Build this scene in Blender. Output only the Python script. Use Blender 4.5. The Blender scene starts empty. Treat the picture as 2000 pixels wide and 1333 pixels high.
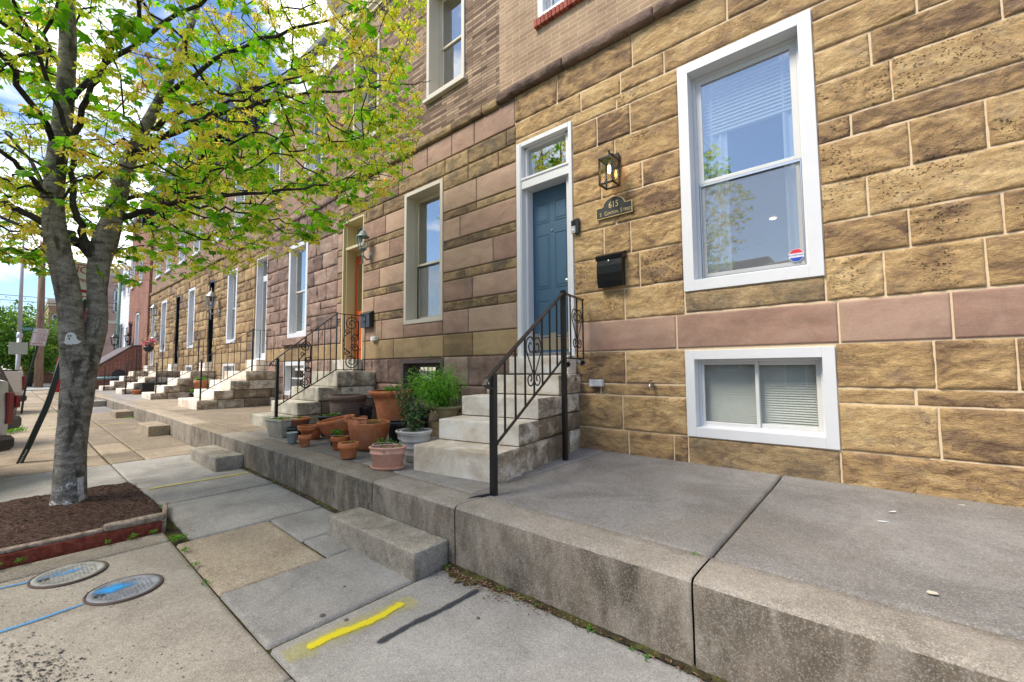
import bpy, bmesh, math, random
import numpy as np
from mathutils import Matrix, Vector
R = math.radians
C = bpy.context.scene.collection
SC = bpy.context.scene

# ------------------------------------------------------------------ camera, sky, sun, exposure
CAM_H = 1.53
def cam_axes(yaw, pitch, roll):
    f = np.array([-math.cos(yaw)*math.cos(pitch), math.sin(yaw)*math.cos(pitch), math.sin(pitch)])
    r = np.cross(f, [0, 0, 1]); r /= np.linalg.norm(r); u = np.cross(r, f)
    c, s = math.cos(roll), math.sin(roll)
    return c*r+s*u, -s*r+c*u, -f
ax = cam_axes(R(49.5906), R(3.6572), R(-0.4227))
cam = bpy.data.objects.new('camera', bpy.data.cameras.new('camera')); C.objects.link(cam)
cam.data.sensor_width = 36; cam.data.lens = 841.66*36/2000; cam.data.clip_start = .05; cam.data.clip_end = 3000
cam.matrix_world = Matrix(((ax[0][0], ax[1][0], ax[2][0], 0), (ax[0][1], ax[1][1], ax[2][1], 0), (ax[0][2], ax[1][2], ax[2][2], CAM_H), (0, 0, 0, 1)))
SC.camera = cam
SUN_EL, SUN_AZ = 52, 205          # azimuth counted from +y clockwise (towards +x)
sdir = Vector((math.sin(R(SUN_AZ))*math.cos(R(SUN_EL)), math.cos(R(SUN_AZ))*math.cos(R(SUN_EL)), math.sin(R(SUN_EL))))
w = bpy.data.worlds.new('World'); SC.world = w; w.use_nodes = True
nt = w.node_tree; N = nt.nodes; L = nt.links; N.clear()
out = N.new('ShaderNodeOutputWorld'); bg = N.new('ShaderNodeBackground'); sky = N.new('ShaderNodeTexSky')
sky.sky_type = 'NISHITA'; sky.sun_disc = False; sky.sun_elevation = R(SUN_EL); sky.sun_rotation = R(SUN_AZ)
sky.air_density = 1.0; sky.dust_density = .4; sky.ozone_density = 3
tc = N.new('ShaderNodeTexCoord'); mp = N.new('ShaderNodeMapping'); mp.inputs['Scale'].default_value = (1, 1, 2.2); mp.inputs['Location'].default_value = (1.5, 8.2, 3.3)
nz = N.new('ShaderNodeTexNoise'); nz.inputs['Scale'].default_value = 2.1; nz.inputs['Detail'].default_value = 9; nz.inputs['Roughness'].default_value = .56; nz.inputs['Distortion'].default_value = .25
cr = N.new('ShaderNodeValToRGB'); cr.color_ramp.elements[0].position = .515; cr.color_ramp.elements[1].position = .65
mix = N.new('ShaderNodeMixRGB'); mix.inputs[2].default_value = (10.8, 10.7, 10.6, 1)
L.new(tc.outputs['Generated'], mp.inputs[0]); L.new(mp.outputs[0], nz.inputs['Vector']); L.new(nz.outputs['Fac'], cr.inputs[0])
L.new(cr.outputs[0], mix.inputs[0]); tn = N.new('ShaderNodeMixRGB'); tn.blend_type = 'MULTIPLY'; tn.inputs[0].default_value = 1; tn.inputs[2].default_value = (.88, .93, 1.0, 1); L.new(sky.outputs[0], tn.inputs[1]); L.new(tn.outputs[0], mix.inputs[1]); L.new(mix.outputs[0], bg.inputs['Color'])
bg.inputs['Strength'].default_value = .1; L.new(bg.outputs[0], out.inputs[0])
sl = bpy.data.lights.new('sun', 'SUN'); sl.energy = 2.4; sl.angle = R(22); sl.color = (1, .91, .78)
so = bpy.data.objects.new('sun', sl); C.objects.link(so); so.rotation_euler = sdir.to_track_quat('Z', 'Y').to_euler()
SC.view_settings.view_transform = 'Standard'; SC.view_settings.look = 'None'; SC.view_settings.gamma = 1; SC.view_settings.exposure = 1.16
SC.cycles.max_bounces = 8; SC.cycles.transparent_max_bounces = 24; SC.cycles.use_denoising = True
SC.cycles.sample_clamp_indirect = 6

# ------------------------------------------------------------------ noise (numpy)
def _h(ix, iy, iz, s):
    n = (ix*374761393 + iy*668265263 + iz*2147483647 + s*1274126177) & 0xffffffff
    n = ((n ^ (n >> 13))*1274126177) & 0xffffffff
    n = ((n ^ (n >> 15))*2246822519) & 0xffffffff
    return ((n ^ (n >> 16)) & 0xffff)/65535.
def vn(p, s=0):
    p = np.asarray(p, float); i = np.floor(p).astype(np.int64); f = p-i; f = f*f*(3-2*f)
    r = 0
    for dx in (0, 1):
        for dy in (0, 1):
            for dz in (0, 1):
                wgt = (f[..., 0] if dx else 1-f[..., 0])*(f[..., 1] if dy else 1-f[..., 1])*(f[..., 2] if dz else 1-f[..., 2])
                r = r+wgt*_h(i[..., 0]+dx, i[..., 1]+dy, i[..., 2]+dz, s)
    return r
def fbm(p, s=0, o=4, g=.5):
    p = np.asarray(p, float); r = 0; a = 1; t = 0
    for k in range(o):
        r = r+a*vn(p*2**k+k*7.3, s+k); t += a; a *= g
    return r/t-.5

# ------------------------------------------------------------------ mesh builder
class MB:
    def __init__(s):
        s.v = []; s.f = []; s.m = []; s.t = []; s.n = 0; s.M = None; s.sm = []
    def add(s, V, F, mat=0, tone=.5, smooth=False):
        V = np.asarray(V, float).reshape(-1, 3)
        if s.M is not None:
            Mt = np.array(s.M); V = V@Mt[:3, :3].T+Mt[:3, 3]
        s.v.append(V); k = s.n
        for q in F: s.f.append(tuple(int(a)+k for a in q))
        s.m += [mat]*len(F); s.sm += [smooth]*len(F); s.n += len(V)
        s.t.append(np.broadcast_to(np.asarray(tone, float), (len(V),)))
    def grid(s, P, mat=0, tone=.5, flip=False, smooth=True):
        n, m = P.shape[:2]; idx = np.arange(n*m).reshape(n, m)
        a, b, c, d = idx[:-1, :-1].ravel(), idx[1:, :-1].ravel(), idx[1:, 1:].ravel(), idx[:-1, 1:].ravel()
        F = np.stack([a, d, c, b] if flip else [a, b, c, d], 1)
        s.add(P.reshape(-1, 3), F, mat, tone if np.ndim(tone) == 0 else np.asarray(tone).ravel(), smooth)
    def box(s, x0, x1, y0, y1, z0, z1, mat=0, tone=.5, ch=0):
        if ch <= 0:
            V = [(x, y, z) for x in (x0, x1) for y in (y0, y1) for z in (z0, z1)]
            s.add(V, [(0, 1, 3, 2), (4, 6, 7, 5), (0, 4, 5, 1), (2, 3, 7, 6), (0, 2, 6, 4), (1, 5, 7, 3)], mat, tone); return
        V = []; ix = {}
        c = ((x0, x1), (y0, y1), (z0, z1))
        for i in (0, 1):
            for j in (0, 1):
                for k in (0, 1):
                    base = [c[0][i], c[1][j], c[2][k]]; sg = [1-2*i, 1-2*j, 1-2*k]
                    for a in range(3):
                        q = [base[t]+(0 if t == a else sg[t]*ch) for t in range(3)]
                        ix[(i, j, k, a)] = len(V); V.append(q)
        F = []
        for a in range(3):
            b, d = (a+1) % 3, (a+2) % 3
            for sdd in (0, 1):
                o = []
                for (p, q) in ((0, 0), (1, 0), (1, 1), (0, 1)):
                    t = [0, 0, 0]; t[a] = sdd; t[b] = p; t[d] = q; o.append(ix[(t[0], t[1], t[2], a)])
                F.append(o if sdd else o[::-1])
            for p in (0, 1):
                for q in (0, 1):
                    o = []
                    for sdd in (0, 1):
                        t = [0, 0, 0]; t[a] = sdd; t[b] = p; t[d] = q; o.append((t[0], t[1], t[2]))
                    F.append([ix[o[0]+(b,)], ix[o[1]+(b,)], ix[o[1]+(d,)], ix[o[0]+(d,)]])
        for i in (0, 1):
            for j in (0, 1):
                for k in (0, 1): F.append([ix[(i, j, k, 0)], ix[(i, j, k, 1)], ix[(i, j, k, 2)]])
        s.add(V, F, mat, tone)
    def tube(s, pts, r, n=8, mat=0, tone=.5, cap=True, smooth=True, flat=None):
        P = np.asarray(pts, float); r = np.broadcast_to(np.asarray(r, float), (len(P),))
        T = np.gradient(P, axis=0); T /= np.linalg.norm(T, axis=1)[:, None]+1e-9
        u = np.cross(T[0], (0, 0, 1)); 
        if np.linalg.norm(u) < .1: u = np.cross(T[0], (0, 1, 0))
        u /= np.linalg.norm(u); rings = []
        a = np.arange(n)*2*math.pi/n+(math.pi/4 if n == 4 else 0)
        fx, fy = flat or (1, 1)
        for i in range(len(P)):
            u = u-T[i]*(u@T[i]); u /= np.linalg.norm(u); v = np.cross(T[i], u)
            rings.append(P[i]+r[i]*(np.cos(a)[:, None]*u*fx+np.sin(a)[:, None]*v*fy))
        V = np.concatenate(rings); F = []
        for i in range(len(P)-1):
            for j in range(n):
                k = (j+1) % n; F.append((i*n+j, i*n+k, (i+1)*n+k, (i+1)*n+j))
        if cap: F.append(tuple(range(n))[::-1]); F.append(tuple(range((len(P)-1)*n, len(P)*n)))
        s.add(V, F, mat, tone, smooth and n > 4)
    def lathe(s, prof, c=(0, 0, 0), n=32, mat=0, tone=.5, sx=1, sy=1, Mx=None, wob=0, seed=0):
        a = np.arange(n)*2*math.pi/n; V = []
        for r, z in prof: V.append(np.stack([r*np.cos(a)*sx, r*np.sin(a)*sy, np.full(n, z)], 1))
        V = np.concatenate(V)
        if wob: V[:, :2] *= (1+wob*fbm(V*9+seed, seed)[:, None])
        if Mx is not None: Mt = np.array(Mx); V = V@Mt[:3, :3].T+Mt[:3, 3]
        V = V+np.array(c); F = []
        for i in range(len(prof)-1):
            for j in range(n):
                k = (j+1) % n; F.append((i*n+j, i*n+k, (i+1)*n+k, (i+1)*n+j))
        s.add(V, F, mat, tone, True)
    def prism(s, poly, O, U, W, D, mat=0, tone=.5):
        O, U, W, D = map(np.array, (O, U, W, D)); n = len(poly)
        A = [O+p[0]*U+p[1]*W for p in poly]; B = [q+D for q in A]
        F = [tuple(range(n)), tuple(range(2*n-1, n-1, -1))]+[(i, i+n, (i+1) % n+n, (i+1) % n) for i in range(n)]
        s.add(A+B, F, mat, tone)
    def rough(s, x0, x1, y0, y1, z0, z1, amp=.004, side=None, res=.04, mat=0, tone=.5, seed=0, rnd=.012, faces='xXyYzZ'):
        """block with worn corners; side = {'x':amp,...} rock-faced sides"""
        side = side or {}
        def lin(a, b): 
            n = max(2, int(round((b-a)/res))); return np.concatenate([[a, a+rnd*.5], np.linspace(a+rnd, b-rnd, n), [b-rnd*.5, b]])
        X, Y, Z = lin(x0, x1), lin(y0, y1), lin(z0, z1)
        lo = np.array([x0, y0, z0]); hi = np.array([x1, y1, z1])
        for k in faces:
            a = 'xyz'.index(k.lower()); sg = 1 if k.isupper() else -1
            A, B = [(Y, Z), (X, Z), (X, Y)][a]
            g = np.stack(np.meshgrid(A, B, indexing='ij'), -1)
            P = np.zeros(g.shape[:2]+(3,)); o = [i for i in range(3) if i != a]
            P[..., o[0]] = g[..., 0]; P[..., o[1]] = g[..., 1]; P[..., a] = (hi if sg > 0 else lo)[a]
            # round the edges: pull in by distance to the inner box
            q = np.clip(P, lo+rnd, hi-rnd); d = P-q; ln = np.linalg.norm(d, axis=-1, keepdims=True)
            P2 = q+d/np.maximum(ln, 1e-9)*np.minimum(ln, rnd)
            e = np.minimum(np.minimum(g[..., 0]-A[0], A[-1]-g[..., 0]), np.minimum(g[..., 1]-B[0], B[-1]-g[..., 1]))
            am = side.get(k, 0); e1 = np.clip(e/.05, 0, 1)
            nn = fbm(P*6+seed*3.1, seed, 4)
            P2 = P2+(fbm(P*11+seed, seed+9, 3)*amp*2)[..., None]*np.array([1, 1, 1])*.7
            if am: 
                rg = np.abs(fbm(P*np.array([5, 5, 9])+seed, seed+3, 4))
                tt_ = P[..., 2]*11+P[..., o[0]]*3+6*fbm(P*2.5+seed, seed+6, 3); saw = tt_-np.floor(tt_); P2[..., a] += sg*e1*am*(.35+nn*1.9+rg*1.6+.55*saw**2+.5*fbm(P*24+seed, seed+8, 3))
            s.grid(P2, mat, tone, flip=(sg > 0) != (a == 1) and True or False)
    def build(s, name, mats, parent=None, bevel=0, fixn=False):
        me = bpy.data.meshes.new(name)
        V = np.concatenate(s.v) if s.v else np.zeros((0, 3))
        me.from_pydata(V.tolist(), [], s.f)
        if not isinstance(mats, (list, tuple)): mats = [mats]
        for m_ in mats: me.materials.append(m_)
        me.polygons.foreach_set('material_index', s.m); me.polygons.foreach_set('use_smooth', s.sm)
        at = me.attributes.new('tone', 'FLOAT', 'POINT'); at.data.foreach_set('value', np.concatenate(s.t).astype(np.float32))
        me.update()
        if fixn:
            bm = bmesh.new(); bm.from_mesh(me); bmesh.ops.recalc_face_normals(bm, faces=bm.faces); bm.to_mesh(me); bm.free()
        o = bpy.data.objects.new(name, me); C.objects.link(o)
        if parent is not None: o.parent = parent; o.matrix_parent_inverse = Matrix.Translation(-parent.location)
        if bevel:
            b = o.modifiers.new('bevel', 'BEVEL'); b.width = bevel; b.segments = 2; b.limit_method = 'ANGLE'
        return o
def thing(name, label, cat, loc=(0, 0, 0), group=None, kind=None):
    o = bpy.data.objects.new(name, None); C.objects.link(o); o.location = loc; o.empty_display_size = .1
    return tag(o, label, cat, group, kind)
def tag(o, label=None, cat=None, group=None, kind=None):
    if label: o['label'] = label
    if cat: o['category'] = cat
    if group: o['group'] = group
    if kind: o['kind'] = kind
    return o
def dup(o, dx=(0, 0, 0), label=None, parent=None):
    c = o.copy(); C.objects.link(c)
    if parent is not None: c.parent = parent
    else: c.location = o.location+Vector(dx)
    if label: c['label'] = label
    for ch in o.children: dup(ch, parent=c)
    return c

# ------------------------------------------------------------------ materials
def new(name):
    m = bpy.data.materials.new(name); m.use_nodes = True; n = m.node_tree.nodes; b = n['Principled BSDF']
    return m, n, m.node_tree.links, b
def flat(name, col, rough=.5, metal=0, spec=.5, noise=.12, scale=14, bump=0, bscale=120, emit=0):
    m, n, l, b = new(name); b.inputs['Roughness'].default_value = rough; b.inputs['Metallic'].default_value = metal
    b.inputs['Specular IOR Level'].default_value = spec
    t = n.new('ShaderNodeTexCoord'); z = n.new('ShaderNodeTexNoise'); z.inputs['Scale'].default_value = scale; z.inputs['Detail'].default_value = 5
    l.new(t.outputs['Object'], z.inputs['Vector'])
    x = n.new('ShaderNodeMixRGB'); x.inputs[1].default_value = tuple(c*(1-noise) for c in col)+(1,); x.inputs[2].default_value = tuple(min(1, c*(1+noise)) for c in col)+(1,)
    l.new(z.outputs['Fac'], x.inputs[0]); l.new(x.outputs[0], b.inputs['Base Color'])
    if bump:
        z2 = n.new('ShaderNodeTexNoise'); z2.inputs['Scale'].default_value = bscale; z2.inputs['Detail'].default_value = 6; l.new(t.outputs['Object'], z2.inputs['Vector'])
        bp = n.new('ShaderNodeBump'); bp.inputs['Strength'].default_value = 1; bp.inputs['Distance'].default_value = bump
        l.new(z2.outputs['Fac'], bp.inputs['Height']); l.new(bp.outputs[0], b.inputs['Normal'])
    if emit:
        b.inputs['Emission Color'].default_value = tuple(col)+(1,); b.inputs['Emission Strength'].default_value = emit
    return m
def stone(name, cols, pos=(.3, .5, .7), scale=5, stretch=(1, 1, 1), tone=.35, bump=.006, bscale=30, speck=0, pits=0, cracks=None, stain=None, stain_s=1.2, stain_str=(1, 1, 1), stain_r=(.5, .66), rough=.9, fine=.25, stain2=None):
    """base ramp by stretched noise + per block tone + fine grain + optional stains + bump"""
    m, n, l, b = new(name); b.inputs['Roughness'].default_value = rough; b.inputs['Specular IOR Level'].default_value = .25
    t = n.new('ShaderNodeTexCoord'); mp = n.new('ShaderNodeMapping'); mp.inputs['Scale'].default_value = stretch; l.new(t.outputs['Object'], mp.inputs[0])
    def noise(sc, d=6, r=.6, src=mp, dist=0):
        z = n.new('ShaderNodeTexNoise'); z.inputs['Scale'].default_value = sc; z.inputs['Detail'].default_value = d; z.inputs['Roughness'].default_value = r; z.inputs['Distortion'].default_value = dist
        l.new(src.outputs[0] if src is mp else src, z.inputs['Vector']); return z
    def over(col, c2, fac_out, amt=1):
        x = n.new('ShaderNodeMixRGB'); x.inputs[2].default_value = tuple(c2[:3])+(1,)
        if amt != 1:
            q = n.new('ShaderNodeMath'); q.operation = 'MULTIPLY'; q.inputs[1].default_value = amt; l.new(fac_out, q.inputs[0]); fac_out = q.outputs[0]
        l.new(fac_out, x.inputs[0]); l.new(col, x.inputs[1]); return x.outputs[0]
    def rmp(o_, a_, b_):
        q = n.new('ShaderNodeMapRange'); q.inputs['From Min'].default_value = a_; q.inputs['From Max'].default_value = b_; q.clamp = True; l.new(o_, q.inputs[0]); return q.outputs[0]
    z1 = noise(scale, 8, .62, dist=.6); a = n.new('ShaderNodeAttribute'); a.attribute_name = 'tone'
    ma = n.new('ShaderNodeMath'); ma.operation = 'MULTIPLY_ADD'; ma.inputs[1].default_value = tone; l.new(a.outputs['Fac'], ma.inputs[0])
    ms = n.new('ShaderNodeMath'); ms.operation = 'SUBTRACT'; l.new(z1.outputs['Fac'], ms.inputs[0]); ms.inputs[1].default_value = tone*.5
    l.new(ms.outputs[0], ma.inputs[2])
    rp = n.new('ShaderNodeValToRGB'); e = rp.color_ramp.elements
    while len(e) < len(cols): e.new(.5)
    for i, (c_, p_) in enumerate(zip(cols, pos)): e[i].position = p_; e[i].color = tuple(c_)+(1,)
    l.new(ma.outputs[0], rp.inputs[0]); col = rp.outputs[0]
    zf = noise(90, 3, .7, t.outputs['Object']); hs = n.new('ShaderNodeMixRGB'); hs.blend_type = 'MULTIPLY'; hs.inputs[0].default_value = 1
    fr = n.new('ShaderNodeMapRange'); fr.inputs['From Min'].default_value = .3; fr.inputs['From Max'].default_value = .7; fr.inputs['To Min'].default_value = 1-fine; fr.inputs['To Max'].default_value = 1+fine
    l.new(zf.outputs['Fac'], fr.inputs[0]); l.new(col, hs.inputs[1]); l.new(fr.outputs[0], hs.inputs[2]); col = hs.outputs[0]
    zm_ = noise(26, 5, .75); mmr = n.new('ShaderNodeMapRange'); mmr.inputs['From Min'].default_value = .3; mmr.inputs['From Max'].default_value = .7; mmr.inputs['To Min'].default_value = 1-fine*.9; mmr.inputs['To Max'].default_value = 1+fine*.7; l.new(zm_.outputs['Fac'], mmr.inputs[0])
    h2_ = n.new('ShaderNodeMixRGB'); h2_.blend_type = 'MULTIPLY'; h2_.inputs[0].default_value = 1; l.new(col, h2_.inputs[1]); l.new(mmr.outputs[0], h2_.inputs[2]); col = h2_.outputs[0]
    if cracks:
        zc = noise(cracks[0], 7, .62, dist=.8); s1 = n.new('ShaderNodeMath'); s1.operation = 'SUBTRACT'; s1.inputs[1].default_value = .5; l.new(zc.outputs['Fac'], s1.inputs[0]); s2 = n.new('ShaderNodeMath'); s2.operation = 'ABSOLUTE'; l.new(s1.outputs[0], s2.inputs[0])
        cf = n.new('ShaderNodeMapRange'); cf.inputs['From Min'].default_value = 0; cf.inputs['From Max'].default_value = cracks[1]; cf.inputs['To Min'].default_value = 1; cf.inputs['To Max'].default_value = 0; l.new(s2.outputs[0], cf.inputs[0])
        zk = noise(cracks[0]*.7, 3, .5, t.outputs['Object']); km = rmp(zk.outputs['Fac'], .5, .6); cm_ = n.new('ShaderNodeMath'); cm_.operation = 'MULTIPLY'; l.new(cf.outputs[0], cm_.inputs[0]); l.new(km, cm_.inputs[1]); col = over(col, tuple(c_*.45 for c_ in cols[0]), cm_.outputs[0], cracks[2])
    for st, sc_ in ((stain, stain_s), (stain2, stain_s*3.1)):
        if st:
            mp2 = n.new('ShaderNodeMapping'); mp2.inputs['Scale'].default_value = stain_str; mp2.inputs['Location'].default_value = (sc_, 2, 5); l.new(t.outputs['Object'], mp2.inputs[0])
            zs = noise(sc_, 9, .68, mp2.outputs[0], .4); col = over(col, st[:3], rmp(zs.outputs['Fac'], *stain_r), st[3] if len(st) > 3 else .8)
    if speck:
        vo = n.new('ShaderNodeTexVoronoi'); vo.inputs['Scale'].default_value = 190; l.new(t.outputs['Object'], vo.inputs['Vector'])
        x1 = n.new('ShaderNodeSeparateColor'); l.new(vo.outputs['Color'], x1.inputs[0])
        g1 = n.new('ShaderNodeMath'); g1.operation = 'GREATER_THAN'; g1.inputs[1].default_value = .80; l.new(x1.outputs[0], g1.inputs[0]); col = over(col, (.62, .58, .52), g1.outputs[0], speck*.55)
        g2 = n.new('ShaderNodeMath'); g2.operation = 'GREATER_THAN'; g2.inputs[1].default_value = .84; l.new(x1.outputs[1], g2.inputs[0]); col = over(col, (.07, .065, .06), g2.outputs[0], speck*.6)
    bp = n.new('ShaderNodeBump'); bp.inputs['Distance'].default_value = bump; bp.inputs['Strength'].default_value = 1
    zb = noise(bscale, 8, .7, dist=.3); h = zb.outputs['Fac']
    if pits:
        vp = n.new('ShaderNodeTexVoronoi'); vp.inputs['Scale'].default_value = 30; zv = noise(14, 3, .6, t.outputs['Object']); vv = n.new('ShaderNodeVectorMath'); vv.operation = 'MULTIPLY_ADD'; vv.inputs[1].default_value = (.09, .09, .09); l.new(zv.outputs['Color'], vv.inputs[0]); l.new(t.outputs['Object'], vv.inputs[2]); l.new(vv.outputs[0], vp.inputs['Vector'])
        pr = rmp(vp.outputs['Distance'], .12, .34); zp = noise(2.0, 2, .5, t.outputs['Object']); pm = rmp(zp.outputs['Fac'], .48, .56)
        inv = n.new('ShaderNodeMath'); inv.operation = 'SUBTRACT'; inv.inputs[0].default_value = 1; l.new(pr, inv.inputs[1])
        mm = n.new('ShaderNodeMath'); mm.operation = 'MULTIPLY'; l.new(inv.outputs[0], mm.inputs[0]); l.new(pm, mm.inputs[1])
        col = over(col, tuple(c_*.35 for c_ in cols[0]), mm.outputs[0], pits)
        sb = n.new('ShaderNodeMath'); sb.operation = 'MULTIPLY_ADD'; sb.inputs[1].default_value = -.9; l.new(mm.outputs[0], sb.inputs[0]); l.new(h, sb.inputs[2]); h = sb.outputs[0]
    l.new(h, bp.inputs['Height']); l.new(bp.outputs[0], b.inputs['Normal']); l.new(col, b.inputs['Base Color'])
    return m
def brick(name, c1, c2, mortar, bw=.215, bh=.075, ms=.008, off=.5, axis='x', blotch=.5, c3=None):
    m, n, l, b = new(name); b.inputs['Roughness'].default_value = .9; b.inputs['Specular IOR Level'].default_value = .2
    t = n.new('ShaderNodeTexCoord'); sp = n.new('ShaderNodeSeparateXYZ'); cb = n.new('ShaderNodeCombineXYZ'); l.new(t.outputs['Object'], sp.inputs[0])
    l.new(sp.outputs['X' if axis == 'x' else 'Y'], cb.inputs[0]); l.new(sp.outputs['Z'], cb.inputs[1])
    if axis == 'both':
        ad = n.new('ShaderNodeMath'); l.new(sp.outputs[0], ad.inputs[0]); l.new(sp.outputs[1], ad.inputs[1]); l.new(ad.outputs[0], cb.inputs[0])
    zw = n.new('ShaderNodeTexNoise'); zw.inputs['Scale'].default_value = 3; l.new(t.outputs['Object'], zw.inputs['Vector'])
    av = n.new('ShaderNodeVectorMath'); av.operation = 'MULTIPLY_ADD'; av.inputs[1].default_value = (.012, .012, 0); l.new(zw.outputs['Color'], av.inputs[0]); l.new(cb.outputs[0], av.inputs[2])
    bt = n.new('ShaderNodeTexBrick'); bt.offset = off; l.new(av.outputs[0], bt.inputs['Vector'])
    bt.inputs['Color1'].default_value = tuple(c1)+(1,); bt.inputs['Color2'].default_value = tuple(c2)+(1,); bt.inputs['Mortar'].default_value = tuple(mortar)+(1,)
    bt.inputs['Scale'].default_value = 1; bt.inputs['Mortar Size'].default_value = ms; bt.inputs['Mortar Smooth'].default_value = .25; bt.inputs['Bias'].default_value = 0
    bt.inputs['Brick Width'].default_value = bw; bt.inputs['Row Height'].default_value = bh
    z = n.new('ShaderNodeTexNoise'); z.inputs['Scale'].default_value = 1.3; z.inputs['Detail'].default_value = 8; z.inputs['Roughness'].default_value = .7; l.new(t.outputs['Object'], z.inputs['Vector'])
    mr = n.new('ShaderNodeMapRange'); mr.inputs['From Min'].default_value = .3; mr.inputs['From Max'].default_value = .7; mr.inputs['To Min'].default_value = 1-blotch*.5; mr.inputs['To Max'].default_value = 1+blotch*.4; l.new(z.outputs['Fac'], mr.inputs[0])
    mu = n.new('ShaderNodeMixRGB'); mu.blend_type = 'MULTIPLY'; mu.inputs[0].default_value = 1; l.new(bt.outputs['Color'], mu.inputs[1]); l.new(mr.outputs[0], mu.inputs[2])
    zg = n.new('ShaderNodeTexNoise'); zg.inputs['Scale'].default_value = 60; zg.inputs['Detail'].default_value = 4; l.new(t.outputs['Object'], zg.inputs['Vector'])
    mg = n.new('ShaderNodeMapRange'); mg.inputs['To Min'].default_value = .7; mg.inputs['To Max'].default_value = 1.3; l.new(zg.outputs['Fac'], mg.inputs[0])
    mu2 = n.new('ShaderNodeMixRGB'); mu2.blend_type = 'MULTIPLY'; mu2.inputs[0].default_value = 1; l.new(mu.outputs[0], mu2.inputs[1]); l.new(mg.outputs[0], mu2.inputs[2])
    l.new(mu2.outputs[0], b.inputs['Base Color'])
    hh = n.new('ShaderNodeMath'); hh.operation = 'MULTIPLY_ADD'; hh.inputs[1].default_value = -1.2; l.new(bt.outputs['Fac'], hh.inputs[0]); l.new(zg.outputs['Fac'], hh.inputs[2])
    bp = n.new('ShaderNodeBump'); bp.inputs['Distance'].default_value = .006; l.new(hh.outputs[0], bp.inputs['Height']); l.new(bp.outputs[0], b.inputs['Normal'])
    return m
def glass(name, base=.22, tint=(.85, .9, .9), rough=.0, wave=.0):
    m, n, l, b = new(name); n.remove(b); o = n['Material Output']
    tr = n.new('ShaderNodeBsdfTransparent'); tr.inputs[0].default_value = tuple(tint)+(1,); g = n.new('ShaderNodeBsdfGlossy'); g.inputs['Roughness'].default_value = rough; g.inputs['Color'].default_value = (.97, .95, .90, 1)
    lw = n.new('ShaderNodeLayerWeight'); lw.inputs['Blend'].default_value = .5; fr = n.new('ShaderNodeMath'); fr.operation = 'POWER'; fr.inputs[1].default_value = 4; l.new(lw.outputs['Facing'], fr.inputs[0]); mr = n.new('ShaderNodeMapRange'); mr.inputs['To Min'].default_value = base; mr.inputs['To Max'].default_value = 1
    l.new(fr.outputs[0], mr.inputs[0]); mx = n.new('ShaderNodeMixShader'); l.new(mr.outputs[0], mx.inputs[0]); l.new(tr.outputs[0], mx.inputs[1]); l.new(g.outputs[0], mx.inputs[2]); l.new(mx.outputs[0], o.inputs['Surface'])
    if wave:
        t = n.new('ShaderNodeTexCoord'); z = n.new('ShaderNodeTexNoise'); z.inputs['Scale'].default_value = 2.2; z.inputs['Detail'].default_value = 1; l.new(t.outputs['Object'], z.inputs['Vector'])
        bp = n.new('ShaderNodeBump'); bp.inputs['Distance'].default_value = wave; l.new(z.outputs['Fac'], bp.inputs['Height']); l.new(bp.outputs[0], g.inputs['Normal'])
    return m
def leafy(name, cols, trans=.55, rough=.5, spec=.35):
    m, n, l, b = new(name); n.remove(b); o = n['Material Output']
    a = n.new('ShaderNodeAttribute'); a.attribute_name = 'tone'; rp = n.new('ShaderNodeValToRGB'); e = rp.color_ramp.elements
    while len(e) < len(cols): e.new(.5)
    for i, c_ in enumerate(cols): e[i].position = i/(len(cols)-1); e[i].color = tuple(c_)+(1,)
    l.new(a.outputs['Fac'], rp.inputs[0])
    d = n.new('ShaderNodeBsdfPrincipled'); d.inputs['Roughness'].default_value = rough; d.inputs['Specular IOR Level'].default_value = spec; l.new(rp.outputs[0], d.inputs['Base Color'])
    t = n.new('ShaderNodeBsdfTranslucent'); g = n.new('ShaderNodeMixRGB'); g.blend_type = 'MULTIPLY'; g.inputs[0].default_value = 1; g.inputs[2].default_value = (1.6, 1.6, .8, 1); l.new(rp.outputs[0], g.inputs[1]); l.new(g.outputs[0], t.inputs[0])
    mx = n.new('ShaderNodeMixShader'); mx.inputs[0].default_value = trans; l.new(d.outputs[0], mx.inputs[1]); l.new(t.outputs[0], mx.inputs[2]); l.new(mx.outputs[0], o.inputs['Surface'])
    return m
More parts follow.
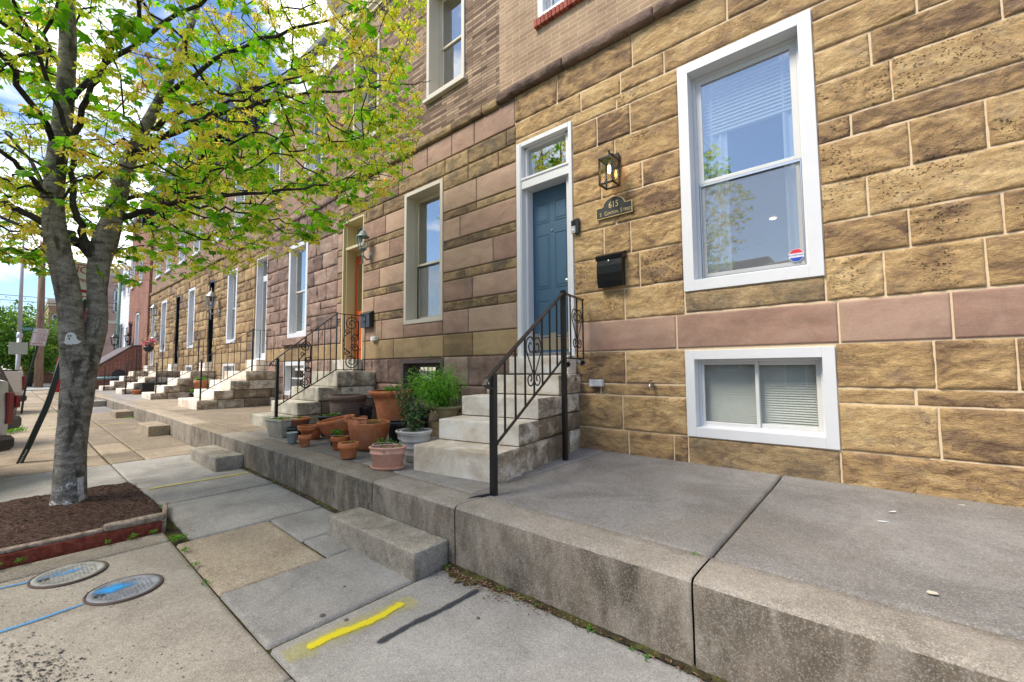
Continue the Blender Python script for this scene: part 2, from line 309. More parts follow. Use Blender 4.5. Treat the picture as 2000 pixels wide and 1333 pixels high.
def spray(name, col, soft=.5, dens=1.0):
    """sprayed paint: coverage falls off from the middle line (tone = 1) to the edge (tone = 0), broken by grain"""
    m, n, l, b = new(name); b.inputs['Base Color'].default_value = tuple(col)+(1,); b.inputs['Roughness'].default_value = .7
    a = n.new('ShaderNodeAttribute'); a.attribute_name = 'tone'; t = n.new('ShaderNodeTexCoord'); z = n.new('ShaderNodeTexNoise'); z.inputs['Scale'].default_value = 130; z.inputs['Detail'].default_value = 6; z.inputs['Roughness'].default_value = .7
    z2 = n.new('ShaderNodeTexNoise'); z2.inputs['Scale'].default_value = 9; z2.inputs['Detail'].default_value = 3
    l.new(t.outputs['Object'], z.inputs['Vector']); l.new(t.outputs['Object'], z2.inputs['Vector'])
    s1 = n.new('ShaderNodeMath'); s1.operation = 'MULTIPLY_ADD'; s1.inputs[1].default_value = .9; l.new(z2.outputs['Fac'], s1.inputs[0]); l.new(a.outputs['Fac'], s1.inputs[2])
    s2 = n.new('ShaderNodeMath'); s2.operation = 'MULTIPLY_ADD'; s2.inputs[1].default_value = soft; l.new(z.outputs['Fac'], s2.inputs[0]); l.new(s1.outputs[0], s2.inputs[2])
    mr = n.new('ShaderNodeMapRange'); mr.inputs['From Min'].default_value = .62+.5*soft; mr.inputs['From Max'].default_value = 1.0+.5*soft; mr.inputs['To Max'].default_value = dens; l.new(s2.outputs[0], mr.inputs[0]); l.new(mr.outputs[0], b.inputs['Alpha'])
    return m
M = {}
SAND = [(.16, .10, .062), (.32, .205, .10), (.455, .30, .137), (.56, .40, .20)]
SK_ = dict(stain=(.22, .15, .11, .5), stain_s=3.4, stain_str=(1, 1, 1.6), stain_r=(.53, .66), fine=.2, stain2=(.15, .10, .07, .25), cracks=(3.6, .013, .85))
M['sand'] = stone('golden_sandstone', SAND, (.30, .42, .55, .72), 3.6, (1, 1, 2.0), .26, .022, 13, **SK_)
M['sandpit'] = stone('pitted_sandstone', SAND, (.30, .42, .55, .72), 3.6, (1, 1, 1.6), .26, .02, 13, pits=.5, **SK_)
M['sand2'] = stone('weathered_sandstone', [(.08, .06, .045), (.20, .135, .075), (.33, .23, .12), (.45, .33, .18)], (.25, .4, .55, .8), 4, (1, 1, 2.2), .25, .012, 18, stain=(.09, .075, .062, .8), stain_s=2, stain_r=(.5, .64))
M['sandsmooth'] = stone('tan_dressed_stone', [(.23, .15, .075), (.34, .235, .12), (.42, .30, .16)], (.3, .5, .7), 1.6, (1, 1, 3), .4, .002, 40, fine=.1, stain=(.17, .12, .08, .6), stain_s=1.5)
M['purple'] = stone('mauve_dressed_stone', [(.27, .17, .125), (.37, .24, .175), (.44, .31, .22)], (.3, .5, .7), 1.4, (1, 1, 3), .45, .002, 50, fine=.1, stain=(.16, .11, .09, .5), stain_s=1.3, stain2=(.40, .28, .2, .5))
M['belt'] = stone('red_brown_belt_stone', [(.24, .145, .108), (.325, .20, .145), (.395, .26, .19)], (.3, .5, .7), 1.4, (1, 1, 3), .4, .002, 50, fine=.1, stain=(.19, .12, .095, .5), stain_s=1.3, stain2=(.42, .30, .22, .4))
M['redrock'] = stone('mauve_rock_stone', [(.12, .08, .066), (.235, .155, .12), (.33, .225, .175), (.40, .30, .23)], (.25, .42, .6, .8), 3, (1, 1, 1.6), .35, .012, 17, stain=(.12, .1, .088, .7), stain_s=1.6)
M['yellowrock'] = stone('yellow_rock_stone', [(.10, .068, .042), (.24, .158, .08), (.39, .265, .13), (.50, .36, .19)], (.25, .4, .58, .8), 3, (1, 1, 1.8), .3, .014, 15, stain=(.15, .105, .07, .6), stain_s=1.6)
M['ledge'] = stone('dark_ledge_stone', [(.07, .05, .042), (.17, .115, .09), (.27, .185, .14)], (.3, .5, .7), 4, (1, 1, 3), .3, .012, 18)
M['mortar'] = flat('cream_mortar', (.66, .52, .34), .95, noise=.2, scale=30, bump=.003, bscale=60)
M['mortar_dark'] = flat('dark_mortar', (.17, .125, .09), .95, noise=.3, scale=20, bump=.003)
M['mortar_tan'] = flat('tan_mortar', (.33, .26, .17), .95, noise=.25, scale=20, bump=.003)
M['bricktan'] = brick('tan_brick', (.33, .215, .135), (.42, .29, .185), (.56, .45, .31), .30, .071, .0065, blotch=.6)
M['brickbrown'] = brick('brown_long_brick', (.12, .075, .052), (.44, .31, .205), (.10, .07, .052), .34, .056, .005, off=.38, blotch=.5)
M['brickpink'] = brick('buff_brick', (.30, .19, .135), (.36, .24, .165), (.20, .145, .105), .30, .07, .005, blotch=.35)
M['brickred'] = brick('red_brick', (.25, .105, .075), (.33, .15, .105), (.36, .26, .2), .215, .072, .007, blotch=.5, axis='both')
M['brickrose'] = brick('rose_painted_brick', (.46, .30, .235), (.56, .38, .30), (.5, .36, .29), .215, .075, .006, axis='both')
M['formstone'] = brick('white_formstone', (.66, .68, .72), (.74, .76, .8), (.5, .52, .56), .5, .24, .01, axis='both', blotch=.2)
M['white'] = flat('white_trim_paint', (.66, .665, .67), .38, noise=.05, scale=6)
M['vinyl'] = flat('white_vinyl', (.62, .62, .60), .35, noise=.05, scale=6)
M['cream'] = flat('cream_trim_paint', (.58, .52, .42), .5, noise=.06, scale=4)
M['yellowcream'] = flat('yellow_cream_paint', (.56, .47, .27), .5, noise=.08, scale=4)
M['brownpaint'] = flat('brown_trim_paint', (.115, .08, .07), .5)
M['blue'] = flat('blue_door_paint', (.052, .112, .182), .42, noise=.08, scale=2, bump=.0006, bscale=200)
M['orange'] = flat('orange_door_paint', (.5, .10, .02), .45)
M['black'] = flat('black_painted_iron', (.012, .012, .013), .32, noise=.2, bump=.0006, bscale=180)
M['blackdoor'] = flat('black_door_paint', (.008, .008, .009), .3)
M['darkplastic'] = flat('black_plastic', (.018, .019, .021), .38)
M['steel'] = flat('brushed_steel', (.55, .56, .57), .3, 1)
M['dark'] = flat('dark_interior', (.05, .052, .055), .9)
M['room'] = flat('room_wall', (.22, .23, .24), .9)
M['curtain'] = flat('white_curtain', (.62, .66, .68), .8, noise=.05)
M['lace'] = flat('lace_curtain', (.5, .52, .55), .8, noise=.25, scale=12)
M['blind'] = flat('white_blind', (.62, .64, .60), .6)
M['glass'] = glass('window_glass', .30, (.9, .93, .95), wave=.0006); M['glasslow'] = glass('basement_glass', .07, (.97, .98, .97))
M['glassdark'] = glass('house_window_glass', .38, (.6, .63, .65), wave=.0012)
M['lampglass'] = glass('lamp_glass', .06, (.95, .95, .93))
M['concrete'] = stone('grey_concrete', [(.22, .21, .195), (.31, .296, .276), (.375, .36, .335)], (.3, .5, .7), 2.2, (1, 1, 1), .5, .0025, 110, speck=.5, fine=.14, cracks=(.55, .0016, .55), stain=(.165, .15, .135, .6), stain_s=.9, stain_r=(.5, .7))
M['concrete_top'] = stone('worn_concrete', [(.20, .175, .14), (.29, .255, .21), (.37, .33, .275)], (.3, .5, .7), 2.5, (1, 1, 1), .4, .003, 100, speck=.5, fine=.2, stain=(.25, .21, .165, .5), stain_s=1.2, stain_r=(.5, .7))
M['terrace'] = stone('terrace_concrete', [(.17, .158, .145), (.25, .235, .218), (.32, .30, .278)], (.3, .5, .7), 1.3, (1, 1, 1), .4, .003, 100, speck=.42, fine=.18, cracks=(.5, .0015, .5), stain=(.20, .17, .13, .5), stain_s=.9, stain2=(.14, .125, .11, .4))
M['terrace_face'] = stone('grimy_concrete', [(.115, .095, .07), (.20, .165, .125), (.29, .25, .195)], (.3, .5, .7), 2.5, (1, 1, .7), .35, .004, 90, speck=.4, fine=.25, stain=(.075, .066, .05, .85), stain_s=2.6, stain_str=(1, 1, .4), stain_r=(.46, .64), stain2=(.42, .38, .32, .42))
M['tanconc'] = stone('tan_aggregate', [(.21, .165, .11), (.31, .245, .165), (.39, .32, .23)], (.3, .5, .7), 2.5, (1, 1, 1), .5, .003, 110, speck=.6, fine=.3, stain=(.19, .155, .115, .5), stain_s=1.1)
M['marble'] = stone('white_marble_step', [(.56, .46, .34), (.76, .69, .58), (.84, .80, .73)], (.32, .5, .68), 2.6, (1, 1, 1.4), .4, .003, 45, fine=.07, stain=(.36, .29, .21, .55), stain_s=2.2, stain_r=(.5, .72))
M['marble_rock'] = stone('rough_marble', [(.24, .18, .12), (.50, .41, .30), (.74, .66, .54)], (.36, .50, .64), 4, (1, 1, 1.6), .5, .02, 16, fine=.2, cracks=(4, .02, .85), stain=(.17, .135, .10, .75), stain_s=4, stain_r=(.5, .62))  # brownish rock; dark lines and raised contrast paint crevice shade into the colour
M['marble_old'] = stone('mossy_marble', [(.22, .21, .17), (.42, .39, .32), (.55, .52, .45)], (.3, .5, .7), 3, (1, 1, .6), .4, .004, 40, fine=.15, stain=(.13, .14, .09, .6), stain_s=3.4, stain_str=(1, 1, .5))
M['moss'] = stone('mossy_soil', [(.03, .022, .014), (.06, .05, .02), (.085, .10, .02)], (.35, .5, .62), 8, (1, 1, 1), 0, .01, 60, fine=.4)
M['mulch'] = stone('brown_mulch', [(.03, .017, .012), (.085, .046, .033), (.20, .13, .095)], (.3, .5, .75), 44, (1, 1, 1), .5, .02, 60, fine=.5)
M['asphalt'] = stone('street_asphalt', [(.05, .05, .05), (.075, .073, .07), (.10, .098, .094)], (.3, .5, .7), 2, (1, 1, 1), .3, .003, 90, speck=.3)
M['redwood'] = stone('red_stained_timber', [(.11, .022, .014), (.2, .045, .028), (.27, .075, .05)], (.3, .5, .7), 5, (.4, 4, 4), .3, .003, 50, fine=.15)
M['oldwood'] = stone('grey_weathered_timber', [(.12, .085, .06), (.28, .22, .17), (.40, .34, .28)], (.3, .5, .7), 7, (.6, 3, 3), .3, .005, 50)
M['bark'] = stone('maple_bark', [(.09, .08, .065), (.24, .215, .18), (.37, .34, .295), (.50, .47, .42)], (.28, .43, .58, .74), 7, (1, 1, 2.4), .15, .032, 22, fine=.35, stain=(.04, .036, .027, .8), stain_s=3.2, stain_str=(1.6, 1.6, .6), stain_r=(.52, .60))
M['barkbase'] = stone('maple_bark_base', [(.07, .064, .055), (.17, .155, .135), (.26, .24, .21), (.36, .34, .31)], (.28, .43, .58, .74), 7, (1, 1, 1.6), .15, .02, 22, fine=.35, stain=(.70, .69, .67, .92), stain_s=3.0, stain_str=(1, 1, .7), stain_r=(.495, .515))
M['twig'] = flat('dark_twig', (.035, .028, .022), .9, noise=.3)
M['leaf'] = leafy('maple_leaf', [(.05, .17, .006), (.11, .33, .010), (.19, .46, .018), (.32, .56, .035)])
M['seed'] = leafy('maple_seed', [(.40, .56, .04), (.58, .62, .06), (.74, .64, .14), (.80, .56, .26), (.26, .08, .03)], .5, .6)
M['green1'] = leafy('fresh_foliage', [(.04, .14, .01), (.09, .27, .02), (.18, .42, .04)], .4)
M['green2'] = leafy('rose_foliage', [(.02, .055, .015), (.045, .12, .03), (.09, .17, .05), (.13, .05, .03)], .25)
M['green3'] = leafy('far_foliage', [(.04, .10, .012), (.09, .19, .022), (.19, .33, .04)], .4)
M['pink'] = leafy('pink_petal', [(.55, .04, .2), (.8, .12, .38), (.85, .3, .5)], .3)
M['terra'] = stone('terracotta', [(.42, .12, .045), (.56, .19, .075), (.64, .28, .145)], (.3, .5, .7), 5, (1, 1, 1), .5, .0015, 60, fine=.08, stain=(.42, .25, .17, .35), stain_s=5)
M['terrapink'] = stone('pale_pink_clay', [(.50, .24, .165), (.60, .32, .235), (.66, .39, .30)], (.3, .5, .7), 5, (1, 1, 1), .5, .001, 60, fine=.06)
M['brownpot'] = stone('brown_glazed_pot', [(.09, .058, .045), (.14, .095, .075), (.19, .13, .10)], (.3, .5, .7), 4, (1, 1, 2), .5, .002, 50, fine=.15, rough=.7)
M['whitepot'] = stone('white_grey_pot', [(.46, .44, .40), (.60, .58, .54), (.68, .67, .63)], (.3, .5, .7), 4, (1, 1, 1), .5, .001, 50, fine=.04, rough=.55)
M['lavpot'] = flat('lavender_pot', (.56, .52, .56), .5)
M['yellowpot'] = stone('yellow_stone_pot', [(.42, .33, .17), (.55, .45, .25), (.64, .56, .38)], (.3, .5, .7), 4, (1, 1, 1), .5, .001, 50, fine=.06, rough=.6)
M['blackpot'] = flat('black_nursery_pot', (.014, .015, .018), .4)
M['bluepot'] = flat('dark_blue_glazed_pot', (.01, .03, .06), .2)
M['greenpot'] = flat('dark_green_pot', (.012, .026, .016), .3)
M['greybucket'] = stone('galvanised_grey', [(.26, .30, .30), (.36, .40, .40), (.44, .46, .45)], (.3, .5, .7), 9, (1, 1, 1), .3, .001, 50, fine=.08, rough=.5)
M['trough'] = stone('ribbed_grey_trough', [(.30, .27, .22), (.42, .39, .33), (.5, .48, .42)], (.3, .5, .7), 5, (1, 1, .5), .4, .001, 50, fine=.1)
M['soil'] = stone('potting_soil', [(.02, .013, .009), (.045, .03, .02), (.10, .07, .05)], (.3, .5, .7), 30, (1, 1, 1), .2, .012, 70, fine=.4)

def _mesh():
    m, n, l, b = new('insect_screen'); b.inputs['Base Color'].default_value = (.30, .32, .34, 1); b.inputs['Alpha'].default_value = .18; b.inputs['Roughness'].default_value = .7; return m
M['mesh'] = _mesh()
M['fernleaf'] = leafy('fern_leaf', [(.09, .26, .02), (.17, .42, .04), (.30, .58, .08)], .45)

# ------------------------------------------------------------------ ground, sidewalk, terrace
def gz(x): return float(np.interp(-x, [3, 5.5, 10, 16, 20, 60], [0, .09, .16, .30, .34, .5]))
def tz(x): return float(np.interp(-x, [0, 3.7, 5.4, 8, 12, 20, 40], [.455, .475, .50, .51, .56, .60, .62]))
rnd = random.Random(7)
def sheet(mb, xs, ys, zf, mat=0, tone=.5, dz=0, amp=0):
    P = np.array([[(x, y, zf(x)+dz) for y in ys] for x in xs], float)
    if amp: P[..., 2] += amp*fbm(P*2.3, 5)
    mb.grid(P, mat, tone, flip=xs[0] < xs[-1])
    return P
b = MB(); sheet(b, [60, 3, -3, -5.5, -10, -16, -20, -60, -400], [-400, -60, -20, -6.2, 0, 2.4, 40, 400], gz, dz=-.16)
tag(b.build('ground', M['asphalt']), kind='structure')
b = MB(); sheet(b, list(np.linspace(6, -41, 60)), [-.62, 0, 1, 2.36], gz, dz=-.022); tag(b.build('sidewalk_bed', M['moss']), kind='structure')
# slabs of the sidewalk: (x0, x1, y0, y1, material, tone)
slabs = []
def S(x0, x1, y0, y1, m=0, t=None): slabs.append((x0, x1, y0, y1, m, rnd.random() if t is None else t))
S(-2.63, .8, 1.01, 2.30, 0, .55); S(.8, 4, 1.01, 2.30); S(-2.3, .8, -.45, 1.0, 0, .5); S(.8, 4, -.45, 1.0)
S(-3.48, -2.66, 1.01, 2.30, 0, .42); S(-3.945, -3.495, 1.77, 2.30, 0, .45); S(-4.65, -3.95, 1.76, 2.30, 0, .5)
S(-4.64, -3.48, 1.01, 1.75, 1, .85); S(-5.93, -4.665, 1.12, 2.30, 0, .45); S(-7.2, -5.965, 1.13, 2.30, 0, .4); S(-8.88, -7.2, 1.10, 2.30, 0, .5)
S(-4.74, -2.31, -.45, 1.0, 2, .8); S(-5.02, -4.75, -.45, 1.0, 2, .2)
S(-8.88, -7.22, -.45, 1.09, 0, .6)
x = -8.9
for wdt in (.95, 1.2, 1.9, 2.4, 2.2, 2.4, 2.0, 2.6, 2.2, 2.5, 2.4, 2.6, 2.5, 2.2): 
    S(x-wdt, x-.015, 1.52, 2.30, 1 if x > -15 else (0 if rnd.random() < .35 else 1)); S(x-wdt, x-.015, 1.10, 1.50, 1, rnd.random()); S(x-wdt*1.0, x-.015, -.45, 1.08, 1 if rnd.random() < .7 else 0); x -= wdt
b = MB()
for (x0, x1, y0, y1, m, t) in slabs:
    nx = max(2, int((x1-x0)/.25)); xs = np.concatenate([[x0-.0, x0+.012], np.linspace(x0+.04, x1-.04, nx), [x1-.012, x1]]); ys = np.concatenate([[y0, y0+.012], np.linspace(y0+.04, y1-.04, 5), [y1-.012, y1]])
    lift = (rnd.random()-.5)*.008; tx = (rnd.random()-.5)*.004
    P = np.array([[(xx, yy, gz(xx)+lift+tx*(yy-y0)) for yy in ys] for xx in xs])
    P[..., 2] += .004*fbm(P*1.7, 3); P[0, :, 2] -= .022; P[-1, :, 2] -= .022; P[:, 0, 2] -= .022; P[:, -1, 2] -= .022
    P[:, :, 0] += (.012*fbm(P*4, 8))*(np.arange(len(xs))[:, None] < 2)+(.012*fbm(P*4, 9))*(np.arange(len(xs))[:, None] > len(xs)-3)
    b.grid(P, m, t, flip=True)
tag(b.build('sidewalk', [M['concrete'], M['tanconc'], M['concrete_top']]), kind='structure')
# curb beside the street
b = MB(); xs = np.linspace(6, -41, 48)
P = np.array([[(xx, yy, gz(xx)+zz) for yy, zz in ((-.46, -.02), (-.46, .004), (-.61, .004), (-.63, -.02), (-.63, -.16))] for xx in xs]); b.grid(P, 0, .5, flip=True)
tag(b.build('curb', M['concrete_top']), kind='structure')
# cross street beyond the row
b = MB(); sheet(b, [-41, -45, -52], [-60, 0, 60], gz, dz=-.02, tone=.8); tag(b.build('side_street', M['concrete']), kind='structure')
b = MB(); sheet(b, [-52.2, -56, -60], [-60, 0, 60], gz, dz=.03, tone=.6); b.box(-52.2, -52, -60, 60, .2, gz(-52)+.03); tag(b.build('far_pavement', M['concrete_top']), kind='structure')

# raised terrace in front of the row: cast front wall in lengths, paving behind
TJ = [6, 3.2, 1.2, -.78, -2.57, -3.73, -5.40, -7.08, -8.2, -9.9, -12.4, -14, -16.2, -18.6, -21, -23.5, -26, -28.5, -31, -36, -40]
b = MB(); rr = random.Random(3)
for i in range(len(TJ)-1):
    x1, x0 = TJ[i]-.005, TJ[i+1]+.005; t = rr.random(); n = max(4, int((x1-x0)/.04)) if x0 > -10 else 12
    xs = np.concatenate([[x0, x0+.008], np.linspace(x0+.02, x1-.02, n), [x1-.008, x1]])
    prof = [(2.315, -.03, 1), (2.313, .15, 1), (2.311, .25, 1), (2.310, .33, 1), (2.310, .40, 1), (2.313, .425, 0), (2.322, .441, 0), (2.338, .448, 0), (2.45, .45, 0), (2.55, .45, 0), (2.63, .449, 0), (2.638, .44, 0), (2.64, .40, 0)]
    P = np.array([[(xx, yy, zz if zz < .2 else zz-.45+tz(xx)) for yy, zz, _ in prof] for xx in xs])
    P[0, :, 1] += .006; P[-1, :, 1] += .006; P[0, :, 2] -= .006; P[-1, :, 2] -= .006
    d = fbm(P*5, 11, 4)*.012+fbm(P*22, 12, 3)*.005; P[..., 1] += d; P[..., 2] += d*.4
    if x0 < -9: pass
    b.grid(P[:, :6], 0, t, flip=True); b.grid(P[:, 5:], 1 if x0 > -9.5 else (2 if rr.random() < .6 else 1), t, flip=True)
tag(b.build('terrace_wall', [M['terrace_face'], M['concrete_top'], M['tanconc']]), kind='structure')
b = MB(); sheet(b, list(np.linspace(6, -40, 40)), [2.6, 3.8, 5.4], tz, dz=-.03); tag(b.build('terrace_bed', M['moss']), kind='structure')
b = MB()
for i, (x1, x0, m, t) in enumerate([(6, 2.6, 0, .4), (2.59, -.775, 0, .3), (-.79, -2.70, 0, .4), (-2.715, -4.5, 0, .9), (-4.51, -8.1, 0, .2), (-8.11, -13.4, 1, .1), (-13.41, -18.6, 1, .7), (-18.61, -24, 0, .95), (-24.01, -31, 0, .8), (-31.01, -40, 0, .6)]):
    ys = [2.652, 2.664]+list(np.linspace(2.7, 5.02, 16)); n = max(4, int((x1-x0)/.15)); xs = np.concatenate([[x0, x0+.01], np.linspace(x0+.03, x1-.03, n), [x1-.01, x1]])
    P = np.array([[(xx, yy, tz(xx)-.004+.012*max(0, (yy-4.55))/.4) for yy in ys] for xx in xs]); P[..., 2] += .004*fbm(P*1.5, 4)
    P[0, :, 2] -= .022; P[-1, :, 2] -= .022; P[:, 0, 2] -= .018
    b.grid(P, m, t, flip=True)
tag(b.build('terrace_paving', [M['terrace'], M['tanconc']]), kind='structure')
# far end of the terrace
b = MB(); b.box(-40.2, -40, 2.3, 5.2, .2, tz(-40)+.0, 0, .5); tag(b.build('terrace_end_wall', M['terrace_face']), kind='structure')

# ------------------------------------------------------------------ walls of dressed and rock-faced blocks
def stone_block(mb, x0, x1, z0, z1, kind='rock', mat=0, tone=.5, seed=0, yf=5.0, res=.035, g=.0045, amp=1.0):
    x0 += g; x1 -= g; z0 += g; z1 -= g
    if x1-x0 < .03 or z1-z0 < .03: return
    if kind == 'smooth': res = max(res, .12)
    def lin(a, c):
        n = max(2, int((c-a)/res)); return np.concatenate([[a, a+.002, a+.010], np.linspace(a+.024, c-.024, n) if c-a > .06 else [(a+c)/2], [c-.010, c-.002, c]])
    X, Z = lin(x0, x1), lin(z0, z1); g2 = np.stack(np.meshgrid(X, Z, indexing='ij'), -1)
    e = np.minimum(np.minimum(g2[..., 0]-x0, x1-g2[..., 0]), np.minimum(g2[..., 1]-z0, z1-g2[..., 1]))
    P = np.zeros(g2.shape[:2]+(3,)); P[..., 0] = g2[..., 0]; P[..., 2] = g2[..., 1]
    q = P.copy(); q[..., 1] = seed*1.37
    if kind == 'rock':
        ee = np.clip(e/.026, 0, 1); ee = ee*(2-ee); hh = min(1, (z1-z0)/.3)
        n1 = fbm(q*np.array([2.6, 1, 4.5]), seed, 5, .55); n2 = np.abs(fbm(q*np.array([4.5, 1, 8]), seed+50, 4)); n3 = fbm(q*17, seed+9, 3)
        tw = q[..., 2]*(7+seed % 5)+q[..., 0]*((seed % 7)-3)*.7+7*fbm(q*np.array([1.8, 1, 2.6]), seed+70, 3); sw = tw-np.floor(tw); mk = np.clip(fbm(q*2.2, seed+90, 2)*3+.5, 0, 1)
        rel = ee*hh*amp*(.009+(.019+.018*(amp > 1))*n1+(.016+.012*(amp > 1))*(.25-n2)*2+.018*mk*sw**3)+ee*(.010*n3+.006*fbm(q*38, seed+5, 2))*amp+.006*np.clip(e/.01, 0, 1)
        q3 = fbm(q*6, seed+20, 3)[..., None]*.012*(1-np.clip(e/.05, 0, 1))[..., None]; P = P+q3*np.array([1, 0, 1])
    else:
        rel = .019*np.clip(e/.011, 0, 1)+.0025*fbm(q*3, seed, 3)
    P[..., 1] = yf-rel; P[0, :, 1] = P[-1, :, 1] = yf+.03; P[:, 0, 1] = P[:, -1, 1] = yf+.03
    mb.grid(P, mat, tone, flip=False)
def subtract(rects, holes):
    for (a0, a1, c0, c1) in holes:
        o = []
        for (x0, x1, z0, z1) in rects:
            if a1 <= x0+1e-6 or a0 >= x1-1e-6 or c1 <= z0+1e-6 or c0 >= z1-1e-6: o.append((x0, x1, z0, z1)); continue
            if a0 > x0: o.append((x0, a0, z0, z1))
            if a1 < x1: o.append((a1, x1, z0, z1))
            xx0, xx1 = max(x0, a0), min(x1, a1)
            if c0 > z0: o.append((xx0, xx1, z0, c0))
            if c1 < z1: o.append((xx0, xx1, c1, z1))
        rects = o
    return rects
def courses(mb, x0, x1, zs, joints, holes, kinds, rng, res=.035, yf=5.0, amp=1.0):
    """joints[i] lists the upright joints of course i; kinds[i] = (kind, material)"""
    for i in range(len(zs)-1):
        js = joints[i] if joints and joints[i] is not None else None
        if js is None:
            js = []; p = x0+rng.uniform(.15, .7)
            while p < x1-.12: js.append(p); p += rng.uniform(.42, .85) if zs[i+1]-zs[i] > .2 else rng.uniform(.35, .7)
        e = [x0]+[j for j in sorted(js) if x0 < j < x1]+[x1]
        for a, c in zip(e[:-1], e[1:]):
            for (p0, p1, q0, q1) in subtract([(a, c, zs[i], zs[i+1])], holes):
                k, mt = kinds[i] if not callable(kinds[i]) else kinds[i](rng)
                if k == 'rock' and amp > 1 and q1-q0 > .3 and rng.random() < .22:
                    zm = q0+(q1-q0)*rng.uniform(.38, .62); stone_block(mb, p0, p1, q0, zm, k, mt, rng.random(), rng.randrange(9999), yf, res, amp=amp); q0 = zm
                stone_block(mb, p0, p1, q0, q1, k, mt, rng.random(), rng.randrange(9999), yf, res, amp=amp)
def backing(mb, x0, x1, z0, z1, holes, y, mat, depth=.25, dx=None):
    """flat wall sheet with openings and their reveals"""
    for (a, c, p, q) in subtract([(x0, x1, z0, z1)], holes):
        mb.add([(a, y, p), (c, y, p), (c, y, q), (a, y, q)], [(0, 1, 2, 3)], mat)
    for (a, c, p, q) in holes:
        a, c, p, q = max(a, x0), min(c, x1), max(p, z0), min(q, z1)
        if c <= a or q <= p: continue
        mb.add([(a, y, p), (a, y, q), (a, y+depth, q), (a, y+depth, p)], [(0, 1, 2, 3)], mat); mb.add([(c, y, p), (c, y+depth, p), (c, y+depth, q), (c, y, q)], [(0, 1, 2, 3)], mat)
        mb.add([(a, y, q), (c, y, q), (c, y+depth, q), (a, y+depth, q)], [(0, 1, 2, 3)], mat); mb.add([(a, y, p), (a, y+depth, p), (c, y+depth, p), (c, y, p)], [(0, 1, 2, 3)], mat)
def frame_boxes(mb, x0, x1, z0, z1, y0, y1, t, mat=0, tb=None, ch=.003, tt=None):
    tb = t if tb is None else tb; tt = t if tt is None else tt
    mb.box(x0, x0+t, y0, y1, z0, z1, mat, ch=ch); mb.box(x1-t, x1, y0, y1, z0, z1, mat, ch=ch)
    mb.box(x0+t, x1-t, y0, y1, z1-tt, z1, mat, ch=ch); mb.box(x0+t, x1-t, y0, y1, z0, z0+tb, mat, ch=ch)
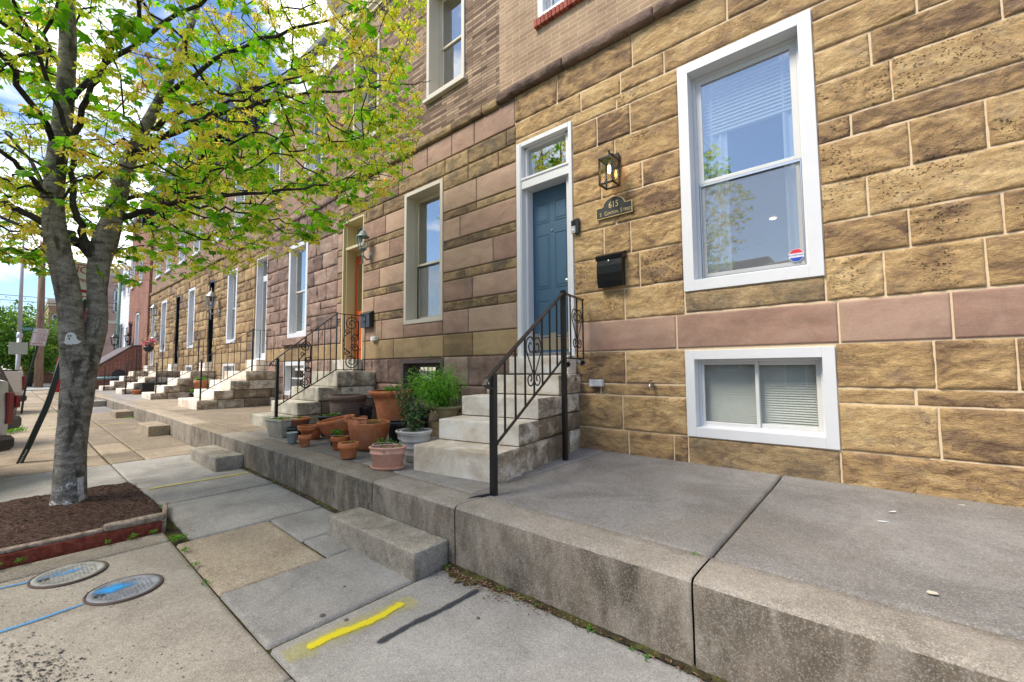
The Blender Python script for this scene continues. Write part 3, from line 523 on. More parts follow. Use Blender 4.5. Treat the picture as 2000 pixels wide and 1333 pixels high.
def window(root, x0, x1, z0, z1, cas=.10, dep=.14, fr=.045, meet=None, mat='white', sash='vinyl', gl='glassdark', y=5.0, proud=.03, inside='curtain', label=None, name='window', slider=False, sill=None, screen=False, lower_dark=False):
    """sash window: casing board round the opening, lined reveal, two sashes, glass, curtain or blind"""
    b = MB(); frame_boxes(b, x0, x1, z0, z1, y-proud, y+.05, cas, tb=cas*1.05)
    a, c, p, q = x0+cas, x1-cas, z0+cas*1.05, z1-cas
    yd = y+dep
    # lining of the reveal
    b.box(a-.02, a, y+.05, yd+.05, p, q); b.box(c, c+.02, y+.05, yd+.05, p, q); b.box(a-.02, c+.02, y+.05, yd+.05, q, q+.02)
    V = [(a, y+.02, p-.005), (c, y+.02, p-.005), (c, yd+.05, p+.02), (a, yd+.05, p+.02), (a, y+.02, p-.05), (c, y+.02, p-.05), (c, yd+.05, p-.05), (a, yd+.05, p-.05)]
    b.add(V, [(0, 1, 2, 3), (4, 7, 6, 5), (0, 4, 5, 1), (3, 2, 6, 7)])
    frame_boxes(b, a, c, p, q, yd-.02, yd+.05, fr*.6, ch=.003)
    wn = b.build(name, M[mat], root)
    if label: wn['label'] = label
    a += fr*.6; c -= fr*.6; p += fr*.6; q -= fr*.6
    if slider:
        mx = (a+c)/2; s = MB(); frame_boxes(s, a, mx+.02, p, q, yd-.012, yd+.012, fr*.7); s.build('sash', M[sash], wn)
        s = MB(); frame_boxes(s, mx-.02, c, p, q, yd+.014, yd+.038, fr*.9); s.build('sash', M[sash], wn)
        g = MB(); g.box(a+.02, mx, yd+.0, yd+.004, p+.02, q-.02); g.build('pane', M[gl], wn); g = MB(); g.box(mx, c-.02, yd+.024, yd+.028, p+.02, q-.02); g.build('pane', M[gl], wn)
    else:
        mt = meet if meet is not None else (p+q)/2
        s = MB(); frame_boxes(s, a, c, mt-.02, q, yd-.008, yd+.014, fr, tb=.04); s.build('sash', M[sash], wn)
        s = MB(); frame_boxes(s, a, c, p, mt+.02, yd+.016, yd+.04, fr*.9, tt=.035); 
        s.build('sash', M[sash], wn)
        g = MB(); g.box(a+fr*.8, c-fr*.8, yd+.002, yd+.006, mt, q-fr*.8); g.build('pane', M[gl], wn)
        g = MB(); g.box(a+fr*.7, c-fr*.7, yd+.026, yd+.030, p+fr*.7, mt); g.build('pane', M[gl], wn)
        if screen:
            g = MB(); g.box(a+.02, c-.02, yd+.008, yd+.0095, p+.02, mt-.03, 1); g.box(a+.006, c-.006, yd-.006, yd+.01, mt-.045, mt-.02); frame_boxes(g, a+.004, c-.004, p+.0, mt-.02, yd-.004, yd+.012, .014); g.build('screen', [M['darkplastic'] if lower_dark else M['steel'], M['mesh']], wn)
    yi = yd+.10
    if inside == 'curtain':
        k = MB(); W = c-a
        for s0, s1 in ((a-.05, a+W*.30), (c-W*.16, c+.05)):
            xs = np.linspace(s0, s1, 24); P = np.array([[(xx, yi+.02*math.sin(xx*70)+.01*math.sin(xx*33), zz) for zz in np.linspace(p-.1, q+.05, 5)] for xx in xs]); k.grid(P, 0)
        k.build('curtain', M['curtain'], wn)
    elif inside == 'lace':
        k = MB(); xs = np.linspace(a-.05, c+.05, 60); P = np.array([[(xx, yi+.012*math.sin(xx*60), zz) for zz in (p-.1, q+.1)] for xx in xs]); k.grid(P, 0); k.build('curtain', M['lace'], wn)
    elif inside in ('blind', 'halfblind', 'topblind'):
        k = MB(); zz = q+.02; lo = p-.05 if inside == 'blind' else (q-(q-p)*.5 if inside == 'halfblind' else q-(q-p)*.23)
        while zz > lo: k.add([(a-.03, yi+.006, zz), (c+.03, yi+.006, zz), (c+.03, yi-.012, zz-.028), (a-.03, yi-.012, zz-.028)], [(0, 1, 2, 3)]); zz -= .025
        if inside != 'blind': k.box(a-.03, c+.03, yi-.02, yi+.01, lo-.03, lo)
        k.build('blind', M['blind'], wn)
    elif inside == 'shade':
        k = MB(); k.box(a-.03, c+.03, yi, yi+.004, p-.05, q+.05); k.build('shade', M['blind'], wn)
    if sill: 
        k = MB(); k.box(x0-.05, x1+.05, y-proud-.05, y+.05, z0-sill, z0, ch=.006); k.build('sill', M[mat], wn)
    return wn
def shell(root, x0, x1, z1, y0=5.27, y1=15, roomcol='room', floors=(1.7, 5.35)):
    b = MB(); b.box(x0+.02, x1-.02, y0, y1, z1-.15, z1); b.box(x0+.02, x1-.02, y1, y1+.2, 0, z1); b.box(x0+.02, x0+.12, y0, y1, 0, z1-.15); b.box(x1-.12, x1-.02, y0, y1, 0, z1-.15)
    for f in floors: b.box(x0+.12, x1-.12, y0, y1, f-.2, f)
    b.box(x0+.12, x1-.12, y0+9.2, y0+9.3, 0, z1-.15)
    b.build('inner_walls', M[roomcol], root)
def ledge(root, x0, x1, z0, z1, proud=.09, mat='ledge', y=5.0, seed=1, name='cornice_ledge', amp=.02, res=.05):
    b = MB(); rg = random.Random(seed); p = x0
    while p < x1-.01:
        q = min(x1, p+rg.uniform(.7, 1.6)); q = x1 if x1-q < .3 else q
        b.rough(p+.004, q-.004, y-proud, y+.04, z0, z1, amp=.004, side={'y': amp}, res=res, seed=rg.randrange(999), tone=rg.random(), faces='xXyzZ', rnd=.02); p = q
    return b.build(name, M[mat], root)

# --- number 615: golden sandstone house with the blue door
HZ = 10.9
def building(label, x0, x1, name='stone_rowhouse', group='stone rowhouses along the terrace'):
    return thing(name, label, 'house', ((x0+x1)/2, 5, .45), group)
h1 = building('golden sandstone rowhouse with blue six-panel door and big white window', -4.48, 3)
ho1 = [(-4.12, -3.12, 1.70, 4.98), (-1.655, -.355, 2.385, 5.04), (-1.67, -.31, .765, 1.715), (-3.69, -2.55, 6.76, 8.9), (-1.5, -.36, 6.76, 8.9), (1.15, 2.3, 2.385, 5.04), (1.15, 2.3, .765, 1.715)]
rg = random.Random(11); b = MB(); RS = lambda m: ('rock', m); PT = lambda r: ('rock', 4 if r.random() < .5 else 0)
zB = [2.13, 2.52, 2.96, 3.36, 3.75, 4.08, 4.48, 4.88, 5.06]
courses(b, -3.12, -1.655, zB, [[-2.39], [-2.18], [-2.66, -2.29], [-2.48], [-2.68, -2.12], [-2.48], [-2.73, -2.26], [-2.44]], ho1, [PT]*8, rg, .021)
zC = [2.14, 2.545, 2.88, 3.25, 3.655, 3.87, 4.255, 4.58, 4.90, 5.06]
courses(b, -.355, 3, zC, [[.07, .68, 1.15, 2.4], [.25, .79, 2.6], [-.01, 1.05, 2.5], [.29, .74, 2.3], [-.10, 1.0, 2.7], [.20, 1.1], [.07, .87, 2.5], [.39, 1.0, 2.4], [.1, 1.3]], ho1, [PT]*9, rg, .021)
courses(b, -1.655, -.355, [2.14, 2.385], [[]], ho1, [RS(3)], rg, .025)
courses(b, -4.15, 3, [4.98, 5.06], [[-3.1, -1.66, -.35]], ho1, [RS(0)], rg, .03)
courses(b, -4.15, 3, [5.06, 5.34, 5.78], [[-2.97, -2.38, -1.81, -.2, .7, 1.6, 2.3], [-3.36, -2.21, -1.1, .15, 1.2, 2.2]], ho1, [PT]*2, rg, .025)
courses(b, -3.12, 3, [1.74, 2.135], [[-1.76, -.27, .47, 1.55, 2.4]], ho1, [('smooth', 1)], rg, .12)
zD = [.40, .76, 1.187, 1.33, 1.74]
courses(b, -3.2, -1.67, zD, [[-2.38, -1.83], [-2.45], [-2.75], [-2.40]], ho1, [RS(0)]*4, rg, .02)
courses(b, -.31, 3, zD, [[1.2], [.35, 1.15], [.22, 1.3], [.35, .80, 1.2]], ho1, [RS(0)]*4, rg, .02)
courses(b, -1.83, -.16, [.40, .76], [[]], ho1+[(-1.83, -1.67, .4, .8)], [RS(3)], rg, .028) if False else None
courses(b, -1.67, -.31, [.40, .76], [[]], ho1, [RS(3)], rg, .028)
b.build('stone_wall', [M['sand'], M['belt'], M['mortar'], M['sand2'], M['sandpit']], h1)
b = MB(); backing(b, -4.15, 3, .3, 5.80, ho1, 4.995, 0); b.build('mortar_joints', M['mortar'], h1)
b = MB(); backing(b, -4.48, 3, 5.80, HZ, ho1, 5.0, 0); b.build('brick_wall', M['bricktan'], h1)
ledge(h1, -4.48, 3, 5.775, 5.925, .10, seed=5, res=.035, amp=.035)
shell(h1, -4.45, 3, HZ)
wmain = window(h1, -1.655, -.355, 2.385, 5.04, .115, .15, .06, 3.66, gl='glass', inside='curtain', proud=.035, screen=True, label='tall white sash window with sheer curtains')
k = MB(); zz = 4.82
while zz > 4.26: k.add([(-1.5, 5.245, zz), (-.5, 5.245, zz), (-.5, 5.222, zz-.046), (-1.5, 5.222, zz-.046)], [(0, 1, 2, 3)]); zz -= .042
k.box(-1.5, -.5, 5.23, 5.26, 4.22, 4.26); k.build('blind', M['blind'], wmain)
window(h1, -1.67, -.31, .765, 1.715, .10, .12, .045, gl='glasslow', inside='blind', slider=True, proud=.03, label='white sliding basement window with closed blind')
for xx in (-3.69, -1.5):
    wu = window(h1, xx, xx+1.14, 6.76, 8.9, .09, .12, .05, gl='glass', inside='curtain', proud=.01)
    k = MB(); p = xx-.04
    while p < xx+1.17: k.box(p+.004, p+.062, 4.93, 5.02, 6.64, 6.76, ch=.004, tone=rg.random()); p += .067
    k.build('brick_sill', stone('red_brick_sill', [(.2, .05, .035), (.30, .075, .05), (.36, .11, .08)], (.3, .5, .7), 5, bump=.002, tone=.5), wu)
window(h1, 1.15, 2.3, 2.385, 5.04, .115, .15, .06, 3.66, gl='glass', inside='curtain', proud=.035)
window(h1, 1.15, 2.3, .765, 1.715, .10, .12, .045, gl='glass', inside='blind', slider=True)
# white door surround, transom and six-panel door
b = MB(); x0, x1, z0, z1 = -4.12, -3.12, 1.70, 4.98
b.box(x0, x0+.10, 4.965, 5.05, z0, z1, ch=.004); b.box(x1-.055, x1, 4.965, 5.05, z0, z1, ch=.004); b.box(x0+.10, x1-.055, 4.965, 5.05, z1-.07, z1, ch=.004)
b.box(x0+.02, x0+.085, 4.955, 4.966, z0, z1-.02, ch=.002)
b.box(x0+.02, x0+.145, 5.05, 5.24, z0, z1); b.box(x1-.145, x1-.02, 5.05, 5.24, z0, z1); b.box(x0+.06, x1-.06, 5.05, 5.26, z1-.09, z1)
b.box(x0+.10, x1-.055, 4.975, 5.25, 4.245, 4.40, ch=.004); b.box(x0+.09, x1-.05, 4.962, 4.98, 4.375, 4.41, ch=.003)
for i in range(4): b.box(x0+.146, x0+.150, 5.06+i*.045, 5.085+i*.045, z0, 4.24)
b.build('door_frame', M['white'], h1)
b = MB(); b.box(x0+.145, x1-.145, 5.10, 5.105, 4.40, 4.90); b.build('transom_pane', M['glass'], h1)
b = MB(); b.box(-4.3, -3.0, 5.5, 5.51, 4.2, 5.1); b.build('transom_dark_sheet', M['dark'], h1)  # dark sheet whose colour stands in for the unlit interior behind the transom
b = MB(); dx0, dx1, dz0, dz1 = x0+.145, x1-.145, 1.755, 4.245; yd = 5.19
b.box(dx0, dx1, yd, yd+.04, dz0, dz1)
W = dx1-dx0; pw = W*.335
for cx in (dx0+W*.27, dx0+W*.73):
    for (p, q) in ((3.72, 4.03), (2.72, 3.55), (1.98, 2.55)):
        frame_boxes(b, cx-pw/2, cx+pw/2, p, q, yd-.006, yd+.002, .018, ch=.002)
        b.box(cx-pw/2+.034, cx+pw/2-.034, yd-.005, yd+.002, p+.034, q-.034, ch=.004)
dr = b.build('door', M['blue'], h1); dr['label'] = 'blue six-panel front door'
b = MB(); b.box(dx0+.02, dx1-.02, yd-.004, yd+.001, 1.80, 2.05, ch=.001); b.build('kick_plate', flat('brass_kick_plate', (.52, .43, .31), .35, .75), dr)
b = MB(); b.lathe([(0, 0), (.018, 0), (.016, .01), (.008, .016), (0, .016)], (dx0+W*.5, yd-.001, 3.58), 12, Mx=Matrix.Rotation(R(90), 4, 'X')); b.build('peephole', M['steel'], dr)
b = MB(); b.lathe([(0, 0), (.03, 0), (.03, .008), (.012, .01), (.012, .04), (.028, .05), (.03, .065), (.02, .078), (0, .08)], (dx1-.07, yd, 2.78), 16, Mx=Matrix.Rotation(R(90), 4, 'X')); b.build('handle', M['steel'], dr)
b = MB(); b.box(x0+.10, x1-.055, 5.0, 5.2, 1.70, 1.755, ch=.004); b.build('threshold', M['steel'], h1)
# room lamps behind the big window
M['lampglow'] = flat('lamp_glow', (1, .72, .4), emit=5)
for q in ((-1.81, 11.96), (-1.63, 13.4)): b = MB(); b.lathe([(0, 0), (.07, 0), (.07, .01), (0, .01)], (q[0], q[1], 5.12), 16); b.build('ceiling_lamp', M['lampglow'], h1)

# --- second house: mauve dressed stone with thin rock-faced bands, orange door
h2 = building('mauve banded stone rowhouse with orange door and cream window frames', -9.7, -4.48)
ho2 = [(-7.0, -5.85, 2.39, 4.98), (-9.42, -8.50, 1.75, 4.97), (-7.05, -5.83, .82, 1.70), (-6.33, -5.29, 6.63, 8.85), (-9.02, -7.96, 6.6, 8.85)]
b = MB(); zs = [2.135, 2.54, 2.70, 3.07, 3.23, 3.64, 3.79, 4.18, 4.32, 4.73]; kk = [('smooth', 0) if i % 2 == 0 else ('rock', 1) for i in range(9)]
courses(b, -9.65, -4.13, zs, [[-9.45, -8.0, -7.76, -5.2], [-7.9, -5.0, -4.54], [-8.06, -5.1], [-7.6, -5.3], [-7.86, -4.63], [-7.9, -5.2], [-7.5, -5.4], [-8.0, -5.0], [-7.66, -5.0]], ho2, kk, rg, .035)
courses(b, -9.65, -4.13, [4.73, 5.02, 5.31], [[-8.4, -7.75, -5.2, -4.5], [-9.37, -7.21, -5.8, -5.2, -4.33]], ho2, [('rock', 1)]*2, rg, .035)
courses(b, -9.65, -4.15, [5.31, 5.72], [[-8.88, -8.46, -8.06, -7.57, -7.09, -6.3, -5.62, -5.05]], ho2, [('smooth', 0)], rg)
courses(b, -9.65, -3.14, [1.74, 2.135], [[-8.5, -7.34, -5.83, -5.1]], ho2+[(-4.12, -3.12, 1.7, 2.2)], [('smooth', 2)], rg)
courses(b, -9.65, -4.1, [.40, .80, 1.25, 1.74], [[-8.6, -7.6, -5.2], [-7.9, -7.4, -5.4, -4.8], [-8.1, -7.5, -5.2]], ho2, [('rock', 3)]*3, rg, .035)
b.build('stone_wall', [M['purple'], M['sand2'], M['sandsmooth'], M['redrock']], h2)
b = MB(); backing(b, -9.65, -4.15, .3, 5.80, ho2, 5.0, 0); b.build('mortar_joints', M['mortar_dark'], h2)
b = MB(); backing(b, -9.82, -4.48, 5.80, HZ, ho2, 5.001, 0); b.build('brick_wall', M['brickbrown'], h2)
ledge(h2, -9.7, -4.485, 5.735, 5.88, .07, mat='sand2', seed=9)
shell(h2, -9.7, -4.48, HZ)
window(h2, -7.0, -5.85, 2.39, 4.98, .075, .22, .05, 3.57, 'cream', 'cream', inside='lace', label='cream framed tall sash window', screen=True, lower_dark=True)
window(h2, -7.05, -5.83, .82, 1.70, .06, .16, .045, 1.28, 'brownpaint', 'brownpaint', inside='blind', label='brown framed basement sash window')
for a, c in ((-6.33, -5.29), (-9.02, -7.96)): window(h2, a, c, 6.63, 8.85, .07, .26, .05, 7.75, 'cream', 'cream', inside='lace', sill=.07)
# orange door in cream surround with leaded transom
b = MB(); x0, x1, z0, z1 = -9.42, -8.5, 1.75, 4.97
b.box(x0, x0+.05, 4.985, 5.05, z0, z1, ch=.003); b.box(x1-.04, x1, 4.985, 5.05, z0, z1, ch=.003); b.box(x0+.05, x1-.04, 4.985, 5.05, z1-.05, z1, ch=.003)
b.box(x0, x0+.09, 5.05, 5.34, z0, z1); b.box(x1-.09, x1, 5.05, 5.34, z0, z1); b.box(x0+.05, x1-.05, 5.05, 5.34, z1-.06, z1)
b.box(x0+.05, x1-.05, 5.03, 5.34, 4.30, 4.36, ch=.003); b.box(x0+.09, x1-.09, 5.28, 5.34, 4.20, 4.30); frame_boxes(b, x0+.09, x1-.09, 4.36, z1-.06, 5.26, 5.32, .05)
b.build('door_frame', M['yellowcream'], h2)
b = MB(); b.box(x0+.09, x1-.09, 5.28, 5.33, 1.78, 4.2); frame_boxes(b, x0+.11, x1-.11, 2.0, 4.1, 5.262, 5.285, .05, ch=.004)
d2 = b.build('door', M['orange'], h2); d2['label'] = 'orange front door with a glass panel'
b = MB(); b.box(x0+.2, x1-.2, 5.272, 5.279, 2.9, 4.0); b.build('pane', M['glassdark'], d2)
b = MB(); xs = (x0+.14, x1-.14); k = 0
b.box(xs[0], xs[1], 5.29, 5.294, 4.40, 4.86, 0)
for i in range(5):
    xx = xs[0]+(xs[1]-xs[0])*i/4; b.box(xx-.005, xx+.005, 5.284, 5.290, 4.40, 4.86, 1)
b.add([((xs[0]+xs[1])/2-.1, 5.287, 4.63), ((xs[0]+xs[1])/2, 5.287, 4.5), ((xs[0]+xs[1])/2+.1, 5.287, 4.63), ((xs[0]+xs[1])/2, 5.287, 4.78)], [(0, 1, 2, 3)], 2)
b.build('leaded_transom', [flat('green_leaded_glass', (.18, .28, .22), .1, spec=.8), M['blackdoor'], flat('red_leaded_glass', (.45, .08, .03), .15)], h2)
# cream crown moulding along the roof
b = MB(); prof = [(5.02, 9.42), (4.93, 9.46), (4.93, 9.52), (4.88, 9.56), (4.88, 10.02), (4.84, 10.06), (4.80, 10.2), (4.66, 10.28), (4.62, 10.45), (4.45, 10.55), (4.40, 10.75), (4.40, 10.92), (5.1, 10.95)]
P = np.array([[(xx, yy, zz) for yy, zz in prof] for xx in (-9.75, -4.4)]); b.grid(P, 0, .5, flip=True, smooth=False)
b.add([P[0, i] for i in range(len(prof))], [tuple(range(len(prof)))]); b.add([P[1, i] for i in range(len(prof))], [tuple(range(len(prof)))[::-1]])
for i in range(9): b.box(-9.5+i*.6, -9.2+i*.6, 4.855, 4.885, 9.62, 9.96, ch=.01)
b.build('roof_cornice', M['cream'] if False else flat('butter_cornice_paint', (.66, .56, .36), .5, noise=.1, scale=6), h2)

# --- third house: mauve rock-faced stone with white siding gable band
def rows(z0, z1, rng, a=.34, c=.46):
    zs = [z0]
    while zs[-1] < z1-.55: zs.append(zs[-1]+rng.uniform(a, c))
    zs.append(z1); return zs
h3 = building('brown rock-faced stone rowhouse with white storm door and white siding under the roof', -14.8, -9.7)
ho3 = [(-12.33, -11.18, 2.40, 4.95), (-14.75, -13.87, 1.75, 5.03), (-12.5, -11.16, .85, 1.76), (-11.5, -10.5, 6.65, 8.55), (-14.05, -13.1, 6.65, 8.55)]
b = MB(); zs = rows(2.14, 5.62, rg, .3, .42)
courses(b, -13.95, -9.6, zs, [None]*99, ho3, [('rock', 0)]*99, rg, .05, amp=1.2); courses(b, -14.8, -13.95, zs, [None]*99, ho3, [('rock', 1)]*99, rg, .05)
courses(b, -14.8, -9.6, [1.77, 2.14], [[-13.4, -12.5, -10.9]], ho3, [('smooth', 2)], rg)
courses(b, -14.8, -9.6, [.45, .88, 1.32, 1.77], [None]*3, ho3, [('rock', 0)]*3, rg, .05)
b.build('stone_wall', [M['redrock'], M['yellowrock'], M['sandsmooth']], h3)
b = MB(); backing(b, -14.8, -9.65, .3, 5.80, ho3, 5.0, 0); b.build('mortar_joints', M['mortar_dark'], h3)
b = MB(); backing(b, -14.9, -9.82, 5.62, 9.06, ho3, 4.999, 0); b.build('brick_wall', M['brickpink'], h3)
ledge(h3, -14.85, -9.72, 5.60, 5.76, .07, mat='redrock', seed=19)
b = MB(); n = 11
for i in range(n):
    za, zb_ = 9.04+i*.16, 9.04+(i+1)*.16; ya = 4.97+i*.05
    b.add([(-15.0, ya-.02, za), (-9.75, ya-.02, za), (-9.75, ya+.03, zb_), (-15.0, ya+.03, zb_)], [(0, 1, 2, 3)]); b.add([(-15.0, ya-.02, za), (-9.75, ya-.02, za), (-9.75, ya+.03, za), (-15.0, ya+.03, za)], [(3, 2, 1, 0)])
b.box(-15.05, -9.75, 5.4, 5.6, 10.7, 10.85); b.build('siding', M['white'], h3)
shell(h3, -14.8, -9.7, 10.8)
window(h3, -12.33, -11.18, 2.40, 4.95, .11, .12, .05, 3.66, inside='curtain', label='white framed tall sash window')
window(h3, -12.5, -11.16, .85, 1.76, .11, .1, .045, inside='blind', name='window')
for a, c in ((-11.5, -10.5), (-14.05, -13.1)): window(h3, a, c, 6.65, 8.55, .07, .16, .05, inside='shade')
for q in ((-12.55, -11.1, 2.2, 2.39), (-14.15, -13.0, 6.52, 6.64), (-11.6, -10.4, 6.52, 6.64)): b = MB(); b.box(q[0], q[1], 4.9, 5.05, q[2], q[3], ch=.01, tone=.6); b.build('stone_sill', M['redrock'], h3)
def plain_door(root, x0, x1, z0, z1, split, frm='white', leaf='glassdark', dm=None, y=5.0, label=None, glazed=True, dep=.16):
    b = MB(); frame_boxes(b, x0, x1, z0, z1, y-.01, y+dep+.04, .055, tb=.05); b.box(x0+.05, x1-.05, y+dep-.02, y+dep+.04, split-.05, split+.06); b.build('door_frame', M[frm], root)
    b = MB(); b.box(x0+.05, x1-.05, y+dep+.01, y+dep+.015, split+.05, z1-.05); b.build('transom_pane', M['glassdark'], root)
    b = MB()
    if glazed: frame_boxes(b, x0+.055, x1-.055, z0+.05, split-.05, y+dep-.02, y+dep+.03, .07, tb=.16)
    else:
        b.box(x0+.055, x1-.055, y+dep, y+dep+.04, z0+.05, split-.05); W = x1-x0-.11
        for cx in (x0+.055+W*.28, x0+.055+W*.72):
            for (p, q) in ((.72, .93), (.38, .66), (.07, .32)): frame_boxes(b, cx-W*.17, cx+W*.17, z0+(split-z0)*p, z0+(split-z0)*q, y+dep-.008, y+dep+.001, .02)
    d = b.build('door', M[dm or frm], root)
    if label: d['label'] = label
    if glazed: g = MB(); g.box(x0+.12, x1-.12, y+dep, y+dep+.004, z0+.2, split-.1); g.build('pane', M['glassdark'], d)
    g = MB(); g.tube([(x1-.11, y+dep-.05, z0+.95), (x1-.11, y+dep-.05, z0+1.12)], .008, 6); g.box(x1-.12, x1-.10, y+dep-.05, y+dep, z0+1.0, z0+1.06); g.build('handle', M['steel'], d)
plain_door(h3, -14.75, -13.87, 1.85, 5.03, 4.42, label='white full-glass storm door')

# --- the three golden rock-faced houses
def gold(label, x0, x1, win, door, uppers, doorkind, seed, bwin=None, brickm='brickpink', wall='yellowrock', roof=True):
    rng = random.Random(seed); h = building(label, x0, x1)
    ho = [(win[0], win[1], 2.48, 5.02), (door[0], door[1], 1.83, 4.96)]+([(bwin[0], bwin[1], 1.0, 1.77)] if bwin else [])+[(a, c, 6.45, 8.45) for a, c in uppers]
    b = MB(); zs = rows(2.14, 5.60, rng, .3, .42)
    courses(b, x0, x1, zs, [None]*99, ho, [lambda r: ('rock', 0 if r.random() < .95 else 2)]*99, rng, .07, amp=1.25); courses(b, x0, x1, [1.77, 2.14], [None], ho, [('smooth', 1)], rng)
    courses(b, x0, x1, [.5, .9, 1.35, 1.77], [None]*3, ho, [('rock', 0)]*3, rng, .07)
    b.build('stone_wall', [M[wall], M['sandsmooth'], M['ledge']], h)
    b = MB(); backing(b, x0, x1, .3, 5.66, ho, 5.0, 0); b.build('mortar_joints', M['mortar_tan'], h)
    b = MB(); backing(b, x0, x1, 5.66, 9.3, ho, 5.0, 0); b.build('brick_wall', M[brickm], h)
    ledge(h, x0, x1, 5.60, 5.76, .08, mat='sand2', seed=seed, res=.09)
    shell(h, x0, x1, 10.6)
    window(h, win[0], win[1], 2.48, 5.02, .11, .12, .05, 3.7, inside='curtain', screen=True)
    if bwin: window(h, bwin[0], bwin[1], 1.0, 1.77, .08, .1, .04, inside='blind', slider=True)
    for a, c in uppers: window(h, a, c, 6.45, 8.45, .07, .14, .05, inside='shade', sill=.08)
    if doorkind == 'black': plain_door(h, door[0], door[1], 1.83, 4.96, 4.3, 'blackdoor', dm='blackdoor', label='black front door', dep=.2)
    elif doorkind == 'panel': plain_door(h, door[0], door[1], 1.83, 4.96, 4.3, 'black', dm='blackdoor', label='black panelled front door', glazed=False, dep=.2)
    else: plain_door(h, door[0], door[1], 1.83, 4.96, 4.3, 'white', label='white glazed front door')
    # dark bracketed roof cornice
    b = MB(); prof = [(5.02, 9.25), (4.9, 9.28), (4.9, 9.4), (4.86, 9.44), (4.86, 9.95), (4.78, 10.0), (4.66, 10.12), (4.52, 10.2), (4.45, 10.4), (4.38, 10.5), (4.38, 10.68), (5.1, 10.75)]
    P = np.array([[(xx, yy, zz) for yy, zz in prof] for xx in (x0, x1)]); b.grid(P, 0, .5, flip=True, smooth=False); b.add([P[1, i] for i in range(len(prof))], [tuple(range(len(prof)))[::-1]])
    n = int((x1-x0)/.42)
    for i in range(n): xx = x0+.2+i*(x1-x0-.3)/n; b.box(xx, xx+.1, 4.55, 4.9, 9.9, 10.18, ch=.01); b.box(xx, xx+.1, 4.72, 4.9, 9.62, 9.9, ch=.01)
    for xx in (x0+.08, x1-.22): b.box(xx, xx+.16, 4.42, 4.95, 9.3, 10.5, ch=.02)
    b.build('roof_cornice', M['blackdoor'], h); return h
h4 = gold('golden rock-faced rowhouse with black glazed door, right of the lantern', -19.8, -14.8, (-17.42, -16.45), (-19.6, -18.93), [(-19.2, -18.3), (-16.95, -16.0)], 'black', 31, (-17.65, -16.4))
h5 = gold('golden rowhouse with black panelled door behind the wicker box', -24.8, -19.8, (-22.45, -21.46), (-24.55, -23.88), [(-24.3, -23.4), (-22.0, -21.1)], 'panel', 32, (-22.5, -21.5))
h6 = gold('golden rowhouse with white door next to the red brick house', -30.05, -24.8, (-27.4, -26.32), (-29.65, -28.85), [(-28.95, -28.05), (-26.75, -25.85)], 'white', 33)
# --- red brick house, white house
h7 = thing('brick_rowhouse', 'red brick rowhouse with arched openings beyond the golden houses', 'house', (-33, 5, .5))
ho7 = [(-33.2, -32.2, 2.7, 4.9), (-35.35, -34.35, 1.9, 4.5), (-32.8, -31.9, 6.65, 8.5), (-35.2, -34.3, 6.65, 8.5)]
b = MB(); backing(b, -35.7, -30.07, .3, 10.6, ho7, 4.88, 0); b.add([(-30.07, 4.88, .3), (-30.07, 5.3, .3), (-30.07, 5.3, 10.6), (-30.07, 4.88, 10.6)], [(0, 1, 2, 3)]); b.build('brick_wall', M['brickred'], h7)
for (a, c, p, q) in ho7:
    arch = MB(); m_ = (a+c)/2; ra = (c-a)/2
    if q < 6:
        pts = [(m_+(ra+.12)*math.cos(t), q-.1+(.30)*math.sin(t)*1.2) for t in np.linspace(0, math.pi, 12)]+[(m_+ra*math.cos(t), q-.1+.18*math.sin(t)) for t in np.linspace(math.pi, 0, 12)]
        P = np.array([[(pts[i][0], yy, pts[i][1]) for yy in (4.84, 4.9)] for i in range(12)]); arch.grid(P, 0); 
        for i in range(11): arch.add([(pts[i][0], 4.84, pts[i][1]), (pts[i+1][0], 4.84, pts[i+1][1]), (pts[22-i][0], 4.84, pts[22-i][1]), (pts[23-i][0], 4.84, pts[23-i][1])], [(0, 1, 2, 3)])
        arch.build('brick_arch', M['brickred'], h7)
window(h7, -33.2, -32.2, 2.7, 4.9, .08, .14, y=4.88); plain_door(h7, -35.35, -34.35, 1.9, 4.5, 4.0, 'brownpaint', dm='blackdoor', y=4.88, glazed=False)
for q in ho7[2:]: window(h7, q[0], q[1], q[2], q[3], .07, .14, y=4.88, inside='shade', sill=.07)
shell(h7, -35.7, -30.07, 10.6)
b = MB(); b.box(-35.75, -30.0, 4.6, 5.2, 10.3, 10.7, ch=.05); b.build('roof_cornice', M['brownpaint'], h7)
h8 = thing('white_rowhouse', 'white painted corner house at the end of the terrace', 'house', (-37.8, 5, .5))
ho8 = [(-38.6, -37.8, 2.6, 4.5), (-37.1, -36.3, 2.0, 4.4), (-38.6, -37.8, 6.4, 8.2), (-37.0, -36.2, 6.4, 8.2)]
b = MB(); backing(b, -39.6, -35.7, .3, 9.2, ho8, 4.96, 0); b.build('wall', M['formstone'], h8)
for i, q in enumerate(ho8):
    if i != 1: window(h8, *q, .09, .1, y=4.96, inside='shade')
plain_door(h8, *ho8[1], 4.1, 'white', y=4.96)
shell(h8, -39.6, -35.7, 9.2)
for (a, c, z0, z1) in ((-38.75, -37.65, 2.5, 4.65), (-38.75, -37.65, 6.9, 7.9)):   # scrolled iron window guards
    b = MB()
    for i in range(7): xx = a+(c-a)*i/6; b.tube([(xx, 4.86, z0), (xx, 4.82, (z0+z1)/2), (xx, 4.86, z1)], .012, 4)
    for zz in (z0, z1): b.tube([(a, 4.86, zz), (c, 4.86, zz)], .015, 4)
    b.build('window_guard', M['black'], h8)
# far side walls of the row's end
b = MB(); b.box(-39.62, -39.5, 4.96, 15, .3, 9.2); b.build('side_wall', M['formstone'], h8)

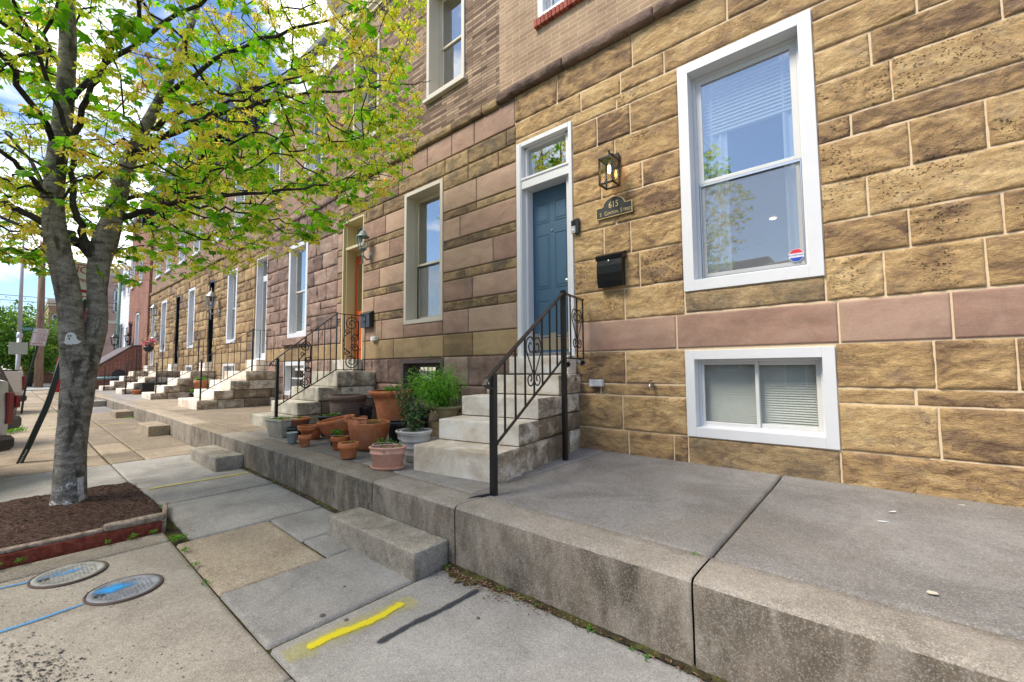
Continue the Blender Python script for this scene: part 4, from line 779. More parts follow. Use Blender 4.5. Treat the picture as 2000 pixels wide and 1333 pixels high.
# ------------------------------------------------------------------ stairs
def stoop(name, label, x0, x1, fronts, tops, z0, ywall, Mx=None, front='marble', side='marble_rock', seed=0, res=.045, sideamp=.034, group='stone stoops of the row', thr=None, loc=None, bl=.44):
    t = thing(name, label, 'steps', loc or ((x0+x1)/2, fronts[0], z0), group)
    for i, (f, zt) in enumerate(zip(fronts, tops)):
        zb = z0-.03 if i == 0 else tops[i-1]+.007
        b = MB(); b.M = Mx; e = f+bl if i < len(fronts)-1 else ywall
        b.rough(x0, x1, f, e, zb, zt, amp=.004, side={'X': sideamp, 'x': sideamp*.4}, res=res, seed=seed+i*7, mat=0, tone=.35+.4*((i*37) % 10)/10, faces='xyYzZ'); 
        b.rough(x0, x1+.0, f, e, zb, zt, amp=.004, side={'X': sideamp}, res=res*.7, seed=seed+i*7, mat=1, tone=.5, faces='X', rnd=.016)
        if e < ywall-.05:
            p = e+.012
            while p < ywall-.02:
                q = min(ywall, p+.62+.1*((i*13) % 5)); b.rough(x0+.02, x1-.012, p, q-.01, zb, zt-.004, amp=.005, side={'X': sideamp*.8}, res=res, seed=seed+i*11+int(p*10), mat=1, tone=(i*.31+p) % 1, faces='xXyZ'); p = q
        b.build('step', [M[front], M[side]], t)
    if thr:
        b = MB(); b.rough(thr[0], thr[1], thr[2], thr[3], thr[4], thr[5], amp=.003, res=.05, seed=seed+5, tone=.7); b.build('threshold', [M[front]], t)
    return t
rot9 = Matrix.Translation((-2.745, 3.0, 0)) @ Matrix.Rotation(R(9), 4, 'Z')
stoop('stoop', 'white marble steps leading up to the blue door', -1.06, 0, [0, .40, .82, 1.36], [.735, .965, 1.20, 1.447], .45, 2.02, rot9, seed=3, res=.03, thr=(-4.13, -3.11, 4.78, 5.06, 1.45, 1.70), loc=(-3.3, 3.0, .45))
# grout seams on the side of the steps
stoop('stoop', 'stained grey stone steps leading up to the orange door', -9.15, -7.97, [3.05, 3.42, 3.80, 4.16], [.71, .94, 1.2, 1.50], .49, 5.0, front='marble_old', side='marble_rock', seed=23, thr=(-9.42, -8.5, 4.78, 5.06, 1.5, 1.75))
stoop('stoop', 'pale stone steps in front of the white storm door', -14.75, -12.95, [3.12, 3.48, 3.84, 4.2], [.79, 1.02, 1.27, 1.52], .565, 5.0, seed=33, res=.06, thr=(-14.75, -13.87, 4.75, 5.06, 1.52, 1.85))
stoop('stoop', 'pale stone steps beside the wicker box, below the black glazed door', -19.8, -18.4, [3.15, 3.5, 3.86, 4.22], [.80, 1.03, 1.28, 1.53], .58, 5.0, seed=43, res=.08, thr=(-19.6, -18.93, 4.75, 5.06, 1.53, 1.83))
stoop('stoop', 'pale stone steps behind the wicker box', -24.85, -23.4, [3.1, 3.45, 3.8, 4.15], [.82, 1.05, 1.29, 1.54], .59, 5.0, seed=53, res=.1, thr=(-24.55, -23.88, 4.75, 5.06, 1.54, 1.83))
stoop('stoop', 'rough pale steps nearest the red brick house', -30.0, -28.75, [3.1, 3.5, 3.85, 4.2], [.82, 1.05, 1.29, 1.54], .6, 5.0, seed=63, res=.1, thr=(-29.65, -28.85, 4.75, 5.06, 1.54, 1.83))
# brick stoop of the red brick house
t = thing('stoop', 'red brick stair cheek sloping down in front of the brick house', 'steps', (-33, 3, .6))
b = MB(); b.prism([(2.45, .55), (5, .55), (5, 2.9), (4.5, 2.86), (2.45, 1.18)], (-36, 0, 0), (0, 1, 0), (0, 0, 1), (4.7, 0, 0)); b.build('cheek_wall', M['brickred'], t, fixn=True)
b = MB(); b.prism([(2.40, 1.18), (4.5, 2.88), (5, 2.92), (5, 3.0), (4.48, 2.97), (2.40, 1.27)], (-36.05, 0, 0), (0, 1, 0), (0, 0, 1), (4.8, 0, 0)); b.build('coping', M['brownpaint'], t, fixn=True)
b = MB(); b.prism([(3.7, .56)]+[(4.0+.3*math.cos(a), 1.3+.35*math.sin(a)) for a in np.linspace(math.pi, 0, 9)]+[(4.3, .56)], (-31.31, 0, 0), (0, 1, 0), (0, 0, 1), (.03, 0, 0)); b.build('dark_arch_panel', M['dark'], t, fixn=True)  # flat dark panel: the shade inside the arch opening, put in as colour
b = MB(); b.tube([(-31.1, 2.7, 1.17), (-31.1, 3.7, 1.2), (-31.1, 4.6, 1.24)], .07, 10); b.tube([(-31.1, 4.6, 1.24), (-31.1, 4.6, .6)], .05, 8); b.tube([(-31.1, 2.75, 1.17), (-31.1, 2.75, .6)], .05, 8); tag(b.build('painted_pipe', flat('pale_blue_pipe', (.22, .36, .37), .4)), 'pale blue painted pipe rail in front of the brick stair', 'pipe')
# low step blocks on the sidewalk
def step_block(x0, x1, y0, y1, z0, z1, mat, label, seed, chip=.006):
    b = MB(); b.rough(x0, x1, y0, y1, z0, z1, amp=chip, res=.03, seed=seed, rnd=.018, tone=.6, faces='xXyZ', mat=0)
    b.rough(x0+.0, x1-.0, y0+.0, y1, z0, z1, amp=chip, res=.03, seed=seed, rnd=.018, faces='Z', mat=1, tone=.6) if False else None
    tag(b.build('step_block', [M[mat]]), label, 'step', 'low step blocks against the terrace wall')
M['blockconc'] = stone('block_concrete', [(.17, .145, .115), (.31, .275, .22), (.40, .36, .30)], (.28, .5, .7), 4, (1, 1, 1), .3, .004, 80, speck=.5, fine=.3, stain=(.13, .115, .09, .6), stain_s=2.5, stain_r=(.52, .68))
step_block(-3.92, -2.63, 1.98, 2.31, -.03, .20, 'blockconc', 'wide pale concrete step block nearest the camera, by the tan slab', 3)
step_block(-8.38, -7.12, 1.96, 2.31, .05, .315, 'blockconc', 'grey concrete step block below the grey planter trough', 5)
step_block(-12.6, -11.45, 1.95, 2.31, .14, .40, 'tanconc', 'brown rough step block, second farther than the trough', 6, .012)
step_block(-16.4, -15.5, 1.95, 2.31, .24, .46, 'tanconc', 'small tan step block with weeds beside it', 7, .012)
step_block(-21.3, -20.3, 1.98, 2.31, .3, .53, 'blockconc', 'farthest rounded grey step block', 8, .02)

# ------------------------------------------------------------------ railings
def spiral(c, r0, turns, a0, d=1, n=26, r1=.012):
    o = []
    for i in range(n+1):
        s = i/n; a = a0+d*turns*2*math.pi*s; r = r0*(1-s)**.8+r1*s; o.append((c[0]+r*math.cos(a), c[1]+r*math.sin(a)))
    return o
class Plane2:
    def __init__(s, O, D): s.O = np.array(O, float); s.D = np.array(D, float)/np.linalg.norm(D)
    def __call__(s, p): return s.O+s.D*p[0]+np.array([0, 0, p[1]])
def railing(label, P1, P2, ytop, ybot, end, post_r=.019, bal_r=.008, nb=7, nb2=3, postZ=(None, None), scroll=None, curl=True, sq=4, group='black iron stair railings', cap=True, post2=True):
    """P1, P2 = feet of the lower and the upper post; ytop/ybot = heights of rail and bottom rail (lower, upper); end = far end of the level part"""
    P1, P2, E = map(np.array, (P1, P2, end)); t = thing('stair_railing', label, 'railing', tuple(P1), group)
    d1 = P2[:2]-P1[:2]; L1 = np.linalg.norm(d1); A = Plane2((P1[0], P1[1], 0), (d1[0], d1[1], 0)); d2 = E[:2]-P2[:2]; L2 = np.linalg.norm(d2); B = Plane2((P2[0], P2[1], 0), (d2[0], d2[1], 0))
    b = MB(); b.tube([A((0, P1[2])), A((0, ytop[0]-.0))], post_r*1.3, sq); b.build('post', M['black'], t)
    b = MB(); b.tube([A((L1, P2[2] if post2 else ybot[1])), A((L1, ytop[1]+(.03 if cap else 0)))], post_r*1.3 if post2 else bal_r*1.5, sq); b.build('post', M['black'], t)
    sl = (ytop[1]-ytop[0])/L1; s0 = -.13 if curl else -.02
    pts = [A((s0, ytop[0]+s0*sl)), A((0, ytop[0]+.012)), A((L1, ytop[1])), B((L2, ytop[1]+.0))]
    if curl: pts = [A((-.02, ytop[0]-.135)), A((-.075, ytop[0]-.12)), A((-.125, ytop[0]-.085)), A((-.135, ytop[0]-.12*sl-.03))]+[A((-.10, ytop[0]-.085*sl))]+pts[1:]
    b = MB(); b.tube(pts[:-1] if False else pts, post_r*(.85 if sq == 4 else .62), sq, flat=(1.25, .5) if sq == 4 else None); b.build('handrail', M['black'], t)
    b = MB(); b.tube([A((0, ybot[0])), A((L1, ybot[1])), B((L2, ybot[1]))], bal_r*1.25, 4); b.build('bottom_rail', M['black'], t)
    def bal(Pl, s, zb, zt):
        b = MB(); n = 14; a = [Pl((s, zb+(zt-zb)*i/n)) for i in range(n+1)]; b.tube(a, bal_r, 4); b.build('baluster', M['black'], t)
    for i in range(nb):
        s = L1*(i+1)/(nb+1); bal(A, s, ybot[0]+(ybot[1]-ybot[0])*s/L1, ytop[0]+sl*s-.01)
    for i in range(nb2):
        s = L2*(i+1)/(nb2+(0 if nb2 > 2 else 1)) if not scroll == 'tall' else L2*(i+1)/nb2; bal(B, min(s, L2-.01), ybot[1], ytop[1]-.01)
    def strip(Pl, pts2, r=.006): 
        b = MB(); b.tube([Pl(p) for p in pts2], r, 6, flat=(1, 1)); b.build('scroll', M['black'], t)
    def heart(Pl, c, w_, h_):
        cx, cz = c
        for sgn in (-1, 1):
            top = [(cx+sgn*(w_*.50-w_*.30+.30*w_*math.cos(a))*1.0, cz+h_*.36+.30*w_*math.sin(a)) for a in np.linspace(0, math.pi*1.15, 12)]
            q = spiral((cx+sgn*w_*.2, cz+h_*.36), w_*.30, 1.35, 0 if sgn > 0 else math.pi, sgn, 24, w_*.05)
            low = spiral((cx+sgn*w_*.24, cz-h_*.44), w_*.22, 1.2, math.pi if sgn > 0 else 0, sgn, 20, w_*.04)
            strip(Pl, q[::-1]+[(cx+sgn*w_*.5, cz+h_*.25), (cx+sgn*w_*.10, cz-h_*.25), (cx+sgn*.012, cz-h_*.36)]+low, .0075)
    if scroll == 'heart':
        s = L1*4/(nb+1); zm = (ybot[0]+(ybot[1]-ybot[0])*s/L1+ytop[0]+sl*s)/2; heart(A, (s, zm+.0), L1/(nb+1)*1.75, .42)
        heart(B, (L2*2/nb2 if nb2 > 2 else L2/2, (ybot[1]+ytop[1])/2), L2/nb2*1.5, .42)
    if scroll == 'tall':
        def panel(Pl, s0, s1, zb, zt):
            m = (s0+s1)/2; w_ = (s1-s0); h = zt-zb
            for k in (0, 1):
                y = (lambda f: zb+f*h) if k == 0 else (lambda f: zt-f*h)
                a0 = [(m+w_*.10, y(.50)), (m-w_*.28, y(.42)), (m-w_*.36, y(.30)), (m-w_*.05, y(.24))] if False else []
                c1 = (m+w_*.02, y(.15)); d = 1 if k == 0 else -1
                big = spiral(c1, w_*.40, 1.6, math.pi/2*d+.4*d, d, 34, .02)
                strip(Pl, [(m+w_*.42, y(.44)), (m+w_*.40, y(.30))]+[(p[0], p[1]) for p in spiral(c1, w_*.40, 1.7, 0, -d, 34, .02)], .0105)
                strip(Pl, spiral((m+w_*.22, y(.40)), w_*.24, 1.5, math.pi, -d, 26, .015)+[], .0105)
                sml = spiral((m-w_*.22, y(.29)), w_*.16, 1.1, 0, d, 18, .01); strip(Pl, sml, .008)
                strip(Pl, [(m-w_*.05, y(.29)), (m-w_*.42, y(.40)), (m-w_*.44, y(.50))], .0105)
        sA, sB = L1*3/(nb+1), L1*5/(nb+1); sm = (sA+sB)/2
        panel(A, sA, sB, ybot[0]+(ybot[1]-ybot[0])*sm/L1-.02, ytop[0]+sl*sm-.03)
        panel(B, L2*.2, L2*.78, ybot[1]+.01, ytop[1]-.02)
    return t
railing('square black iron handrail with heart scrolls beside the blue door steps', (-2.53, 2.72, .45), (-2.82, 4.25, .46), (1.49, 2.42), (.86, 1.65), (-2.93, 4.88, 1.45), nb=7, nb2=3, scroll='heart', post_r=.027, bal_r=.0105)
railing('curly black iron railing with spiral panels beside the orange door steps', (-8.03, 3.09, .71), (-8.03, 4.16, 1.5), (1.74, 2.63), (.90, 1.53), (-8.03, 4.78, 1.5), nb=8, nb2=4, scroll='tall', post_r=.024, bal_r=.0098, post2=False)
for X_, lb, y0 in ((-13.0, 'plain black railing beside the white storm door steps', 3.2), (-18.5, 'plain black railing in front of the black glazed door', 3.3), (-23.35, 'plain black railing with the pink flower basket on it', 3.2), (-28.72, 'farthest plain black railing, nearest the red brick house', 3.15)):
    railing(lb, (X_, y0, tz(X_)), (X_, y0+1.15, 1.5), (1.80, 2.64), (.98, 1.66), (X_, 4.9, 1.5), nb=7, nb2=3, post_r=.018, bal_r=.009, curl=X_ > -20)
# far side railing of the curly stair and of the third house
# conduit at the foot of the near post
b = MB(); b.tube([(-2.62, 2.5, .462), (-2.60, 2.58, .47), (-2.57, 2.66, .472), (-2.545, 2.71, .47)], .012, 6); tag(b.build('cable', M['darkplastic']), 'short black cable at the foot of the near railing post', 'cable')
b = MB(); b.M = rot9; b.rough(-1.0, -.12, 1.42, 1.92, 1.452, 1.468, amp=.002, res=.05, mat=0); tag(b.build('door_mat', M['darkplastic']), 'thin dark mat on the top step of the blue door', 'mat')
for (p, d, lb) in (((-2.90, 4.42, 1.60), (.62, -.62, -.30), 'silver tube camera with black lens, nearer to the post'), ((-2.93, 4.80, 1.62), (.6, -.5, -.25), 'silver camera with flat face at the wall end of the rail')):
    t = thing('security_camera', lb, 'camera', p, 'cameras under the near handrail'); d = Vector(d).normalized(); q = d.to_track_quat('Z', 'Y').to_matrix().to_4x4(); Mx = Matrix.Translation(p) @ q
    b = MB(); b.M = Mx; b.lathe([(0, -.07), (.028, -.07), (.034, -.06), (.036, .06), (.034, .085)], n=20); b.build('body', M['steel'], t)
    b = MB(); b.M = Mx; b.lathe([(.034, .085), (.030, .088), (.029, .06), (.012, .062), (.01, .07), (0, .072)], n=20); b.build('lens', M['darkplastic'], t)
    b = MB(); b.M = Mx; b.box(-.012, .012, -.05, -.034, -.03, .05); b.build('hood', M['darkplastic'], t)
    b = MB(); b.tube([p, (p[0], p[1], p[2]+.045)], .008, 6); b.build('bracket', M['darkplastic'], t)

# ------------------------------------------------------------------ things on the walls
def text(s, size, O, U, W, mat, parent, name='lettering', ext=.0015, sx=1.0, align='CENTER'):
    cu = bpy.data.curves.new(name, 'FONT'); cu.body = s; cu.size = size; cu.align_x = align; cu.align_y = 'CENTER'; cu.extrude = ext; cu.materials.append(mat)
    U = Vector(U).normalized(); W = Vector(W).normalized(); Nn = U.cross(W)
    o = bpy.data.objects.new(name, cu); C.objects.link(o)
    mw = Matrix(((U[0]*sx, W[0], Nn[0], O[0]), (U[1]*sx, W[1], Nn[1], O[1]), (U[2]*sx, W[2], Nn[2], O[2]), (0, 0, 0, 1)))
    if parent is not None: o.parent = parent; o.matrix_parent_inverse = Matrix.Translation(-parent.location)
    me = bpy.data.meshes.new_from_object(o); bpy.data.objects.remove(o); o = bpy.data.objects.new(name, me); C.objects.link(o)
    if parent is not None: o.parent = parent; o.matrix_parent_inverse = Matrix.Translation(-parent.location)
    o.matrix_basis = mw; return o
M['gold'] = flat('gold_lettering', (.62, .48, .22), .4, .3)
t = thing('house_sign', 'black arched house number plaque reading 615 with gold lettering', 'sign', (-2.49, 4.96, 3.46))
def arch_poly(g=0):
    p = [(-.25+g, -.075+g), (.25-g, -.075+g), (.25-g, .075-g), (.17, .075-g)]; r = .155-g
    p += [(r*math.cos(a), .068+r*.72*math.sin(a)) for a in np.linspace(0.05, math.pi-.05, 16)]; p += [(-.17, .075-g), (-.25+g, .075-g)]; return p
b = MB(); b.prism(arch_poly(), (-2.49, 4.965, 3.535), (1, 0, 0), (0, 0, 1), (0, -.022, 0)); pl = b.build('plaque_border', M['gold'], t, fixn=True)
b = MB(); b.prism(arch_poly(.009), (-2.49, 4.944, 3.535), (1, 0, 0), (0, 0, 1), (0, -.003, 0)); b.build('plaque', flat('plaque_black', (.018, .018, .017), .5), t, fixn=True)
text('615', .115, (-2.49, 4.9405, 3.612), (1, 0, 0), (0, 0, 1), M['gold'], t, 'number', sx=.82)
text('S', .07, (-2.675, 4.9405, 3.513), (1, 0, 0), (0, 0, 1), M['gold'], t, sx=.8); text('C', .075, (-2.60, 4.9405, 3.513), (1, 0, 0), (0, 0, 1), M['gold'], t, sx=.8); text('LINTON', .052, (-2.505, 4.9405, 3.508), (1, 0, 0), (0, 0, 1), M['gold'], t, sx=.82)
text('S', .075, (-2.385, 4.9405, 3.513), (1, 0, 0), (0, 0, 1), M['gold'], t, sx=.8); text('TREET', .052, (-2.30, 4.9405, 3.508), (1, 0, 0), (0, 0, 1), M['gold'], t, sx=.82)
# rectangular lantern by the blue door
def bars(mb, pts, r): 
    for p, q in pts: mb.tube([p, q], r, 4)
t = thing('wall_lantern', 'black rectangular glass lantern with lit bulb above the number plaque', 'lamp', (-2.45, 4.97, 4.0))
b = MB(); b.box(-2.51, -2.40, 4.93, 4.965, 3.96, 4.26, ch=.004); b.build('backplate', M['black'], t)
b = MB(); b.tube([(-2.455, 4.94, 4.20), (-2.455, 4.88, 4.225), (-2.455, 4.80, 4.215), (-2.455, 4.78, 4.19)], .012, 8); b.tube([(-2.455, 4.78, 4.12), (-2.455, 4.78, 4.225)], .008, 8); b.tube([(-2.455, 4.78, 4.225), (-2.455, 4.78, 4.25)], .014, 8); b.build('arm', M['black'], t)
lx0, lx1, ly0, ly1, lz0, lz1 = -2.545, -2.365, 4.69, 4.87, 3.80, 4.12
b = MB(); cs = [(lx0, ly0), (lx1, ly0), (lx1, ly1), (lx0, ly1)]
for (x, y) in cs: b.box(x-.008, x+.008, y-.008, y+.008, lz0, lz1)
for zz in (lz0, lz1):
    for i in range(4): p, q = cs[i], cs[(i+1) % 4]; b.box(min(p[0], q[0])-.009, max(p[0], q[0])+.009, min(p[1], q[1])-.009, max(p[1], q[1])+.009, zz-.01, zz+.01)
b.box(lx0-.005, lx1+.005, ly0-.005, ly1+.005, lz1+.008, lz1+.018); b.build('frame', M['black'], t)
b = MB()
for (a0, a1, c0, c1) in ((lx0+.009, lx1-.009, ly0, ly0+.002), (lx0+.009, lx1-.009, ly1-.002, ly1), (lx0, lx0+.002, ly0+.009, ly1-.009), (lx1-.002, lx1, ly0+.009, ly1-.009)): b.box(a0, a1, c0, c1, lz0+.01, lz1-.01)
b.build('glass_pane', M['lampglass'], t)
b = MB(); b.tube([(-2.455, 4.78, 4.12), (-2.455, 4.78, 4.05)], .016, 10); b.build('socket', M['white'], t)
b = MB(); b.lathe([(0, -.10), (.014, -.095), (.018, -.06), (.017, -.02), (.012, 0)], (-2.455, 4.78, 4.05), 12); b.build('bulb', flat('warm_bulb', (1, .50, .16), emit=12), t)
# black mailbox
t = thing('mailbox', 'black wall mailbox with curved front below the number plaque', 'mailbox', (-2.53, 4.95, 2.55))
prof = [(4.96, 2.56), (4.885, 2.545), (4.862, 2.62), (4.85, 2.72), (4.853, 2.82), (4.865, 2.90), (4.865, 2.955), (4.96, 2.985)]
b = MB(); P = np.array([[(xx, y, z) for y, z in prof] for xx in (-2.70, -2.36)]); b.grid(P, 0, .5, flip=True, smooth=False)
for k in (0, 1): b.add([P[k, i] for i in range(8)], [tuple(range(8))])
b.build('box', flat('satin_black_steel', (.014, .014, .016), .28, .3), t, bevel=.004, fixn=True)
b = MB(); b.prism([(4.97, 2.90), (4.855, 2.895), (4.845, 2.945), (4.87, 2.965), (4.97, 3.0)], (-2.715, 0, 0), (0, 1, 0), (0, 0, 1), (.37, 0, 0)); b.build('lid', flat('black_lid', (.012, .012, .014), .3, .3), t, bevel=.003, fixn=True)
b = MB(); b.lathe([(0, 0), (.016, 0), (.015, .006), (.006, .01), (0, .01)], (-2.53, 4.851, 2.87), 14, Mx=Matrix.Rotation(R(90), 4, 'X')); b.build('lock', M['steel'], t)
# doorbell
t = thing('doorbell', 'black and silver video doorbell beside the blue door', 'doorbell', (-3.06, 4.96, 3.35))
b = MB(); b.box(-3.075, -3.005, 4.93, 4.97, 3.345, 3.555, ch=.004); b.build('wedge', M['darkplastic'], t)
b = MB(); b.box(-3.12, -3.055, 4.925, 4.955, 3.36, 3.46, ch=.004); b.build('face', flat('silver_plastic', (.5, .5, .5), .35, .4), t)
b = MB(); b.box(-3.12, -3.055, 4.924, 4.955, 3.462, 3.54, ch=.004); b.build('camera_panel', M['blackdoor'], t)
b = MB(); b.lathe([(0, 0), (.018, 0), (.017, .004), (0, .006)], (-3.088, 4.925, 3.40), 16, Mx=Matrix.Rotation(R(90), 4, 'X')); b.build('button', M['white'], t)
def outlet(x, z, lb):
    t = thing('outlet_cover', lb, 'outlet', (x, 4.97, z)); b = MB(); b.box(x-.09, x+.09, 4.915, 4.985, z-.045, z+.045, ch=.006); b.build('box', M['white'], t)
    b = MB(); b.box(x-.02, x+.075, 4.908, 4.916, z-.035, z+.035, ch=.003); b.build('flap', M['vinyl'], t)
outlet(-2.79, 1.335, 'white outdoor outlet cover beside the marble steps'); outlet(-7.98, 2.17, 'white outlet cover under the small black mailbox')
t = thing('garden_tap', 'small red handled tap in the golden wall', 'tap', (-2.06, 4.95, 1.34))
b = MB(); b.tube([(-2.06, 4.99, 1.335), (-2.06, 4.90, 1.335), (-2.06, 4.89, 1.27)], .012, 8); b.tube([(-2.06, 4.93, 1.335), (-2.06, 4.925, 1.375)], .007, 6); b.build('spout', M['steel'], t)
b = MB(); b.lathe([(0, 0), (.028, 0), (.028, .008), (0, .01)], (-2.06, 4.925, 1.375), 10); b.build('handle', flat('red_handle', (.35, .03, .02)), t)
# round sticker of the alarm firm in the big window
t = thing('window_sticker', 'red, white and blue octagonal sticker in the corner of the big window', 'sticker', (-.6, 5.13, 2.57))
oc = [(.068*math.cos(a), .068*math.sin(a)) for a in np.linspace(R(22.5), R(382.5), 9)[:-1]]
def clip(z0, z1, s=1.0):
    ys = np.linspace(z0, z1, 5); e = lambda z: min(.0628, (.0628+.026-abs(z)))*s
    return [(-e(z), z) for z in ys]+[(e(z), z) for z in ys[::-1]]
for nm, p, c, dy in (('backing', [(x*1.04, y*1.04) for x, y in oc], 'white', 0), ('red_band', clip(.022, .0615, .96), 'sred', .0012), ('blue_band', clip(-.0615, -.022, .96), 'sblue', .0012)):
    if c not in M: M[c] = flat(c, (.55, .03, .05) if c == 'sred' else (.02, .06, .35), .4)
    b = MB(); b.prism(p, (-.592, 5.150-dy, 2.655), (1, 0, 0), (0, 0, 1), (0, -.001, 0)); b.build(nm, M[c], t, fixn=True)
text('ACKERMAN', .027, (-.592, 5.1475, 2.655), (1, 0, 0), (0, 0, 1), M['sblue'], t, ext=.0004, sx=.95)
# grey green lantern and small mailbox of the second house
def lantern(name, label, x, y, z, s, mat, wall=5.0, arm=True, gl='lampglass', group=None):
    t = thing(name, label, 'lamp', (x, wall-.02, z), group); n = 6
    b = MB(); b.lathe([(0, .44*s), (.012*s, .42*s), (.006*s, .38*s), (.02*s, .36*s), (.05*s, .34*s), (.10*s, .26*s), (.13*s, .235*s), (.13*s, .22*s), (.10*s, .22*s)], (x, y, z), n); b.build('roof', mat, t)
    b = MB(); b.lathe([(.108*s, .22*s), (.075*s, -.02*s)], (x, y, z), n); b.build('glass_pane', M[gl], t)
    b = MB()
    for i in range(n): a = i*2*math.pi/n; b.tube([(x+.108*s*math.cos(a), y+.108*s*math.sin(a), z+.22*s), (x+.076*s*math.cos(a), y+.076*s*math.sin(a), z-.02*s)], .007*s, 4)
    b.lathe([(.0, -.08*s), (.03*s, -.07*s), (.05*s, -.045*s), (.08*s, -.03*s), (.08*s, -.01*s), (.07*s, -.01*s)], (x, y, z), n); b.build('frame', mat, t)
    b = MB(); b.tube([(x, y, z-.05*s), (x, y, z-.18*s), (x, y, z-.30*s), (x, y, z-.33*s)], [.02*s, .012*s, .016*s, .004*s], 8)
    if arm: b.tube([(x, wall, z-.12*s), (x, wall-.03, z-.19*s), (x, (y+wall)/2, z-.22*s), (x, y+.02, z-.16*s), (x, y, z-.14*s)], .016*s, 8); b.lathe([(0, 0), (.06*s, 0), (.055*s, .02*s), (0, .03*s)], (x, wall, z-.12*s), 14, Mx=Matrix.Rotation(R(90), 4, 'X'))
    b.build('arm', mat, t)
    b = MB(); b.lathe([(0, 0), (.02*s, .01*s), (.022*s, .06*s), (0, .1*s)], (x, y, z+.02*s), 8); b.build('bulb', M['white'], t)
M['verdigris'] = flat('weathered_grey_green_metal', (.19, .235, .225), .5, .5); M['pewter'] = flat('pewter_metal', (.34, .34, .33), .35, .7)
lantern('wall_lantern', 'weathered grey-green carriage lantern beside the orange door', -8.22, 4.80, 4.10, 1.05, M['verdigris'])
lantern('wall_lantern', 'big pewter and glass lantern by the black glazed door', -18.3, 4.72, 3.86, 1.5, M['pewter'])
lantern('wall_lantern', 'pewter lantern high on the golden wall beside the red brick house', -27.85, 4.75, 4.4, 1.4, M['pewter'])
lantern('wall_lantern', 'black lantern on the red brick wall', -33.9, 4.62, 3.35, 1.3, M['black'], wall=4.88)
lantern('wall_lantern', 'large black lantern on the white corner house', -38.6, 4.62, 3.35, 1.9, M['black'], wall=4.96)
t = thing('mailbox', 'small dark mailbox beside the orange door', 'mailbox', (-8.25, 4.97, 2.42))
b = MB(); b.prism([(4.98, 2.42), (4.88, 2.42), (4.88, 2.70), (4.98, 2.74)], (-8.42, 0, 0), (0, 1, 0), (0, 0, 1), (.36, 0, 0)); b.build('box', M['darkplastic'], t, bevel=.004, fixn=True)
b = MB(); b.prism([(4.985, 2.735), (4.87, 2.69), (4.868, 2.71), (4.985, 2.775)], (-8.43, 0, 0), (0, 1, 0), (0, 0, 1), (.38, 0, 0)); b.build('lid', M['darkplastic'], t, fixn=True)
b = MB(); b.lathe([(0, 0), (.05, 0), (.045, .012), (0, .016)], (-8.24, 4.88, 2.56), 12, Mx=Matrix.Rotation(R(90), 4, 'X')); b.build('emblem', M['black'], t)
t = thing('mailbox', 'small black mailbox on the red brick wall below the lantern', 'mailbox', (-33.4, 4.8, 2.5)); b = MB(); b.prism([(4.87, 2.45), (4.72, 2.45), (4.72, 2.8), (4.87, 2.86)], (-33.6, 0, 0), (0, 1, 0), (0, 0, 1), (.4, 0, 0)); b.build('box', M['black'], t, fixn=True)
b = MB(); b.box(-28.3, -28.0, 4.9, 4.99, 3.3, 3.55, ch=.01); tag(b.build('wall_box', M['cream']), 'small cream box fixed to the golden wall near the white door', 'box')
# scattered chips and leaf on the terrace
for (x, y, w_, h_, a, mt, lb) in ((-.03, 3.97, .07, .008, .3, 'white', 'thin white paint flake on the terrace'), (.02, 4.27, .06, .022, .8, 'white', 'white paint chip near the golden wall'), (.14, 2.88, .045, .03, .2, 'cream', 'pale dry leaf lying on the terrace nearest the edge'), (.43, 4.80, .05, .02, .5, 'cream', 'pale chip at the foot of the golden wall')):
    b = MB(); r_ = random.Random(int(x*100)); P = [(x+w_/2*math.cos(t_)*math.cos(a)-h_/2*math.sin(t_)*math.sin(a), y+w_/2*math.cos(t_)*math.sin(a)+h_/2*math.sin(t_)*math.cos(a), tz(x)+.006+.004*r_.random()) for t_ in np.linspace(0, 2*math.pi, 9)[:-1]]
    b.add(P+[(p[0], p[1], p[2]-.004) for p in P], [tuple(range(8)), tuple(range(15, 7, -1))]+[(i, i+8, (i+1) % 8+8, (i+1) % 8) for i in range(8)]); tag(b.build('paint_chip' if mt == 'white' else 'fallen_leaf', M[mt], fixn=True), lb, 'chip' if mt == 'white' else 'leaf')

# ------------------------------------------------------------------ foliage helpers
LEAF = np.array([(0, 0), (.10, .05), (.30, .02), (.50, .12), (.36, .26), (.56, .44), (.34, .46), (.28, .60), (.14, .52), (0, .95)])
def leaf_shape():
    r = [(x, y) for x, y in LEAF]; l = [(-x, y) for x, y in LEAF[::-1][1:-1]]; return np.array(r+l)
LS = leaf_shape()
def add_leaf(VV, FF, TT, p, d, up, size, tone, simple=None, droop=.35):
    """a folded, drooping leaf; d = direction of the midrib"""
    s = LS if simple is None else simple
    d = d/np.linalg.norm(d); w_ = np.cross(d, up); w_ /= np.linalg.norm(w_)+1e-9; n = np.cross(w_, d)
    q = p+size*(s[:, :1]*w_+s[:, 1:]*d)+size*n*(np.abs(s[:, :1])*-.35-droop*s[:, 1:]**2)
    k = VV[0]; c = p+size*.35*d-size*droop*.12*n; VV[1].append(np.vstack([q, c])); m = len(s)
    FF.extend([(k+i, k+(i+1) % m, k+m) for i in range(m)]); VV[0] = k+m+1; TT.extend([tone]*(m+1))
OV = np.array([(0, 0), (.30, .30), (.34, .60), (.0, 1.0), (-.34, .60), (-.30, .30)])
def leafmesh(name, VV, FF, TT, mat, parent=None):
    b = MB(); b.add(np.concatenate(VV[1]), FF, 0, np.array(TT), False); return b.build(name, mat, parent)
